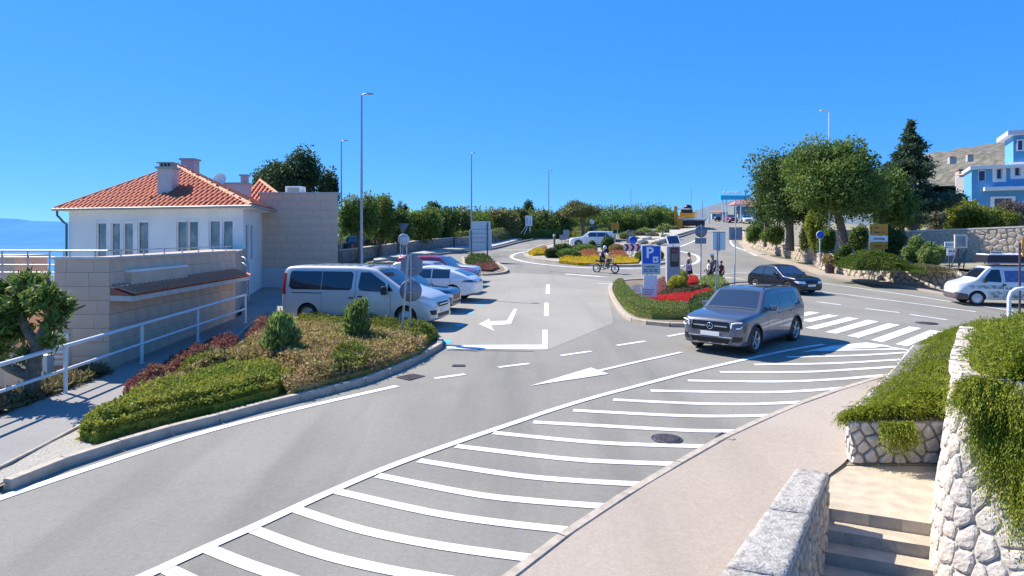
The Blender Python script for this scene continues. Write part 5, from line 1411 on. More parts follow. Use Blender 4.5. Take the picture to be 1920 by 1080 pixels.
# white coupe SUV, tail out: plain back with slim lamp
sw_ = suv_spec(P_WHT,L=4.6,W=1.86,H=1.58,hood=1.0,belt=.98,roofx=2.0,roofend=3.0,boxy=.5,wr=.36,wb=(.9,3.65),rooflow=.12,gc=.22,spokes=10,rearwin=False)
L2_=4.6; h=sw_['h']
sw_['top']=[(0,.68),(.02,.75),(.06,.82),(.13,.88),(.3,.94),(.7,.98),(1.25,1.02),(2.0,1.52),(2.35,1.57),(2.8,1.56),(3.4,1.44),(4.0,1.25),(4.38,1.08),(4.5,1.02),(4.58,.9),(4.6,.7)]
sw_['cuts']+=[('rear_window',GLASS,'z',1,[(3.62,-h*.6),(3.62,h*.6),(4.28,h*.66),(4.28,-h*.66)],-.003),('tail_light',LAMPD,'y',0,[(4.05,.86),(4.6,.9),(4.6,.98),(4.2,.95)],.004)]
sw_['mirror']+=[('tail_light',REDL,'x',1,[(h*.3,.84),(h*.97,.86),(h*.97,.95),(h*.3,.92)],.004)]
c=parked('parked_car', sw_, -3.75,29.9,-13,'white fastback coupe parked tail out with a slim dark tail light')
P_SLV2 = paintm('pale_silver', (.55,.57,.58), .4)
ss_ = std_front(suv_spec(P_SLV2,L=4.5,W=1.8,H=1.55,boxy=.5,roofend=3.9,wr=.33,wb=(.85,3.55),gc=.17))
c=parked('parked_car', ss_, -4.15,33.1,167,'pale silver car parked nose out behind the white coupe')
P_RED = paintm('dark_red', (.30,.006,.045), .2)
sr_ = std_front(suv_spec(P_RED,L=4.6,W=1.86,H=1.66,hood=1.02,belt=1.0,wr=.36))
c=parked('parked_car', sr_, -4.15,36.0,166,'dark red SUV parked nose out, second from the far end of the row')
sv_ = std_front(suv_spec(P_WHT,L=4.4,W=1.8,H=1.52,boxy=.5,roofend=3.7,wr=.33,wb=(.85,3.45),gc=.17))
c=parked('parked_car', sv_, -4.1,38.6,166,'white car at the far end of the parked row beyond the red SUV')
# ---- black hatchback ----------------------------------------------------------
P_BLK = paintm('blue_black', (.012,.016,.035), .3, .28)
sh_ = suv_spec(P_BLK,L=4.25,W=1.77,H=1.5,hood=.93,belt=.93,hoodx=1.2,roofx=1.95,roofend=3.35,boxy=.5,wr=.32,wb=(.88,3.46),gc=.16,noseh=.72,pillars=[1.62,2.75,2.82,3.72])
h=sh_['h']
sh_['cuts']+=[('grille',G_DARK,'x',-1,[(-h*.28,.32),(h*.28,.32),(h*.38,.70),(-h*.38,.70)],-.008)]
sh_['mirror']+=[('headlight',LAMP,'x',-1,[(h*.45,.56),(h*.92,.58),(h*.985,.70),(h*.5,.69)],.004),('fog_light_recess',G_DARK,'x',-1,[(h*.5,.3),(h*.85,.3),(h*.85,.42),(h*.5,.42)],-.01)]
hat = vehicle('hatchback_car', sh_, (13.85,33.2), R(109), 'glossy blue-black hatchback driving past the flower island', sc=.9)
plate(hat,-4.25/2-.005,.46,-1)
# ---- camper van -----------------------------------------------------------------
P_CAMP = mat('camper_paint',(.66,.70,.72),.35,.05,coat=.6)
L=4.9; h=.92
v=dict(L=L,paint=P_CAMP,wr=.33,wheels=(.88,3.80),wstyle='cap',rim=mat('steel_wheel',(.6,.6,.62),.35,.5),tum=.17,nmin=.1)
v['st']=[0,.02,.07,.15,.3,.5,.7,.9,1.05,1.2,1.4,1.6,1.75,1.9]+lin(2.1,4.5,9)+[4.7,4.8,4.87,4.9]
v['top']=[(0,.70),(.02,.84),(.07,.95),(.15,1.03),(.5,1.14),(.78,1.20),(.88,1.26),(1.36,1.80),(1.6,1.88),(2.2,1.90),(4.5,1.90),(4.75,1.86),(4.87,1.75),(4.9,1.6)]
v['bot']=[(0,.34),(.05,.28),(.2,.25),(4.7,.27),(4.9,.4)]
v['hw']=[(0,h*.74),(.02,h*.82),(.07,h*.88),(.15,h*.93),(.35,h*.98),(.7,h),(4.7,h),(4.85,h*.97),(4.9,h*.93)]
v['belt']=[(0,.6),(.5,.95),(.9,1.06),(4.9,1.08)]
v['rad']=[(0,.08),(.5,.1),(1.05,.09),(1.7,.08),(2.0,.11),(4.9,.1)]
CGL=mat('camper_curtain_glass',(.06,.07,.2),.12,col2=(.13,.15,.34),nscale=9,spec=.7,coat=1)
HAZE_P=mat('camper_landscape_print',(.12,.20,.21),.4,col2=(.5,.58,.58),nscale=5.5,mix=(.42,.58),detail=6,coat=.5)
TREEP=mat('camper_tree_print',(.06,.11,.14),.4,coat=.5)
v['cuts']=[('windshield',VG,'z',1,[(.90,-.76),(.90,.76),(1.34,.66),(1.34,-.66)],-.003),
 ('door_window',VG,'y',0,[(1.14,1.14),(1.86,1.10),(1.89,1.2),(1.86,1.7),(1.52,1.7),(1.18,1.28)],-.004),
 ('side_window',CGL,'y',0,[(2.03,1.12),(2.98,1.12),(2.98,1.66),(2.03,1.66)],-.004),('side_window',CGL,'y',0,[(3.1,1.12),(4.15,1.12),(4.15,1.66),(3.1,1.66)],-.004),('side_window',CGL,'y',0,[(4.3,1.14),(4.7,1.14),(4.66,1.64),(4.3,1.64)],-.004)]
for k in range(34):
    x0=2.05+k*.078+random.uniform(-.02,.02); hh=random.uniform(.05,.16)
    v['cuts'].append(('tree_print',TREEP,'y',0,[(x0-.028,.80),(x0+.028,.80),(x0,.82+hh)],.001))
v['cuts']+=[('tree_print',TREEP,'y',0,[(2.05,.77),(4.75,.77),(4.75,.80),(2.05,.80)],.001),('landscape_print',HAZE_P,'y',0,[(1.35,.36),(3.3,.36),(3.3,.70),(1.3,.70)],.001),('landscape_print',HAZE_P,'y',0,[(.62,.80),(1.95,.80),(1.95,.98),(.5,.94)],.001),
 ('door_seam',BLACK,'y',0,[(1.95,.3),(1.962,.3),(1.962,1.72),(1.95,1.72)],-.002),
 ('bumper',mat('bumper_plastic',(.10,.08,.09),.6),'y',0,[(-.02,.3),(.5,.26),(.5,.52),(-.02,.62)],.015),
 ('bumper',MATS['bumper_plastic'],'x',-1,[(-.92,.3),(.92,.3),(.92,.55),(-.92,.55)],.015),('stripe',PLATE,'y',0,[(.5,.72),(4.8,.72),(4.8,.75),(.5,.75)],.002)]
v['mirror']=[('headlight',LAMP,'x',-1,[(.5,.66),(.86,.66),(.88,.8),(.5,.8)],.004)]
v['extra']=[('door_mirror',BLACK,lambda mb:[mb.box((-L/2+1.14,s*(h+.13),1.2),(.12,.2,.22),b=.04) for s in (1,-1)]),('door_handle',BLACK,lambda mb:[mb.box((-L/2+1.98,s*(h+.01),.99),(.14,.03,.09),b=.01) for s in (1,-1)])]
cvx,cvy=21.25,27.95
camper=vehicle('camper_van',v,(cvx,cvy),R(-15),'white camper van with misty forest print and a black roof tent','camper van',sc=.89,z=gz(cvx,cvy)+.02)
# roof tent: thing resting on the roof
zz=camper.location.z+1.90*.89
rt_=empty('roof_tent',(cvx+.72,cvy-.19,zz),R(-15),'black folded roof tent with a white name badge on the camper van','roof tent')
mb=MB(); mb.box((0,0,.27),(3.5,1.5,.32),b=.04); mb.build('tent_shell',mat('tent_black',(.012,.012,.022),.5),rt_)
mb=MB()
for xx in (-1.3,0,1.3): mb.box((xx,0,.06),(.05,1.5,.07))
mb.box((0,-.72,.095),(3.55,.05,.05)); mb.build('roof_rack',mat('lilac_rack',(.35,.3,.5),.5),rt_)
mb=MB(); mb.box((0,0,.45),(3.3,1.3,.05),b=.02); mb.build('lid',PLATE,rt_)
mb=MB(); mb.box((-1.35,-.3,.53),(.42,.5,.16),b=.02); mb.build('box',BLACK,rt_); mb=MB(); mb.box((-1.35,-.56,.5),(.44,.02,.04)); mb.box((-1.35,-.56,.58),(.44,.02,.04)); mb.build('strap',PLATE,rt_)
me=textmesh('Autohome',.19,.004,bold=.006); me.materials.append(PLATE); obj('lettering',me,rt_,loc=(.1,-.757,.27),rot=(R(90),0,R(0)))
# ------------------------------------------------------------ planting beds
def pxpoly(pts): return [(p.x,p.y) for p in PX(pts)]
# big left bed: blocks of planting
cover('green_hedge', pxpoly([(150,838),(165,812),(260,765),(400,722),(500,705),(545,722),(520,752),(400,785),(280,812),(180,842)]), .40, 50000, .045, L_LIME, 'bright green and yellow leafy edging hedge along the kerb of the left bed', 'hedge', kind='stuff', edge=.28, base=.1, lump=.22)
cover('dry_shrubs', pxpoly([(240,765),(300,742),(440,680),(490,640),(560,655),(700,690),(760,665),(800,655),(790,672),(740,695),(681,717),(613,735),(550,752),(530,745),(545,722),(500,706),(400,722)]), .42, 26000, .055, L_BROWN, 'brownish dry low shrubs covering the middle of the left bed', 'ground cover', edge=.35, lump=.3, elong=2)
cover('dry_shrubs', pxpoly([(500,630),(560,622),(700,632),(800,650),(790,665),(700,690),(600,668),(520,650)]), .34, 14000, .05, leafmat('leaf_tan',(.42,.31,.14),(.34,.31,.09),.4,nscale=2), 'tan green low shrubs around the two oleanders', 'ground cover', edge=.35, lump=.3, elong=2)
cover('purple_hedge', pxpoly([(232,757),(238,742),(300,706),(355,678),(408,652),(445,650),(440,664),(380,694),(310,735)]), .33, 11000, .045, L_PURP, 'row of dark purple-red barberry shrubs beside the walkway', 'hedge', edge=.2, lump=.3)
cover('purple_hedge', pxpoly([(462,645),(478,622),(500,616),(508,628),(490,650)]), .34, 2600, .05, L_PURP, 'small clump of purple-red shrub next to the left oleander', 'shrub', edge=.15)
cover('green_hedge', pxpoly([(740,640),(755,618),(808,626),(822,640),(800,654),(760,660)]), .36, 9000, .045, L_YEL, 'yellow-green clipped shrub at the pointed tip of the left bed by the sign posts', 'hedge', edge=.25)
cover('green_hedge', pxpoly([(545,618),(570,606),(700,612),(760,622),(740,634),(640,632),(560,630)]), .34, 9000, .045, L_YEL, 'yellow-green low hedge in front of the silver van', 'hedge', edge=.25)
cover('green_hedge', pxpoly([(600,715),(620,690),(690,682),(705,700),(680,716),(620,730)]), .5, 7000, .055, L_YEL, 'round bright yellow-green shrub among the dry plants of the left bed', 'shrub', edge=.3)
cover('green_hedge', pxpoly([(425,690),(440,672),(520,662),(530,676),(470,694)]), .36, 4500, .05, L_YEL, 'pale green shrub between the purple hedge and the left oleander', 'shrub', edge=.25)
cover('green_hedge', pxpoly([(330,726),(350,700),(430,690),(470,702),(400,722)]), .4, 5000, .055, L_YEL, 'olive green shrub behind the bright edging hedge', 'shrub', edge=.25)
def column_bush(px, base_py, top_py, wpx, lab, seed):
    c = G(px, base_py); Y = c.y; h = (base_py-top_py)/F*Y; w = wpx/F*Y/2*.74
    rd = random.Random(seed); bl = []
    for k in range(9): z = h*(.16+.68*k/8); r = w*(.78+.30*math.sin(k/8*3.0+.3)); bl.append((rd.uniform(-.12,.12)*w*2, rd.uniform(-.1,.1), z, r*.95, r*.9, h*.15))
    sh = shrub('oleander_bush', c, bl, 6500, .085, L_OLEA, lab, 'shrub', 'oleander bushes in the left bed', elong=2.2, core=.55, shell=.6, lump=.3, up=(0,0,1))
    return sh
column_bush(527, 690, 592, 66, 'green columnar oleander bush, left one of the two in the bed', 1)
column_bush(668, 655, 568, 56, 'green columnar oleander bush in front of the silver van', 2)
# gravel tip of the left bed
sheet('gravel_tip', pxpoly([(-30,912),(25,884),(95,842),(150,815),(175,850),(140,865),(62,894),(0,920)]), .1, GRAVEL)
# dry verge under the railing
cover('dry_grass', [(-10.6,9.5),(-9.7,9.5),(-9.68,15.6),(-10.3,15.8)], .16, 9000, .07, leafmat('leaf_dry',(.24,.2,.1),(.16,.15,.07),.4), 'dry grass and weeds at the foot of the railing', 'grass', edge=.15, core=False, elong=3, base=-.05, fill=1)
mb = MB(); mb.prism([(-11.6,5),(-9.65,5),(-9.65,16),(-11.6,16)], -2.3, 0); 
for i,v in enumerate(mb.v):
    if v[2] == 0: mb.v[i] = (v[0], v[1], gz(0,v[1])-.06-(.5 if v[0] < -11 else 0))
mb.build('verge', EARTH)['kind'] = 'structure'
cover('low_bush', [(-10.9,10.2),(-9.9,10.0),(-9.85,11.8),(-10.8,12.2)], .3, 3000, .06, L_OLIVE, 'olive green low bush behind the railing at the left edge', 'shrub', edge=.3, base=-.25)
# flower island ------------------------------------------------------------
ih = PX([(1151,541),(1152,556),(1172,584),(1192,597),(1222,603),(1292,604)]); ii = PX([(1292,588),(1240,586),(1205,576),(1186,562),(1172,545),(1168,536)])
cover('island_hedge', [(p.x,p.y) for p in ih+ii], .42, 24000, .04, L_HEDGE, 'clipped light green hedge along the kerb of the flower island', 'hedge', edge=.12, lump=.05, base=.08, elong=1.3)
cover('island_hedge', pxpoly([(1292,600),(1292,575),(1345,560),(1366,545),(1372,560),(1350,590)]), .42, 11000, .045, leafmat('leaf_hedge_dark',(.06,.12,.03),(.10,.15,.04),.4), 'darker green hedge on the right side of the flower island beside the SUV', 'hedge', edge=.25, lump=.12)
cover('red_flowers', pxpoly([(1216,592),(1196,570),(1200,562),(1228,566),(1290,560),(1336,548),(1340,562),(1290,573),(1240,588)]), .26, 17000, .035, L_RED, 'broad band of bright red bedding flowers on the island', 'flowers', edge=.25, lump=.15, base=.1, elong=1.0)
cover('lavender_flowers', pxpoly([(1228,592),(1255,582),(1290,574),(1296,584),(1285,590),(1245,594)]), .2, 5500, .03, L_LAV, 'pale lavender flowers in front of the red band', 'flowers', edge=.2, base=.08, elong=1)
cover('lavender_flowers', pxpoly([(1178,552),(1182,543),(1206,540),(1208,552),(1190,560)]), .2, 3000, .03, L_LAV, 'purple and lavender flowers on the left side of the island behind the hedge', 'flowers', edge=.2, base=.08, elong=1)
cover('pink_flowers', pxpoly([(1232,560),(1230,540),(1248,532),(1256,540),(1252,560)]), .42, 4200, .045, L_PINK, 'tall pinkish red flowers beside the parking sign', 'flowers', edge=.15, base=.1, elong=1)
cover('red_flowers', pxpoly([(1288,538),(1288,530),(1308,528),(1310,536)]), .3, 2600, .04, L_RED, 'small patch of red flowers in front of the woman in black', 'flowers', edge=.1, base=.1, elong=1)
cover('dark_bedding', pxpoly([(1236,566),(1246,550),(1300,548),(1330,544),(1334,550),(1290,562)]), .3, 8000, .05, leafmat('leaf_bronze',(.10,.085,.045),(.14,.13,.06),.5), 'dark bronze leafed bedding plants under the golden globe shrubs', 'shrub', edge=.2, base=.1)
for px,py,r,lab in ((1270,548,19,'round golden yellow globe shrub, the nearer of the two'),(1270,537,20,'round golden yellow globe shrub standing behind the nearer one')):
    c = G(px,py+6); Y=c.y; rr = r/F*Y*1.05
    shrub('globe_shrub', c, [(0,0,rr*1.1,rr*.9,rr*.85,rr*.82)], 5200, .04, L_GOLD, lab, 'shrub', 'golden globe shrubs on the flower island', core=.85, shell=.22, lump=.08)
cover('island_greens', pxpoly([(1310,540),(1320,528),(1355,530),(1366,545),(1340,556)]), .4, 7000, .05, L_OLEA, 'grey-green low shrubs at the back of the flower island', 'shrub', edge=.25)
# small bed by the parked row
cover('small_bed_shrubs', pxpoly([(872,497),(880,486),(915,488),(925,497),(905,503)]), .45, 5000, .07, L_DARK, 'dark green shrub in the small bed beyond the parked cars', 'shrub', edge=.3)
cover('small_bed_shrubs', pxpoly([(885,510),(890,500),(925,496),(935,506),(920,512)]), .3, 4000, .05, L_PURP, 'brown-purple low shrub at the near side of the small bed', 'shrub', edge=.3)
# roundabout island -----------------------------------------------------------
def rcov(name, pts, h, n, s, m, lab, cat='flowers', **k): return cover(name, pxpoly(pts), h, n, s, m, lab, cat, edge=k.pop('edge',.35), base=.12, **k)
rcov('yellow_flowers', [(1048,494),(1050,487),(1100,486),(1165,487),(1200,490),(1195,497),(1130,499),(1085,498)], .24, 9000, .06, L_YELF, 'bright yellow flower band along the front of the roundabout', elong=1)
rcov('yellow_flowers', [(991,480),(1000,473),(1024,474),(1024,481),(1000,482)], .38, 3500, .07, L_YELF, 'yellow orange flower clump at the left end of the roundabout', elong=1)
rcov('orange_flowers', [(1082,486),(1090,479),(1120,480),(1125,486)], .5, 3000, .06, L_ORG, 'orange pink flowers behind the yellow band', elong=1)
rcov('orange_flowers', [(1140,486),(1145,479),(1172,479),(1178,487)], .45, 3000, .06, L_ORG, 'salmon orange flowers to the right of the motorcyclist', elong=1)
rcov('orange_flowers', [(1014,475),(1016,470),(1026,470),(1026,476)], .5, 1500, .06, L_ORG, 'small orange clump behind the left yellow flowers', elong=1)
def globe(px, py, wpx, hpx, m, lab, name='mounded_shrub', n=3800, ls=.07, cat='shrub', grp='mounded shrubs on the roundabout'):
    c = G(px, py); Y = c.y; w = wpx/F*Y/2; h = hpx/F*Y
    return shrub(name, c, [(0,0,h*.5,w,w*.8,h*.52)], n, ls, m, lab, cat, grp, core=.8, shell=.3, lump=.12)
globe(1035,485,28,20,leafmat('leaf_olive_dark',(.06,.085,.03),(.09,.11,.04),.4),'olive brown rounded shrub at the left of the roundabout beside the wooden post')
globe(1066,486,46,20,L_BUSH,'wide green mounded shrub at the front left of the roundabout')
globe(1056,476,34,20,L_DARK,'small dark green mound behind the wide front mound')
globe(1095,476,50,18,L_BUSH,'wide green mounded shrub in the middle of the roundabout')
globe(1140,474,26,30,L_DARK,'taller dark green shrub behind the motorcyclist')
globe(1139,468,14,26,leafmat('leaf_cone',(.025,.05,.02),(.04,.07,.03),.3),'small dark cone-shaped conifer on the roundabout')
globe(1110,474,16,22,L_OAK,'small upright green shrub in the middle of the roundabout')
globe(1157,480,30,22,L_BROWN,'reddish brown rounded shrub right of the motorcyclist')
globe(1212,490,46,20,L_OAK,'dense green hedge block behind the chevron sign',n=5000)
globe(1236,488,16,18,L_GOLD,'yellow-green small shrub right of the parking sign')
# low stone walls and hedges along the far left road -------------------------------
def lowwall(pts, h, lab, m=STONEW, mort=MORTAR, s=.45, th=.4, sign=1, n=300, seed=5, dz=0, name='stone_wall', proud=.05, gap=.03, cap=None, prio=None):
    r = empty(name, (0,0,0), 0, lab, 'wall')
    P = [(p.x,p.y) for p in pts] if hasattr(pts[0],'x') else pts
    b, f, Lw = wall_body('core', P, h, th, mort, r, lambda x,y: gz(x,y)+dz, sign)
    hh = h if not callable(h) else max(h(k*Lw/20) for k in range(21))
    stones(r, f, Lw, hh, s, m, gap, proud, seed, n, prio=prio, aspect=1.2, keep=(lambda u,v: v < h(u)-s*.3) if callable(h) else None)
    if cap:
        mb = MB(); n_ = max(3,int(Lw/1.5)); vs=[]
        for i in range(n_+1):
            u=Lw*i/n_; hu = h(u) if callable(h) else h
            vs += [f(u,hu,.05),f(u,hu+.07,.05),f(u,hu+.07,-th-.03),f(u,hu,-th-.03)]
        mb.add(vs,[(i*4+a,i*4+(a+1)%4,i*4+4+(a+1)%4,i*4+4+a) for i in range(n_) for a in range(4)]+[(0,1,2,3),tuple(n_*4+k for k in (3,2,1,0))]); mb.build('coping', cap, r)
    return r, f, Lw
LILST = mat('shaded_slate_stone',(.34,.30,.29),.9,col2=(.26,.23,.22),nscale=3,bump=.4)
fwp = [G(860,469.5),G(800,477),G(740,487),G(690,495),G(640,503)]
fwp = [Vector((p.x-.8,p.y+3.4,0)) for p in fwp]
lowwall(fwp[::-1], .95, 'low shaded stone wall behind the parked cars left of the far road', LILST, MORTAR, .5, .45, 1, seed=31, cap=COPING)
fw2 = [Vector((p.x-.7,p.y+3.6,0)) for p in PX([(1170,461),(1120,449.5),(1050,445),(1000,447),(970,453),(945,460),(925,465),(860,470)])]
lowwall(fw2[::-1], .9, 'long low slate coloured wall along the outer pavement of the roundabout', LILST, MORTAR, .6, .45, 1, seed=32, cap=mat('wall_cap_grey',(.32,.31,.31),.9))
def hedge_band(pts, h, wd, n, m, lab, base, ls=.16, name='roadside_hedge'):
    P = [Vector((p.x,p.y)) for p in pts]; rb_ = ribbon(P, wd)
    return cover(name, [(p[0],p[1]) for p in rb_], h, n, ls, m, lab, 'hedge', edge=.4, base=base, lump=.08)
hedge_band([Vector((p.x-.3,p.y+1.5)) for p in fw2[::-1]], .6, 1.5, 15000, leafmat('leaf_hedge_lime',(.16,.21,.05),(.2,.22,.07),.3), 'clipped yellow-green hedge on top of the long roundabout wall', .75)
park = [Vector((p.x-2.2,p.y+6,0)) for p in fwp]
lowwall(park[::-1], .9, 'sunlit pale stone wall of the small park beyond the parked cars', STONET, MORTARL, .5, .4, 1, seed=33, dz=.1)
# raised ground behind the walls so tree feet stand on soil
def mound(name, poly, z, m=DRY, z0=-3):
    mb = MB(); mb.prism(poly, z0, z); o = mb.build(name, m); o['kind']='structure'; return o
# ------------------------------------------------------------ mountains, hills, far trees
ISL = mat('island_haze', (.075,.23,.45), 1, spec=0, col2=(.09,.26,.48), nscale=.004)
def ridge_mesh(name, pts, Y0, Y1, zb, m, seed=0, rough=.05, nx=160, ny=14, kind='structure'):
    "pts: (px, py) skyline at distance Y1; the slope comes down to zb at Y0"
    xs = np.linspace(pts[0][0], pts[-1][0], nx); vs=[]
    for i,px in enumerate(xs):
        py = np.interp(px, [p[0] for p in pts], [p[1] for p in pts]); zt = Z(py, Y1)
        for j in range(ny):
            t = j/(ny-1); Y = Y0+(Y1-Y0)*t; x = X(px, Y1)*(.86+.14*t)
            z = zb+(zt-zb)*t**.85; k = (zt-zb)*rough*(1-abs(2*t-1))*3+.3*rough*(zt-zb)*(t>.98)
            z += k*(noise.noise(Vector((i*.22+seed, j*.5, 0)))+.5*noise.noise(Vector((i*.6+seed, j*1.1, 5))))
            vs.append((x, Y, z))
        vs.append((X(px,Y1)*1.05, Y1*1.15, zb))
    w = ny+1; mb = MB(); mb.add(vs, [(i*w+j,(i+1)*w+j,(i+1)*w+j+1,i*w+j+1) for i in range(nx-1) for j in range(ny)], None, True); o = mb.build(name, m); o['kind']=kind; return o
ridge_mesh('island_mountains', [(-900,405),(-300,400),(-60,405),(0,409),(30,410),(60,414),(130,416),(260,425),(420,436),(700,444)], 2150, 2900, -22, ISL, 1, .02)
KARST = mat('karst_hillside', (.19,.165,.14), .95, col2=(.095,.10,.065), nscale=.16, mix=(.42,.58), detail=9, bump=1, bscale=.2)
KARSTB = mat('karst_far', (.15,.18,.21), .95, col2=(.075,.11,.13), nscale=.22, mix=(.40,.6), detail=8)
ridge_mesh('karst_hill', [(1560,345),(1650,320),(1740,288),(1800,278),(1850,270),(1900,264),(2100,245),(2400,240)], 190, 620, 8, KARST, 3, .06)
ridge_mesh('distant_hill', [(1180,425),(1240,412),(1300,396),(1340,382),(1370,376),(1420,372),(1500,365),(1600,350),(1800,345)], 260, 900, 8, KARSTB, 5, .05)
# houses scattered on the slopes
HW = mat('far_house_wall', (.45,.41,.36), .9); HRF = mat('far_house_roof', (.45,.22,.15), .9); HWN = mat('far_window', (.06,.07,.09), .3)
def far_house(px, py, Y, w, h, lab, rz=0, roofm=None, wm=None, flat=False, grp='small houses on the hillside'):
    w*=.45; h*=.45; p = at(px, py, Y); r = empty('hillside_house', p, rz, lab, 'house', grp)
    mb = MB(); mb.box((0,0,h/2-1.5),(w,w*.7,h+2)); mb.build('wall', wm or HW, r)
    mb = MB(); o = .2
    if flat: mb.box((0,0,h+.1),(w+.5,w*.7+.5,.25))
    else: mb.add([(-w/2-o,-w*.35-o,h),(w/2+o,-w*.35-o,h),(w/2+o,w*.35+o,h),(-w/2-o,w*.35+o,h),(-w*.25,0,h+w*.2),(w*.25,0,h+w*.2)],[(0,1,5,4),(1,2,5),(2,3,4,5),(3,0,4),(3,2,1,0)])
    mb.build('roof', roofm or HRF, r)
    for k in range(3): mb = MB(); mb.box((-w*.3+k*w*.3,-w*.35-.03,h*.55),(w*.12,.06,h*.25)); mb.build('window', HWN, r)
    return r
random.seed(3)
for i,(px,py,Y,w,h,lab,fl) in enumerate([(1345,410,230,9,5,'small pale house low on the hill left of the turquoise sign',0),(1362,413,210,10,5,'long white building below the turquoise sign',1),(1385,410,200,9,5,'pale house beside the road top',0),(1404,402,190,10,6,'white house with dark windows left of the oak crown',0),(1418,404,185,9,5,'cream house partly hidden by the oak crown',0),(1396,409,170,8,3.6,'low white building with canopy near the crest',1),
      (1812,333,200,11,5,'white terraced house high on the slope left of the blue house',1),(1816,345,170,10,5,'cream house with pinkish roof beside the blue house',0),(1785,300,420,9,5,'tiny white house far up the slope',0),(1818,296,430,8,5,'tiny grey house far up the slope',0)]):
    far_house(px,py,Y,w,h,lab,random.uniform(-.3,.3),flat=bool(fl))
# red roof hall on the crest
far_house(1395,392,180,16,2.5,'long hall with flat reddish roof on the road crest',0,roofm=mat('dusty_red',(.4,.2,.17),.9),wm=mat('grey_green_wall',(.2,.24,.23),.9),grp=None)
# turquoise roof sign
gs_=empty('roof_sign',at(1377,374,120),0,'turquoise roadside canopy band with white letters standing above it','sign')
mb=MB(); w=(1405-1350)/F*120; mb.box((0,0,.35),(w,1.2,.75)); mb.build('band',mat('turquoise_band',(.02,.42,.68),.5),gs_)
for sx in (-.4,-.28,.05,.22): mb=MB(); mb.tube([(w*sx,.0,-5),(w*sx,0,-.03)],.09,6); mb.build('post',LIGHTBACK,gs_)
me=textmesh('KVARNER',.75,.05,bold=.02); me.materials.append(PLATE); obj('lettering',me,gs_,loc=(-.5,-.3,1.2),rot=(R(90),0,0))
# trees behind the left road ---------------------------------------------------
def ptree(px, base_py, top_py, wpx, Y, m, lab, n=6000, ls=.22, seed=1, name='tree', grp='trees beyond the roundabout', lowc=.25, nb=9, elong=1.3, tr=.16, zb=None):
    x = X(px, Y); z0 = gz(x, Y)+.1 if zb is None else zb; H = Z(top_py, Y)-z0; w = wpx/F*Y/2
    zc = H*(1+lowc)/2; rz = H*(1-lowc)/2
    bl = rblobs((0,0,zc), (w*1.0, w*.85, rz*.98), nb, seed)
    return tree(name, (x,Y,z0), H, bl, n, ls, m, lab, 'tree', grp, tr=tr, lump=.3, shell=.65, core=.5, elong=elong)
ptree(550,470,288,108,58,L_PINE,'large dark pine tree rising behind the white house annex',15000,.2,11,'pine_tree',lowc=.35,nb=14)
ptree(505,470,305,60,60,L_PINE,'left dark lobe of the pines behind the red rear roof',8000,.2,12,'pine_tree',lowc=.35)
ptree(612,470,322,46,57,L_PINE,'smaller dark pine at the right of the big pine by the lamp post',6000,.2,13,'pine_tree',lowc=.4)
ptree(672,478,352,80,50,L_OAK,'rounded light green tree left of the tall lamp post',11000,.15,14,'broadleaf_tree',lowc=.25)
ptree(712,472,365,60,53,L_OAK,'broad green tree right of the tall lamp post',9000,.16,15,'broadleaf_tree',lowc=.2)
ptree(745,470,378,50,56,L_DARK,'dark green leafy tree between the lamp post and the bushes',7000,.17,16,'broadleaf_tree',lowc=.1)
ptree(730,462,365,16,75,L_PINE,'slim dark cypress behind the leafy trees, left of three',2200,.16,17,'cypress_tree',lowc=.05,nb=4)
ptree(749,462,372,14,76,L_PINE,'slim dark cypress behind the leafy trees, middle of three',2000,.16,18,'cypress_tree',lowc=.05,nb=4)
ptree(762,462,376,14,77,L_PINE,'slim dark cypress behind the leafy trees, right of three',2000,.16,19,'cypress_tree',lowc=.05,nb=4)
ptree(790,470,388,76,60,L_BUSH,'big rounded bright green tree above the two-post round sign',9000,.17,20,'broadleaf_tree',lowc=.08)
ptree(826,466,384,70,64,L_DARK,'dark green bushy tree behind the white angled sign',8000,.18,21,'broadleaf_tree',lowc=.08)
ptree(812,462,378,30,80,L_PINE,'small dark round-topped pine above the bushes',3000,.18,22,'pine_tree',lowc=.3)
ptree(862,462,392,44,70,L_OLIVE,'olive coloured bushy tree left of the lamp by the big board',5000,.18,23,'broadleaf_tree',lowc=.08)
ptree(943,455,390,56,76,L_OLIVE,'olive brown bushy tree right of the big board',7000,.2,24,'broadleaf_tree',lowc=.05)
ptree(975,452,392,44,80,leafmat('leaf_olive_green',(.12,.15,.05),(.16,.17,.06),.4),'olive green bushy tree behind the small white board',6000,.2,25,'broadleaf_tree',lowc=.05)
ptree(995,450,372,22,95,L_PINE,'small pointed dark conifer against the sky left of the slim lamp',3000,.2,26,'conifer_tree',lowc=.3,nb=4)
ptree(1012,452,396,40,84,L_OLIVE,'olive bushy tree left of the slim lamp post',5000,.2,27,'broadleaf_tree',lowc=.05)
ptree(1046,450,390,44,86,MATS['leaf_olive_green'],'green bushy tree right of the slim lamp post',5500,.2,28,'broadleaf_tree',lowc=.05)
ptree(1092,455,374,74,76,leafmat('leaf_almond',(.17,.18,.06),(.13,.17,.06),.45),'open crowned pale olive tree with a visible forked trunk behind the roundabout',6500,.17,29,'broadleaf_tree',lowc=.42,nb=10,tr=.22)
ptree(1068,448,398,30,92,L_OLIVE,'olive bush left of the forked tree',4000,.2,30,'broadleaf_tree',lowc=.05)
ptree(1140,448,398,40,98,L_OLEA,'grey-green tree behind the orange sign, left one',5000,.2,31,'broadleaf_tree',lowc=.05)
ptree(1165,447,396,44,96,L_PINE,'dark green tree behind the orange sign',5000,.2,32,'broadleaf_tree',lowc=.05)
ptree(1190,446,398,44,92,L_BUSH,'bright green bushy tree behind the roundabout sign',5500,.2,33,'broadleaf_tree',lowc=.03)
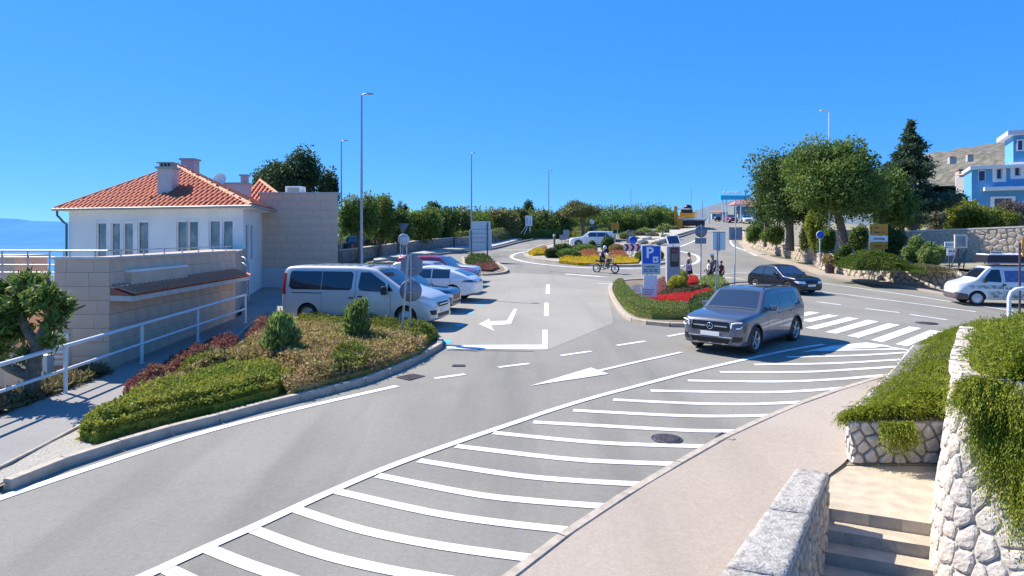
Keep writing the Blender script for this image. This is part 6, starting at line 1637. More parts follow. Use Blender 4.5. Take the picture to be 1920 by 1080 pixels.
ptree(1222,444,392,52,96,L_BUSH,'yellow-green bushy tree left of the orange truck',6500,.2,34,'broadleaf_tree',lowc=.03)
ptree(1250,440,388,40,104,L_OAK,'green tree directly beside the orange truck cab',5000,.2,35,'broadleaf_tree',lowc=.03)
ptree(1240,442,394,30,110,L_OLIVE,'olive tree half hidden behind the green trees by the truck',3500,.2,36,'broadleaf_tree',lowc=.03)
ptree(1112,447,403,36,104,L_DARK,'dark low tree filling the gap right of the forked tree',4000,.2,37,'broadleaf_tree',lowc=.03)
# far undergrowth as one mass
def fill_band(name, pts, h, n, m, lab, ls=.25, w=3, base=.1):
    P=[Vector((X(a,Y),Y)) for a,Y in pts]; rb_=ribbon(P,w); return cover(name,[(p[0],p[1]) for p in rb_],h,n,ls,m,lab,'undergrowth',edge=.6,base=base,lump=.4)
fill_band('undergrowth',[(640,60),(760,64),(860,72),(950,80),(1060,88),(1150,94),(1250,100)],2.9,20000,L_BUSH,'dark undergrowth filling the gaps under the far trees',w=4)
# rocky planted slope right of the roundabout exit
rockb=[Vector((p.x,p.y)) for p in PX([(1190,458),(1225,461),(1262,448),(1300,436),(1325,430)])]
rb2=[(p.x,p.y) for p in rockb]+[(X(1262,92),92),(X(1225,96),96),(X(1195,88),88)]
sheet('rock_garden_ground',[(p.x-.05,p.y+.6) for p in rockb]+rb2[5:],.3,mat('pale_rock_ground',(.5,.46,.38),.95,col2=(.38,.35,.27),nscale=.8,bump=.5,bscale=6),thick=.4)
for i,(px,py,w_,h_) in enumerate([(1175,448,26,12),(1196,446,30,13),(1222,447,26,10),(1208,440,30,12),(1240,440,30,12),(1262,434,26,10),(1248,448,18,7),(1232,455,16,6),(1190,455,22,9)]):
    globe(px,py,w_,h_,L_GREYG if i%3 else L_OLEA,['grey-green mounded shrub on the rocky slope','olive rounded shrub on the rocky slope'][0]+[', nearest the roundabout sign',', left of the middle',', low in front',', upper left',', upper middle',', highest by the truck',', small one near the kerb',', smallest above the solar panel',', left of the blue round sign'][i],'rock_garden_shrub',2200,.12,'shrub','mounded shrubs on the rocky slope')
ROCKM=mat('white_rock',(.58,.55,.48),.9,col2=(.45,.42,.36),nscale=4,bump=.8,bscale=8)
for i,(px,py,r) in enumerate([(1215,455,.5),(1238,460,.45),(1250,456,.4),(1205,460,.4),(1262,452,.35)]):
    c=G(px,py); mb=MB(); mb.ico((0,0,.1),(r*1.4,r,r*.6),2,.5,i); o=mb.build('rock',ROCKM,None,loc=(c.x,c.y+.6,c.z+.3)); tag(o,'pale boulder on the rocky slope, '+['left of the middle','second from the right and lowest','third from the right','leftmost and low by the kerb','rightmost'][i],'rock','pale boulders on the rocky slope')
def branchy(px,py,hpx,lean,lab,yucca=False):
    c=G(px,py); Y=c.y; h=hpx/F*Y; r=empty('young_tree',c,0,lab,'tree')
    mb=MB(); mb.tube([(0,0,0),(lean*.4*h,0,h*.5),(lean*h,0,h)],[.13,.1,.07],7); mb.tube([(lean*.4*h,0,h*.5),(-lean*.2*h,0,h*.85)],[.08,.04],6); mb.build('trunk',mat('pale_bark',(.5,.46,.38),.9),r)
    crown('crown',[(lean*h,0,h,.5,.5,.35),(-lean*.2*h,0,h*.85,.4,.4,.3)],500,.16,L_OLEA,r,2,.9,.3,core=0)
branchy(1238,449,24,.5,'pale pruned young tree with bare limbs on the rocky slope')
branchy(1246,421,28,0,'bare pale pole-like trunk beside the far trees')
# right side: walls, big trees, hedges --------------------------------------------
wl=[Vector((p.x+.95,p.y+.95,0)) for p in PX([(1382,452),(1392,464),(1410,472),(1440,480),(1480,490),(1510,497),(1522,507)])]
lowwall(wl[::-1], lambda u: 1.05, 'curved sunlit tan stone wall bending round the corner by the trees', STONET, MORTARL, .40, .5, -1, n=300, seed=41, gap=.04)
w2p=[Vector((p.x+1.0,p.y+1.0,0)) for p in PX([(1522,508),(1550,517),(1600,526),(1650,533),(1700,540),(1790,555)])]+[Vector((31,30,0))]
lowwall(w2p[::-1], lambda u: 1.15+.12*math.sin(u*1.3), 'rough dry stone wall of pale boulders below the green mound', mat('boulder_stone',(.58,.52,.42),.9,col2=(.44,.385,.30),nscale=5,bump=.8,bscale=10,island=.15), MORTAR, .42, .6, -1, n=300, seed=42, gap=.03, proud=.11)
wb2=empty('litter_bin',G(1549,517)+Vector((.5,.55,0)),0,'dark brown litter bin in a gap of the rough stone wall','litter bin')
mb=MB(); mb.lathe([(.26,.05),(.30,.75),(.33,.8),(.33,.84),(.27,.84),(.25,.1),(.001,.1)],16); mb.build('drum',mat('bin_brown',(.05,.03,.045),.6),wb2); mb=MB(); mb.tube([(0,.3,0),(0,.3,.95)],.03,6); mb.build('post',BLACK,wb2)
# raised terrace behind the wall
terr=[(p.x+.55,p.y+.3) for p in w2p]; tpoly=[(p.x+.6,p.y+.5) for p in wl]+terr[1:]+[(34,34),(60,44),(60,100),(40,110),(X(1390,95),95)]
bm=bmesh.new(); 
def tz(x,y): return gz(14,min(y,80))+1.0+max(0,(x-.47*y-1.5))*.03
vs=[bm.verts.new((a,b,0)) for a,b in tpoly]; f_=bm.faces.new(vs); bmesh.ops.triangulate(bm,faces=[f_])
for c in range(16,60,3):
    bmesh.ops.bisect_plane(bm,geom=bm.verts[:]+bm.edges[:]+bm.faces[:],plane_co=(c,0,0),plane_no=(1,0,0))
for c in range(30,110,3):
    bmesh.ops.bisect_plane(bm,geom=bm.verts[:]+bm.edges[:]+bm.faces[:],plane_co=(0,c,0),plane_no=(0,1,0))
for v in bm.verts: v.co.z=tz(v.co.x,v.co.y)
bmesh.ops.recalc_face_normals(bm,faces=bm.faces)
me=bpy.data.meshes.new('raised_ground'); bm.to_mesh(me); bm.free(); me.materials.append(DRY); o=obj('raised_ground',me); o['kind']='structure'
def TP(px, Y): x=X(px,Y); return Vector((x,Y,tz(x,Y)))
def ztop(py,Y): return Z(py,Y)
def rtree(px,Y,top_py,wpx,lowpy,m,lab,n,ls,seed,nb=14,name='broadleaf_tree',tr=.25,lean=(0,0),elong=1.3,lump=.36,core=.42,shell=.6,clump=0):
    b=TP(px,Y); H=Z(top_py,Y)-b.z; lo=Z(lowpy,Y)-b.z; w=wpx/F*Y/2
    bl=rblobs((lean[0],lean[1],(H+lo)/2),(w*.98,w*.85,(H-lo)/2*.93),nb,seed,.64,(.34,.55))
    return tree(name,b,H,bl,n,ls,m,lab,'tree','large trees above the right stone wall',tr=tr,lean=(lean[0]*.8,lean[1]),lump=lump,shell=shell,core=core,elong=elong,limbs=6)
rtree(1585,42,264,180,442,L_OAK,'big round-crowned green oak with a dark leaning trunk',34000,.15,51,lean=(-.9,0),tr=.28)
rtree(1480,50,280,152,450,leafmat('leaf_oak_dark',(.075,.135,.035),(.12,.18,.05),.45),'broad dense green tree nearest the road, left of the big oak',26000,.16,52,tr=.3)
rtree(1434,54,320,52,425,leafmat('leaf_thin',(.15,.16,.08),(.11,.15,.06),.4),'thin airy edge tree with reddish twigs at the left of the tree group',5000,.13,53,nb=10,core=.2,shell=.9,tr=.12)
rtree(1655,47,318,110,440,L_OAK,'green tree filling the gap between oak and conifer',18000,.16,54)
# conifer with tiered branches
def conifer(px,Y,top_py,base_py,wpx,lab):
    b=TP(px,Y); H=Z(top_py,Y)-b.z; w=wpx/F*Y/2; r=empty('conifer_tree',b,0,lab,'tree','large trees above the right stone wall')
    mb=MB(); mb.tube([(0,0,-.2),(.05,0,H*.5),(-.2,0,H)],[.3,.2,.03],9); mb.build('trunk',BARK,r)
    rd=random.Random(9); bl=[]; tb=MB()
    for k in range(74):
        t=rd.random()**.8; z=H*(.24+.74*t); rr=w*(1.02-t**1.1)*rd.uniform(.5,1.12); a=rd.uniform(0,6.28); 
        bl.append((rr*.62*math.cos(a)-.2*t,rr*.62*math.sin(a),z-.1*rr,rr*.5+.16,rr*.5+.16,.26+.16*(1-t)))
        tb.tube([(-.1*t,0,z-.25),(rr*.9*math.cos(a),rr*.9*math.sin(a),z+.05)],[.05,.02],5)
    bl+= [(-.2,0,H*.97,.12,.12,.5),(-.15,0,H*.9,.3,.3,.5)]
    tb.build('limb',BARK,r); crown('crown',bl,30000,.15,L_CEDAR,r,1.8,.75,.3,core=.45); return r
conifer(1712,50,226,440,168,'tall dark tiered cedar with a pointed leaning top')
# background greenery right
rtree(1790,56,372,120,445,L_LIME,'bright green ivy-like bush mass below the blue house',16000,.18,55,name='large_bush',nb=10)
rtree(1845,50,385,110,447,L_YEL,'large yellow-green shrub in front of the bright green mass',15000,.16,56,name='large_bush',nb=9)
rtree(1900,52,372,70,446,leafmat('leaf_bare',(.20,.15,.13),(.16,.13,.10),.3),'brownish bare twiggy bush at the right edge under the blue house',8000,.12,57,name='large_bush',nb=7,core=.5)
rtree(1690,52,378,70,436,L_OLEA,'greyish green bush in front of the cedar trunk',8000,.15,58,name='large_bush',nb=7)
rtree(1752,54,395,50,438,leafmat('leaf_pale_dry',(.3,.28,.2),(.2,.21,.12),.3),'pale dry bush beside the cedar foot',4000,.14,59,name='large_bush',nb=6,core=.4)
def rbush(px,Y,top_py,wpx,m,lab,n=5000,ls=.1,name='bush',base=None):
    b=TP(px,Y); H=Z(top_py,Y)-b.z; w=wpx/F*Y/2; return shrub(name,b,rblobs((0,0,H*.5),(w*.86,w*.7,H*.55),7,int(px)),n,ls,m,lab,'shrub','bushes on the right raised ground',core=.7,lump=.2)
rbush(1414,56,424,34,L_BUSH,'light green bush above the curved wall, leftmost')
rbush(1448,54,420,46,L_BUSH,'light green bush above the curved wall beside the pale sapling',6000)
rbush(1425,62,412,60,L_DARK,'dark bush behind the light green ones near the road crest',5000)
rbush(1527,45,404,38,L_LIME,'tall bright green cypress-like bush left of the white pole',9000,.1,'columnar_bush')
rbush(1548,44,428,34,L_OAK,'darker green upright bush by the blue round sign',6000)
rbush(1512,47,418,26,L_OLIVE,'narrow olive bush at the left of the columnar one',4000)
rbush(1582,39,464,36,leafmat('leaf_mound',(.12,.17,.03),(.16,.17,.05),.3),'small rounded yellow-green shrub at the foot of the oak')
rbush(1551,38,478,34,L_BROWN,'brown dry cushion shrub beside the white pole',3500,.07)
rbush(1668,40,430,60,L_DARK,'dark ivy covered bush against the left end of the boundary wall',8000,.11)
rbush(1610,44,425,46,L_OAK,'leafy shrub behind the oak trunk',5000)
rbush(1715,36,452,52,L_OLEA,'grey-green oleander shrub behind the left end of the mound',9000,.1)
rbush(1750,35,458,56,L_OLEA,'larger grey-green oleander shrub right of the mound in front of the wall',10000,.1)
# green mound
def spread(px0,px1,Ya,Yb,h,n,m,lab,ls=.07,name='creeping_juniper',base=0):
    pts=[(X(px0,Ya),Ya),(X((px0*2+px1)/3,Ya-.5),Ya-.6),(X((px0+px1*2)/3,Ya-1.2),Ya-1.4),(X(px1,Yb),Yb),(X(px1,Yb)+.6,Yb+2.6),(X((px0+px1)/2,Ya+2),Ya+2.4),(X(px0,Ya)+.3,Ya+2.6)]
    q=area_points(pts,n); e=np.clip(edge_dist(q,pts)/1.0,0,1)**.6; g=np.array([tz(a,b) for a,b in q]); t=h*e*(1+.08*np.sin(q[:,0]*5)*np.cos(q[:,1]*4))
    P=np.column_stack([q,g+base+t*(1-.35*rng.random(n)**2)]); V,Fq=leaves(P,ls,1.6)
    o=obj(name,npmesh(name,V,Fq,m)); tag(o,lab,'shrub',kind='stuff')
    bm=bmesh.new(); c=np.array(pts).mean(0); N=14; rings=[]
    for k in range(6):
        s=1-k/6*1.0; rings.append([bm.verts.new((c[0]+(a-c[0])*s*.97,c[1]+(b-c[1])*s*.97,tz(a,b)+base+h*.5*min(1,(k/6*1.8))**.6-.12)) for a,b in pts])
    for a,b in zip(rings,rings[1:]):
        for i in range(len(a)): bm.faces.new((a[i],a[(i+1)%len(a)],b[(i+1)%len(a)],b[i]))
    bm.faces.new(rings[-1]); bmesh.ops.recalc_face_normals(bm,faces=bm.faces)
    me=bpy.data.meshes.new('inner'); bm.to_mesh(me); bm.free(); me.materials.append(m); obj('inner_foliage',me,o)
L_MOUND=leafmat('leaf_juniper',(.10,.165,.022),(.135,.18,.03),.35)
spread(1602,1742,35.2,31.6,.85,22000,L_MOUND,'wide smooth bright green creeping shrub mound on the rough stone wall')
spread(1592,1640,36.5,35.0,.4,9000,L_BUSH,'small trailing green shrub spilling over the wall left of the mound')
spread(1735,1800,33.5,31.5,.18,5000,MATS['leaf_dry'],'dry straw coloured grass strip between mound and notice board',.06,'dry_grass')
# tall back wall
bwp=[(X(1655,41),41),(X(1690,40.5),40.5),(X(1800,38.5),38.5),(X(1925,36),36),(X(1990,35),35)]
def bz(x,y): return Z(506,y)-.2
r=empty('boundary_wall',(0,0,0),0,'tall pale rubble boundary wall behind the notice board and camper van','wall')
b_,fbw,Lbw=wall_body('core',bwp,lambda u: 2.55,.4,MORTARL,r,bz,1)
stones(r,fbw,Lbw,2.55,.36,STONET,.035,.05,61,300,prio=lambda u,v:-v)
mb=MB(); vs=[]
for i in range(13): u=Lbw*i/12; vs+=[fbw(u,2.56,.06),fbw(u,2.64,.06),fbw(u,2.64,-.45),fbw(u,2.56,-.45)]
mb.add(vs,[(i*4+a,i*4+(a+1)%4,i*4+4+(a+1)%4,i*4+4+a) for i in range(12) for a in range(4)]+[(0,1,2,3)]); mb.build('coping',COPING,r)
# pale wall glimpsed behind the oak trunk
gwall=empty('garden_wall',(X(1600,47),47,0),0,'pale rendered wall glimpsed behind the oak trunk and ivy','wall')
zz=TP(1600,47).z; mb=MB(); mb.box((0,0,zz+.8),(X(1640,47)-X(1560,47),.4,1.6)); mb.build('wall',mat('warm_render',(.60,.53,.40),.9,col2=(.45,.40,.32),nscale=2,bump=.4),gwall)
# blue house --------------------------------------------------------------------
BY=62.0
BL_=mat('blue_render',(.10,.34,.60),.8,col2=(.09,.30,.55),nscale=1.5); BWH_=mat('white_trim',(.78,.78,.8),.7)
bo=Vector((X(1829,BY),BY,0)); bh=empty('blue_house',bo,0,'light blue two storey house with white trims high on the right edge','house')
ang=R(-28); ux=Vector((math.cos(ang),math.sin(ang),0)); nx_=Vector((ux.y,-ux.x,0))
ff=lambda x,z,w: bo+ux*x+nx_*w+Vector((0,0,z))
def rowz(px,py):
    k=(px-960)/F; t=(k*bo.y-bo.x)/(ux.x-k*ux.y); Y=bo.y+ux.y*t; return t, Z(py,Y)
t1,_=rowz(2000,300); zr=rowz(1829,318)[1]; zb_=rowz(1829,352)[1]
wh=[]
for (pa,pb_,ya,yb) in ((1834,1849,319,340),(1868,1879,316,336),(1902,1913,309,330)):
    a,za=rowz(pa,ya); b,zb2=rowz(pb_,yb); wh.append((a,b,zb2,za))
wallq(ff,0,t1,zb_-3,zr,wh,.3,BL_,'wall',bh,bo)
for i,q in enumerate(wh):
    w_=window(ff,*q,bh,bo,inset=.15,pane=mat('blue_dark_glass',(.02,.03,.12),.15),t=.08)
    if i: mb=MB(); fbox(mb,ff,q[0]-.3,q[1]+.3,q[3],q[3]+.25,0,.06,bo); fbox(mb,ff,q[0]-.3,q[1]+.3,q[2]-.25,q[2],0,.06,bo); fbox(mb,ff,q[0]-.3,q[0]-.002,q[2]+.002,q[3]-.002,0,.055,bo); fbox(mb,ff,q[1]+.002,q[1]+.3,q[2]+.002,q[3]-.002,0,.055,bo); mb.build('window_trim',BWH_,bh)
mb=MB(); fbox(mb,ff,-.5,t1,zr,zr+.28,-5,.7,bo); mb.build('roof_slab',BWH_,bh)
mb=MB(); fbox(mb,ff,.6,t1,zb_-.35,zb_-.02,0,.9,bo); mb.build('balcony_slab',BWH_,bh)
a,za=rowz(1862,364); b,_=rowz(1896,364); mb=MB(); fbox(mb,ff,a-.2,b+.3,zb_-3,zb_-.9,.0,.12,bo); mb.build('lower_bay',BWH_,bh); mb=MB(); fbox(mb,ff,a+.1,b,zb_-2.8,zb_-1.1,.125,.15,bo); mb.build('lower_window',HWN,bh)
a,z1=rowz(1900,300); _,z2=rowz(1900,248)
mb=MB(); fbox(mb,ff,a,t1,zr+.28,z2-.3,-4,-.01,bo); mb.build('upper_wall',BL_,bh)
mb=MB(); fbox(mb,ff,a-.5,t1,z2-.3,z2+.1,-5,.6,bo); mb.build('upper_roof',mat('red_white_eave',(.7,.62,.66),.8),bh)
a2,za=rowz(1906,262); b2,zb3=rowz(1919,283); window(ff,a2,b2,zb3,za,bh,bo,inset=-.08,pane=MATS['blue_dark_glass'],t=.1)
mb=MB(); fbox(mb,ff,-.3,0,zb_-3,zr,-5,.0,bo); mb.build('side_wall',BL_,bh)
mb=MB(); mb.prism([(bo.x-3,bo.y+8),(bo.x-3,bo.y-3),(bo.x+25,bo.y-14),(bo.x+40,bo.y+8)],3,zb_-2.9); o=mb.build('house_terrace_ground',DRY); o['kind']='structure'
# ------------------------------------------------------------ lamps, signs, people, distant traffic
def lamp(px, Y, top_py, arm, lab, base_dz=0., r=.075, head=True, m=None, name='street_lamp'):
    m = m or STEEL; x = X(px, Y); z0 = gz(x, Y)+base_dz; zt = Z(top_py, Y); root = empty(name, (x,Y,z0), 0, lab, 'street lamp')
    mb = MB(); h = zt-z0; mb.tube([(0,0,0),(0,0,h*.5),(0,0,h)], [r*1.15,r*.85,r*.6], 10); mb.tube([(0,0,0),(0,0,.9)],[r*1.6,r*1.5],10); mb.build('pole', m, root)
    if arm:
        mb = MB(); mb.tube([(0,0,h-.05),(arm*.15,0,h+.03),(arm*.6,0,h+.06)], .035, 8); mb.build('arm', m, root)
        mb = MB(); mb.box((arm*.8,0,h+.06),(abs(arm)*.55,.2,.07),b=.02); mb.build('lamp_head', m, root)
    return root
lamp(678,33.5,178,.55,'tallest grey street lamp standing behind the silver van')
lamp(640,52,265,.45,'slimmer street lamp beside the annex and the pine')
lamp(884,56,288,.3,'street lamp behind the big sign board')
lamp(1029,86,320,.5,'slim street lamp on the far side of the roundabout')
lamp(1555,47,209,-.6,'street lamp with white lower pole behind the big oak',tz(X(1555,47),47)-gz(X(1555,47),47),m=WMET)
lamp(1183,105,352,0,'thin bare mast above the far trees',1,.05)
lamp(1296,118,350,0,'thin dark mast behind the orange truck',0,.05)
lamp(1317,116,376,.4,'short dark lamp mast right of the orange truck',0,.08)
lamp(1329,118,386,0,'pale short pole right of the orange truck',0,.1,m=LIGHTBACK)
lamp(1640,70,462,0,'thin wooden pole behind the orange board',0,.05) if False else None
BLUE = mat('sign_blue', (.01,.09,.55), .4); REDS = mat('sign_red', (.45,.005,.03), .4); WS = mat('sign_white', (.78,.79,.8), .4); ORS = mat('sign_orange', (.62,.25,.015), .5); PALEB = mat('sign_pale_blue', (.42,.52,.56), .5)
def S_(px, Y, lab, cat='sign', name='road_sign', base=None):
    x = X(px, Y); z = gz(x, Y) if base is None else base
    r = empty(name, (x,Y,z), 0, lab, cat); return r
def rect(r, x0,x1,y0,y1, m, name='panel', dy=0, t=.03, Y=None, rz=0, b=0):
    Y = Y or r.location.y; a,b_ = at(x0,y1,Y),at(x1,y0,Y); c=(a+b_)/2-r.location
    mb = MB(); mb.box((c.x,c.y+dy,c.z),(abs(b_.x-a.x),t,abs(b_.z-a.z)),b=b); return mb.build(name, m, r)
def disc(r, px,py,rad, m, name='panel', dy=0, n=28, t=.03, Y=None, rot=0):
    Y = Y or r.location.y; c = at(px,py,Y)-r.location; R_ = rad/F*Y
    mb = MB(); mb.lathe([(.001,-t/2),(R_,-t/2),(R_,t/2),(.001,t/2)], n, Matrix.Translation((c.x,c.y+dy,c.z)) @ Matrix.Rotation(R(90),4,'X') @ Matrix.Rotation(rot,4,'Z'), n > 12)
    return mb.build(name, m, r)
def post(r, px0, py0, px1, py1, m=STEEL, rad=.03, dy=.05, name='post'):
    Y = r.location.y; a = at(px0,py0,Y)-r.location; b = at(px1,py1,Y)-r.location
    mb = MB(); mb.tube([(a.x,dy,a.z),(b.x,dy,b.z)], rad, 8); return mb.build(name, m, r)
def flat(r, polys, m, name, dy, Y=None, t=.006):
    Y = Y or r.location.y; mb = MB()
    for pl in polys:
        P = [at(a,b,Y)-r.location for a,b in pl]; n=len(P)
        vs=[(p.x,dy-t,p.z) for p in P]+[(p.x,dy,p.z) for p in P]; mb.add(vs,[tuple(range(n)),tuple(range(n,2*n))[::-1]]+[(i,(i+1)%n,n+(i+1)%n,n+i) for i in range(n)])
    return mb.build(name, m, r)
# parking sign
r = S_(1217,27.4,'blue parking sign with a white P above grey and white information plates')
post(r,1214,585,1214,462,rad=.035); post(r,1222,580,1222,497,rad=.02,m=BLACK)
p=rect(r,1203,1239,460,496,WS,'panel',0); q=rect(r,1204.5,1237.5,461.5,494.5,BLUE,'blue_face',-.02,.006)
me=textmesh('P',.64,.004,bold=.016); me.materials.append(WS); c=at(1218,474.5,27.4)-r.location; obj('letter',me,r,loc=(c.x,-.028,c.z),rot=(R(90),0,0))
flat(r,[[(1224,481),(1234,481),(1234,492),(1224,492)]],WS,'symbol',-.024); flat(r,[[(1227,485),(1231,485),(1231,489),(1227,489)]],BLUE,'symbol_centre',-.032)
rect(r,1203.5,1238,497,514.5,PALEB,'grey_plate',0); flat(r,[[(1211,499.4),(1228,499.4),(1228,501),(1211,501)]]+[[(1207+k*9.5,505+j*3),(1214+k*9.5,505+j*3),(1214+k*9.5,506.2+j*3),(1207+k*9.5,506.2+j*3)] for k in range(3) for j in range(2)],DKTXT,'printed_lines',-.016)
rect(r,1207,1232,516,538,WS,'white_plate',-.005); rect(r,1202,1231,538.5,556.5,WS,'lower_plate',-.02)
flat(r,[[(1206,543+k*4),(1226-k*2,543+k*4),(1226-k*2,544+k*4),(1206,544+k*4)] for k in range(3)],DKTXT,'printed_lines',-.036)
# solar parking meter
r = S_(1262,33,'parking ticket machine with a tilted solar panel on top','parking meter','parking_meter')
rect(r,1249,1274,462,540,mat('meter_grey',(.42,.40,.44),.5),'cabinet',0,.35,b=.02); rect(r,1255,1271,464,500,mat('meter_dark',(.03,.02,.03),.2),'screen',-.18,.03,b=.004)
flat(r,[[(1257,468),(1269,468),(1269,472),(1257,472)]],mat('meter_red',(.4,.03,.05),.4),'red_label',-.198); flat(r,[[(1257,475),(1269,475),(1269,490),(1257,490)]],mat('meter_brown',(.22,.15,.13),.4),'notice',-.198)
c=at(1262,450,33)-r.location; mb=MB(); mb.box((0,0,0),(.66,.62,.03),M=Matrix.Translation(c)@Matrix.Rotation(R(48),4,'X')@Matrix.Rotation(R(4),4,'Z'),b=.004); mb.build('panel_frame',WS,r)
for i in range(6):
    for j in range(6): mb=MB(); mb.box(((i-2.5)*.093,(j-2.5)*.087,.018),(.085,.08,.006),M=Matrix.Translation(c)@Matrix.Rotation(R(48),4,'X')@Matrix.Rotation(R(4),4,'Z')); mb.build('solar_cell',mat('solar_cell',(.012,.016,.06),.15,coat=.6),r)
post(r,1262,464,1262,456,rad=.04,dy=.05)
# sign backs on the island
r = S_(1314,37,'grey back of a round sign with a small plate below it on a tall pole','sign','sign_seen_from_behind'); post(r,1313.5,534,1314.5,421,rad=.035,dy=-.03); disc(r,1314.5,434,11.5,SIGNBACK,dy=.03); rect(r,1303.5,1324.5,446,457,SIGNBACK,'lower_panel',.03)
r = S_(1345,28.3,'pale green back of a rectangular sign with a dark centre post','sign','sign_seen_from_behind'); post(r,1341,566,1346.5,434,rad=.035,dy=-.04); rect(r,1336,1346,436,469,LIGHTBACK,'panel',.0); rect(r,1348,1360,436,469,LIGHTBACK,'panel',.0); rect(r,1345.5,1349.5,436,470,SIGNBACK,'bracket',-.02,.06); rect(r,1336,1360,434.5,436,SIGNBACK,'frame',-.0,.05)
r = S_(1378,36,'dark grey back of a square sign on the pole nearest the curved wall','sign','sign_seen_from_behind'); post(r,1377,540,1379,405,m=LIGHTBACK,rad=.035,dy=-.03); rect(r,1368,1392,426,450,SIGNBACK,'panel',.03); rect(r,1367,1368.6,425,451,STEEL,'frame',.03,.05)
# octagon and round sign backs by the van
r = S_(770,19.7,'octagonal sign back above a round sign back on a post in the left bed','sign','sign_seen_from_behind')
post(r,769,645,771,476,rad=.032,dy=-.05); disc(r,772,498,22,SIGNBACK,n=8,rot=R(22.5),name='octagonal_panel',Y=19.7); disc(r,770,545,21,SIGNBACK,name='round_panel')
for py in (503,528,548): rect(r,764,777,py-1,py+1,STEEL,'clamp',-.04,.03)
r = S_(758,19.5,'bare leaning grey sign post beside the octagonal sign','post','leaning_post'); post(r,751,658,767,478,rad=.03,dy=-.12)
# far left signs
r = S_(757,50,'round white sign with a grey square frame on two thin posts'); disc(r,757,449,11,WS); post(r,751,482,751,444,m=WMET,dy=-.04); post(r,763,482,763,444,m=WMET,dy=-.04); rect(r,751,763,442,443.5,STEEL,'frame',-.04,.03)
r = S_(755,54,'dark bluish back of a triangular sign in front of the bushes','sign','sign_seen_from_behind'); flat(r,[[(744,419),(767,419),(755.5,439)]],SIGNBACK,'panel',0,t=.03); post(r,755,478,755,422,dy=.05)
r = S_(900,50,'large pale back of a direction board on two dark posts','sign','direction_board')
rect(r,880,922,430,470,mat('pale_board',(.55,.62,.66),.5),'panel',0); rect(r,884,920,415,429.5,MATS['pale_board'],'upper_panel',.0)
for py in (430,438,446,454): rect(r,886,916,py-.8,py+.8,STEEL,'brace',-.03,.04)
post(r,883.5,485,883.5,432,m=GUTD,rad=.05,dy=-.06); post(r,914,484,914,418,m=GUTD,rad=.05,dy=-.06)
r = S_(991,76,'small white notice board with slanting green supports','notice board','notice_board'); rect(r,985,998,404,424,WS,'panel'); flat(r,[[(987,408),(990,408),(990,421),(987,421)],[(993,411),(995,411),(995,422),(993,422)]],PALEB,'print',-.02); post(r,986,425,976,438,m=LIGHTBACK,rad=.05); post(r,989,425,982,440,m=LIGHTBACK,rad=.05); post(r,994,425,994,436,m=LIGHTBACK,rad=.05)
r = S_(839,70,'white hourglass shaped stand on the hedge','sign','white_stand'); flat(r,[[(835,416),(845,416),(841,428),(843,440),(836,440),(838,428)]],WS,'panel',0,t=.05); post(r,836,432,829,450,rad=.04)
r = S_(869,72,'white A-shaped ladder frame beside the dark bush','frame','ladder_frame'); post(r,872,421,863,440,m=WMET,rad=.05); post(r,873,421,874,440,m=WMET,rad=.05); post(r,867,432,874,432,m=WMET,rad=.04)
r = S_(893,84,'low building with brown layered roofs behind the direction board','building','park_building'); 
for k,(a,b,c_,d_) in enumerate(((872,917,398,402),(876,914,404,407),(874,916,409,412))): rect(r,a,b,c_,d_,mat('brown_roof',(.2,.12,.09),.9),'roof',k*.3,2.5)
rect(r,878,912,400,430,mat('brown_wall',(.32,.24,.2),.9),'wall',1.5,2)
r = S_(1154,80,'small blank orange direction sign on two posts'); rect(r,1146,1161,418,431,ORS); post(r,1149,462,1149,420,m=LIGHTBACK,rad=.04); post(r,1158,458,1158,415,m=LIGHTBACK,rad=.04)
r = S_(1186,53,'red and white chevron board on three pale posts at the roundabout')
rect(r,1169.5,1202,457,471,WS)
flat(r,[[(x,457.6),(x+5,457.6),(x+9,464),(x+4,464)] for x in (1171,1181.5,1192)]+[[(x+4,464),(x+9,464),(x+5,470.5),(x,470.5)] for x in (1171,1181.5,1192)],REDS,'chevron',-.02)
for xx in (1174,1184,1195): post(r,xx,491,xx,470,m=LIGHTBACK,rad=.045,dy=.03)
r = S_(1187,53.6,'round blue roundabout sign with three white arrows above the chevrons'); disc(r,1187,450.5,8,WS); disc(r,1187,450.5,7.2,BLUE,'blue_face',-.02); post(r,1187,478,1187,445,rad=.05,dy=.06)
for k in range(3):
    a0=R(90+k*120); pl=[]; 
    for t in (0,18,36,54,72): pl.append((1187+4.6*math.cos(a0+R(t)),450.5-4.6*math.sin(a0+R(t))))
    for t in (72,54,36,18,0): pl.append((1187+3.2*math.cos(a0+R(t)),450.5-3.2*math.sin(a0+R(t))))
    flat(r,[pl],WS,'arrow',-.026); flat(r,[[(1187+5.6*math.cos(a0+R(72)),450.5-5.6*math.sin(a0+R(72))),(1187+2.2*math.cos(a0+R(72)),450.5-2.2*math.sin(a0+R(72))),(1187+3.9*math.cos(a0+R(100)),450.5-3.9*math.sin(a0+R(100)))]],WS,'arrow_tip',-.0265)
r = S_(1180,56,'grey back of a small round sign just left of the blue roundabout sign','sign','sign_seen_from_behind'); disc(r,1180,436,5.5,SIGNBACK); rect(r,1175,1184,444,456,SIGNBACK); post(r,1180,475,1180,432,rad=.04)
r = S_(1056,64,'dark blue back of a square sign left of the distant white car','sign','sign_seen_from_behind'); rect(r,1049,1062,440,450,SIGNBACK); rect(r,1056,1068,431,446,SIGNBACK,'upper_panel',.06,b=.01); post(r,1053,466,1053,440); post(r,1061,462,1061,433,dy=.12)
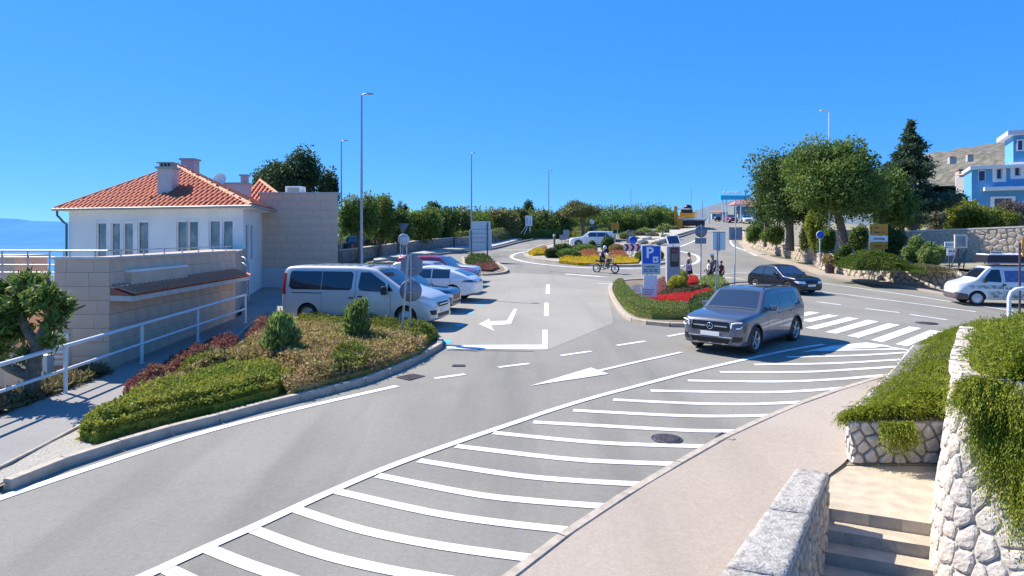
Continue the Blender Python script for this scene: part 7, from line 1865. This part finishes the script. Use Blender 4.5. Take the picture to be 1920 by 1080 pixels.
WOOD=mat('grey_wood',(.2,.19,.17),.9); r = S_(1040,53.5,'weathered wooden post with a pale top on the roundabout edge','post','wooden_post'); post(r,1040.5,485,1039,443,m=WOOD,rad=.09,dy=0); post(r,1039,443,1039,439,m=WMET,rad=.09,dy=0)
r = S_(1110,86,'small blue and white board with a round white top among the trees','sign','information_board'); disc(r,1110,416,4.5,WS); rect(r,1103,1117,423,431,BLUE); rect(r,1106,1114,431,438,WS,'lower_panel',.02); post(r,1110,448,1110,412,rad=.05)
r = S_(1538,38.5,'round blue sign with white arrow on a green-grey post','sign',base=tz(X(1538,38.5),38.5)-.3); disc(r,1538,440.5,7.5,WS); disc(r,1538,440.5,6.8,BLUE,'blue_face',-.02); flat(r,[[(1534,441),(1538,443.5),(1538,442),(1542,443.5),(1542,440.5),(1538,440.6),(1538,438.5)]],WS,'arrow',-.026); post(r,1538,500,1538,436,m=LIGHTBACK,rad=.035)
# orange white direction board
r = S_(1647,38,'orange and white three-part direction board standing on the green mound','sign','direction_board',base=tz(X(1647,38),38))
for (a,b,m_) in ((420,440.5,ORS),(441.5,453.5,WS),(454.5,467,ORS)): rect(r,1630.5,1664.5,a,b,m_,'panel',0,.04)
rect(r,1629.8,1630.5,419.5,467.5,STEEL,'frame',0,.06)
flat(r,[[(1632.6,428),(1634,424.5),(1635.4,428)],[(1633.5,428),(1634.5,428),(1634.5,431),(1633.5,431)],[(1632.6,436),(1634,433),(1635.4,436)],[(1659.5,461),(1662.5,461),(1661,458)],[(1660.5,461),(1661.5,461),(1661.5,464),(1660.5,464)]],DKTXT,'arrow',-.022)
for t_,px,py,s_ in (('Senj',1643,426.5,.16),('Rijeka   65',1648,435.5,.14),('Karlobag',1648,447.5,.17),('Zagreb',1646,461,.14)):
    me=textmesh(t_,s_,.002,bold=.004); me.materials.append(DKTXT if m_ else WS); c=at(px,py,38)-r.location; obj('lettering',me,r,loc=(c.x,-.023,c.z),rot=(R(90),0,0))
post(r,1634,482,1634,425,rad=.04); post(r,1658,482,1658,425,rad=.04)
r = S_(1800,33,'grey glazed notice board in a pale frame on crossed brown legs','notice board','notice_board',base=tz(X(1800,33),33)-.4)
rect(r,1789.5,1813,439.5,465,COPING,'frame',0,.08); rect(r,1792.5,1809.5,443,462,mat('notice_glass',(.10,.10,.16),.15,col2=(.28,.29,.26),nscale=3),'glass',-.045,.01)
for a,b in (((1797,466),(1781,510)),((1798,466),(1799,512)),((1812,468),(1807,512)),((1800,498),(1812,468))): post(r,*a,*b,m=mat('leg_brown',(.12,.08,.07),.8),rad=.03)
rect(r,1808,1813,467.5,471,MATS['leg_brown'],'bracket',0,.06)
r = S_(1781,33.3,'two small white and blue notices overlapping the notice board','sign','notice_plates',base=tz(X(1781,33),33)-.4)
rect(r,1771,1789,453,463,WS,'upper_panel',.0); rect(r,1775,1791,464,479,WS,'lower_panel',-.02); flat(r,[[(1773+k*4,456),(1775.8+k*4,456),(1775.8+k*4,461.5),(1773+k*4,461.5)] for k in range(4)],mat('print_blue',(.1,.3,.5),.5),'printed_letters',-.02); flat(r,[[(1778,470),(1784,470),(1784,472),(1778,472)],[(1786,470),(1789,470),(1789,472),(1786,472)]],DKTXT,'printed_lines',-.04); post(r,1781,515,1781,455,m=MATS['leg_brown'])
r = S_(1913,22.5,'dark slender pole at the right edge carrying an orange sign','sign','orange_sign'); post(r,1912,600,1912,455,m=mat('dark_purple_pole',(.07,.05,.09),.5),rad=.035,dy=0); rect(r,1916,1945,447,465,ORS); rect(r,1917,1945,468,481,ORS,'lower_panel'); post(r,1912,467,1925,468,m=MATS['dark_purple_pole'],rad=.025)
# ---- people --------------------------------------------------------------
SKIN=mat('skin',(.52,.31,.22),.6); 
def skin_mesh(chains, name, m, parent, sub=2):
    "chains: list of [(pos, radius), ...]; shared positions are merged"
    key={}; V=[]; Rr=[]; E=[]
    for ch in chains:
        prev=None
        for p,r_ in ch:
            k=tuple(round(c,4) for c in p)
            if k not in key: key[k]=len(V); V.append(p); Rr.append(r_)
            i=key[k]
            if prev is not None and prev!=i: E.append((prev,i))
            prev=i
    me=bpy.data.meshes.new('t'); me.from_pydata(V,E,[]); o=bpy.data.objects.new('t',me); COL.objects.link(o)
    md=o.modifiers.new('s','SKIN'); sv=me.skin_vertices[0].data
    for i,r_ in enumerate(Rr): rr=r_ if hasattr(r_,'__len__') else (r_,r_); sv[i].radius=rr; sv[i].use_root=(i==0)
    o.modifiers.new('u','SUBSURF').levels=sub
    dg=bpy.context.evaluated_depsgraph_get(); m2=bpy.data.meshes.new_from_object(o.evaluated_get(dg)); bpy.data.objects.remove(o); m2.materials.clear(); m2.materials.append(m); m2.polygons.foreach_set('use_smooth',[True]*len(m2.polygons))
    return obj(name,m2,parent)
def person(loc, h, rz, lab, top, bottom, hair=(.05,.03,.02), pose='walk', dress=False, hat=None, shorts=True, sc=1, grp=None, arms=None, shoes=(.5,.5,.5), legs=None, sleeves=True, female=False, z=None, hips=None):
    r=empty('person', (loc[0],loc[1],gz(*loc[:2]) if z is None else z), rz, lab, 'person', grp, sc=h/1.72)
    if legs is None:
        st=.20 if pose=='walk' else .05
        legs=[((.0,.09,.92),(st*.6,.1,.50),(st*1.2,.1,.08),(st*1.2+.15,.1,.03)),((.0,-.09,.92),(-.02,-.1,.50),(-st*1.3,-.1,.10),(-st*1.3+.14,-.1,.04))]
    if arms is None: arms=[((.0,.19,1.42),(-.05,.25,1.15),(.08,.26,.93)),((.0,-.19,1.42),(.08,-.25,1.15),(.22,-.22,.97))]
    T=[((0,0,.95),(.125,.15)),((0,0,1.12),(.10,.125)),((.01,0,1.3),(.115,.155)),((0,0,1.43),(.09,.14)),((.0,0,1.50),(.055,.055)),((.02,0,1.58),(.065,.065)),((.025,0,1.66),(.088,.078)),((.02,0,1.73),(.05,.05))]
    if hips: T=[((p[0]+hips[0]*(1-(p[2]-.95)*.8),p[1],p[2]+hips[2]),q) for p,q in T]
    o3=(hips[0],0,hips[2]) if hips else (0,0,0)
    ch=[T]
    for a in arms:
        s=1 if a[0][1]>0 else -1; ch.append([T[3],((a[0][0],a[0][1]*.9,a[0][2]),.055),(a[1],.042),(a[2],.032)])
    for l in legs: ch.append([T[0],(l[0],(.085,.085)),(l[1],.058),(l[2],.04),(l[3],.036)])
    skin_mesh(ch,'body',SKIN,r)
    body=r.children[-1] if r.children else None
    # five separate fingers on each hand, nose and ears
    mb=MB()
    for a in arms:
        w=Vector(a[2]); d=(Vector(a[2])-Vector(a[1])).normalized(); sd=Vector((0,1,0)).cross(d).normalized()
        mb.tube([w,w+d*.05,w+d*.09],[.03,.036,.03],8)
        for k in range(4): b=w+d*.085+sd*(k-1.5)*.018; l=(.06,.075,.07,.052)[k]; mb.tube([b,b+d*l*.55,b+d*l*.9+Vector((.02,0,0))],[.009,.008,.006],6)
        b=w+d*.03+sd*.03; mb.tube([b,b+sd*.03+d*.02,b+sd*.035+d*.055],[.011,.010,.007],6)
    hd=Vector((.025+o3[0]*.35,0,1.66+o3[2])); mb.ico(hd+Vector((.09,0,-.01)),(.018,.014,.025),1)
    for s in (1,-1): mb.ico(hd+Vector((0,s*.08,0)),(.02,.012,.03),1)
    mb.build('hands_and_features',SKIN,r)
    mb=MB()
    for s in (1,-1): mb.ico(hd+Vector((.078,s*.03,.015)),(.012,.012,.009),1)
    mb.build('eyes',DKTXT,r)
    tm=mat('cloth_'+lab[:18].replace(' ','_')+'a',top,.9); bm_=mat('cloth_'+lab[:18].replace(' ','_')+'b',bottom,.9)
    TT_=[((p[0],p[1],p[2]),((q[0]+.018,q[1]+.018))) for p,q in T[:4]]
    cs=[TT_]
    if sleeves:
        for a in arms: cs.append([TT_[3],((a[0][0],a[0][1]*.9,a[0][2]),.072),((Vector(a[0])*.45+Vector(a[1])*.55)[:],.062)])
    skin_mesh(cs,'shirt',tm,r)
    if dress:
        mb=MB(); z0=.95+o3[2]; mb.lathe([(.15,z0+.15),(.17,z0),(.22,z0-.25),(.25,.48)],16,Matrix.Diagonal((.85,1,1,1))); mb.build('skirt',bm_,r)
    else:
        cs=[]
        for l in legs:
            kn=Vector(l[1]); hp=Vector(l[0]); an=Vector(l[2]); c_=[(T[0][0],(.14,.165)),(l[0],(.105,.105)),(tuple(hp.lerp(kn,.85)),.085)]
            if not shorts: c_+=[(tuple(kn.lerp(an,.5)),.07),(tuple(kn.lerp(an,.95)),.065)]
            cs.append(c_)
        skin_mesh(cs,'shorts' if shorts else 'trousers',bm_,r)
    mb=MB()
    for l in legs: mb.tube([Vector(l[2])+Vector((-.03,0,-.02)),Vector(l[3])+Vector((.03,0,0))],[.05,.045],8)
    mb.build('shoes',mat('shoe_%.2f'%shoes[0],shoes,.7),r)
    mb=MB(); mb.ico(hd+Vector((-.018,0,.03)),(.098,.092,.095),2); 
    if female: mb.ico(hd+Vector((-.07,0,-.08)),(.05,.07,.13),2)
    mb.build('hair',mat('hair_%.2f'%hair[0],hair,.8),r)
    if hat: mb=MB(); mb.lathe([(.19,.02),(.12,.03),(.105,.1),(.06,.13),(.001,.135)],16,Matrix.Translation(hd+Vector((0,0,.03)))); mb.build('hat',mat('hat_white',hat,.8),r)
    return r
pl=G(1292,528); person(pl,1.66,R(185),'woman in a black sleeveless dress with a light blue bag crossing by the island',(.02,.018,.022),(.015,.013,.018),dress=True,sleeves=False,female=True,hair=(.04,.02,.02))
bg_=empty('shoulder_bag',(pl.x-.12,pl.y-.2,pl.z+.72),R(10),'pale blue cloth bag carried by the woman in black','bag'); mb=MB(); mb.box((0,0,.12),(.34,.1,.38),b=.03); mb.build('bag',mat('bag_blue',(.45,.5,.65),.9),bg_); mb=MB(); mb.tube([(-.12,0,.3),(0,0,.72),(.12,0,.3)],.012,6); mb.build('strap',MATS['bag_blue'],bg_)
pl=G(1336,533); person(pl,1.62,R(190),'woman in a white brimmed hat and grey patterned top with a grey rucksack',(.22,.22,.25),(.16,.16,.2),hat=(.8,.8,.82),female=True,hair=(.2,.15,.1))
rk=empty('rucksack',(pl.x+.2,pl.y,pl.z+1.0),R(190),'grey rucksack on the back of the woman in the white hat','rucksack'); mb=MB(); mb.box((0,0,.15),(.2,.3,.44),b=.06); mb.build('bag',mat('rucksack_grey',(.12,.12,.15),.9),rk)
person(G(1329,533),1.35,R(180),'child in a white shirt walking close beside the woman in the white hat',(.8,.8,.82),(.05,.05,.06),hair=(.12,.08,.05))
person(G(1353,534),1.3,R(195),'boy in a maroon shirt walking behind the hatted woman',(.16,.04,.06),(.10,.03,.05),hair=(.02,.015,.015))
person(G(727,477),1.66,R(120),'person in a reddish brown top and black trousers standing on the park pavement',(.28,.10,.07),(.02,.02,.02),shorts=False,pose='stand',hair=(.15,.08,.04))
person(G(700,476),1.76,R(60),'tall person in a dark grey jacket near the tall lamp post',(.07,.07,.08),(.03,.03,.04),shorts=False,pose='stand',hair=(.2,.18,.16))
# ---- motorcycle and rider -------------------------------------------------
mc=G(1136,512); mroot=empty('motorcycle',mc,R(-38),'black naked motorcycle with silver spoked wheels circling the roundabout','motorcycle',sc=.98)
def mwheel(x):
    w=empty('wheel'); w.parent=mroot; w.location=(x,0,.31); w.rotation_euler=(R(90),0,0)
    mb=MB(); mb.lathe([(.24,-.05),(.30,-.04),(.315,0),(.30,.04),(.24,.05),(.24,-.05)],26); mb.build('tyre',RUBBER,w)
    mb=MB(); mb.lathe([(.24,-.03),(.225,0),(.24,.03)],26); mb.lathe([(.001,-.04),(.05,-.04),(.05,.04),(.001,.04)],12)
    for k in range(12): a=k*math.pi/6; mb.tube([(.04*math.cos(a),.04*math.sin(a),0),(.235*math.cos(a+.1),.235*math.sin(a+.1),0)],.008,4)
    mb.build('rim',CHROME,w)
mwheel(.70); mwheel(-.70)
mb=MB(); mb.tube([(.45,0,.95),(.0,0,.75),(-.4,0,.72),(-.75,0,.85)],[.04,.05,.05,.03],8); mb.tube([(.42,0,.9),(.15,0,.4),(-.3,0,.35),(-.4,0,.7)],.03,8); mb.build('frame',BLACK,mroot)
mb=MB(); mb.ico((.12,0,.85),(.30,.14,.14),2); mb.build('fuel_tank',mat('tank_black',(.015,.015,.02),.25,coat=1),mroot)
mb=MB(); mb.box((-.42,0,.80),(.62,.24,.10),b=.04); mb.build('seat',BLACK,mroot)
mb=MB(); mb.box((.02,0,.48),(.38,.24,.34),b=.05); mb.tube([(.15,.1,.4),(-.2,.14,.25),(-.75,.16,.33)],[.03,.04,.05],8); mb.build('engine',mat('engine_metal',(.2,.2,.21),.4,.8),mroot)
mb=MB()
for s in (1,-1): mb.tube([(.70,s*.08,.31),(.42,s*.08,1.02)],.025,8)
mb.tube([(.42,-.34,1.08),(.44,-.1,1.04),(.44,.1,1.04),(.42,.34,1.08)],.016,8); mb.build('fork',STEEL,mroot)
mb=MB(); mb.ico((.54,0,.92),(.07,.09,.09),2); mb.build('headlight',LAMP,mroot)
mb=MB(); mb.box((-.72,0,.86),(.2,.16,.05),b=.02); mb.box((.72,0,.64),(.4,.1,.02),b=.008); mb.build('mudguard',BLACK,mroot)
rider=person(mc,1.74,R(-38),'bare-legged rider in a navy t-shirt and pale helmet on the motorcycle',(.02,.03,.08),(.03,.03,.04),legs=[((-.25,.10,.93),(.16,.2,.80),(.02,.2,.40),(.15,.2,.36)),((-.25,-.10,.93),(.16,-.2,.80),(.02,-.2,.40),(.15,-.2,.36))],
  arms=[((-.05,.19,1.42),(.12,.28,1.2),(.36,.27,1.12)),((-.05,-.19,1.42),(.12,-.28,1.2),(.36,-.27,1.12))],hips=(-.28,0,-.02),shoes=(.6,.6,.6))
mb=MB(); mb.ico((-.07,0,1.67),(.13,.12,.135),2); mb.build('helmet',mat('helmet_grey',(.55,.56,.6),.3,coat=1),rider)
# ---- far vehicles ----------------------------------------------------------
sx=std_front(suv_spec(P_WHT,L=4.5,W=1.82,H=1.6,hood=1.0,belt=1.0)); vehicle('distant_car',sx,(X(1108,64),64),R(4),'white SUV driving round the far side of the roundabout')
P_DK=paintm('dark',(.02,.03,.035),.3); sx=std_front(suv_spec(P_DK,L=4.2,W=1.78,H=1.5,boxy=.5,roofend=3.5)); vehicle('distant_car',sx,(X(666,57),58),R(-84),'dark car parked in the park beside the tall lamp post')
for px,Y,m_,rz,lab,z_ in ((1400,118,P_BLK,80,'white and black car coming over the road crest, nearest the oaks',419),(1368,122,P_RED,95,'red and white car on the road crest',419),(1352,128,P_DK,60,'low dark car at the road crest left of the red one',418)):
    sx=std_front(suv_spec(m_ if m_!=P_BLK else P_WHT,L=4.3,W=1.8,H=1.5,boxy=.5,roofend=3.5)); vehicle('distant_car',sx,(X(px,Y),Y),R(rz),lab)
# orange flatbed truck
ORT=mat('truck_orange',(.75,.33,.02),.45); TY=100.0; tc=Vector((X(1292,TY),TY,gz(X(1292,TY),TY))); tk=empty('flatbed_truck',tc,R(-14),'orange yellow recovery truck with grey flat deck climbing the hill road','truck')
def tbx(n,c,d,m,b=.03): mb=MB(); mb.box(c,d,b=b); return mb.build(n,m,tk)
tbx('deck',(.5,0,1.35),(3.9,5.8,.3),PLATE); tbx('cab',(-.2,4.2,1.7),(2.4,1.8,2.2),ORT,.15); tbx('cab_rear_window',(-.2,3.28,2.1),(1.5,.04,.7),GLASSB)
tbx('side_frame',(-2.0,-2.2,1.75),(.5,1.0,3.2),ORT); tbx('side_box',(-1.3,-2.5,.8),(1.1,.9,1.25),ORT); tbx('cross_bar',(-.9,-1.9,2.95),(2.0,.15,.15),PLATE)
tbx('loader_cab',(-.35,-.6,2.15),(1.7,1.6,1.5),mat('dark_loader',(.03,.02,.035),.4),.1); mb=MB(); mb.ico((-.2,-.6,3.15),(.65,.65,.55),2); mb.build('beacon_dome',MATS['dark_loader'],tk)
tbx('engine_cover',(-.35,-1.45,1.95),(1.8,.3,.8),ORT); tbx('rear_frame',(-.35,-1.45,2.9),(1.9,.12,.12),ORT); tbx('post',(1.0,-1.6,2.1),(.12,.12,1.6),mat('pale_post',(.6,.55,.4),.6)); tbx('bumper',(.6,-2.9,.75),(3.2,.15,.75),BLACK); tbx('chassis',(.2,0,.85),(1.2,7,.5),BLACK)
for x_ in (-.9,1.3):
    for y_ in (-1.9,-.9,3.9): 
        mb=MB(); mb.lathe([(.2,-.15),(.5,-.15),(.52,0),(.5,.15),(.2,.15),(.001,.1)],18,Matrix.Translation((x_,y_,.5))@Matrix.Rotation(R(90),4,'Y')); mb.build('wheel',RUBBER,tk)
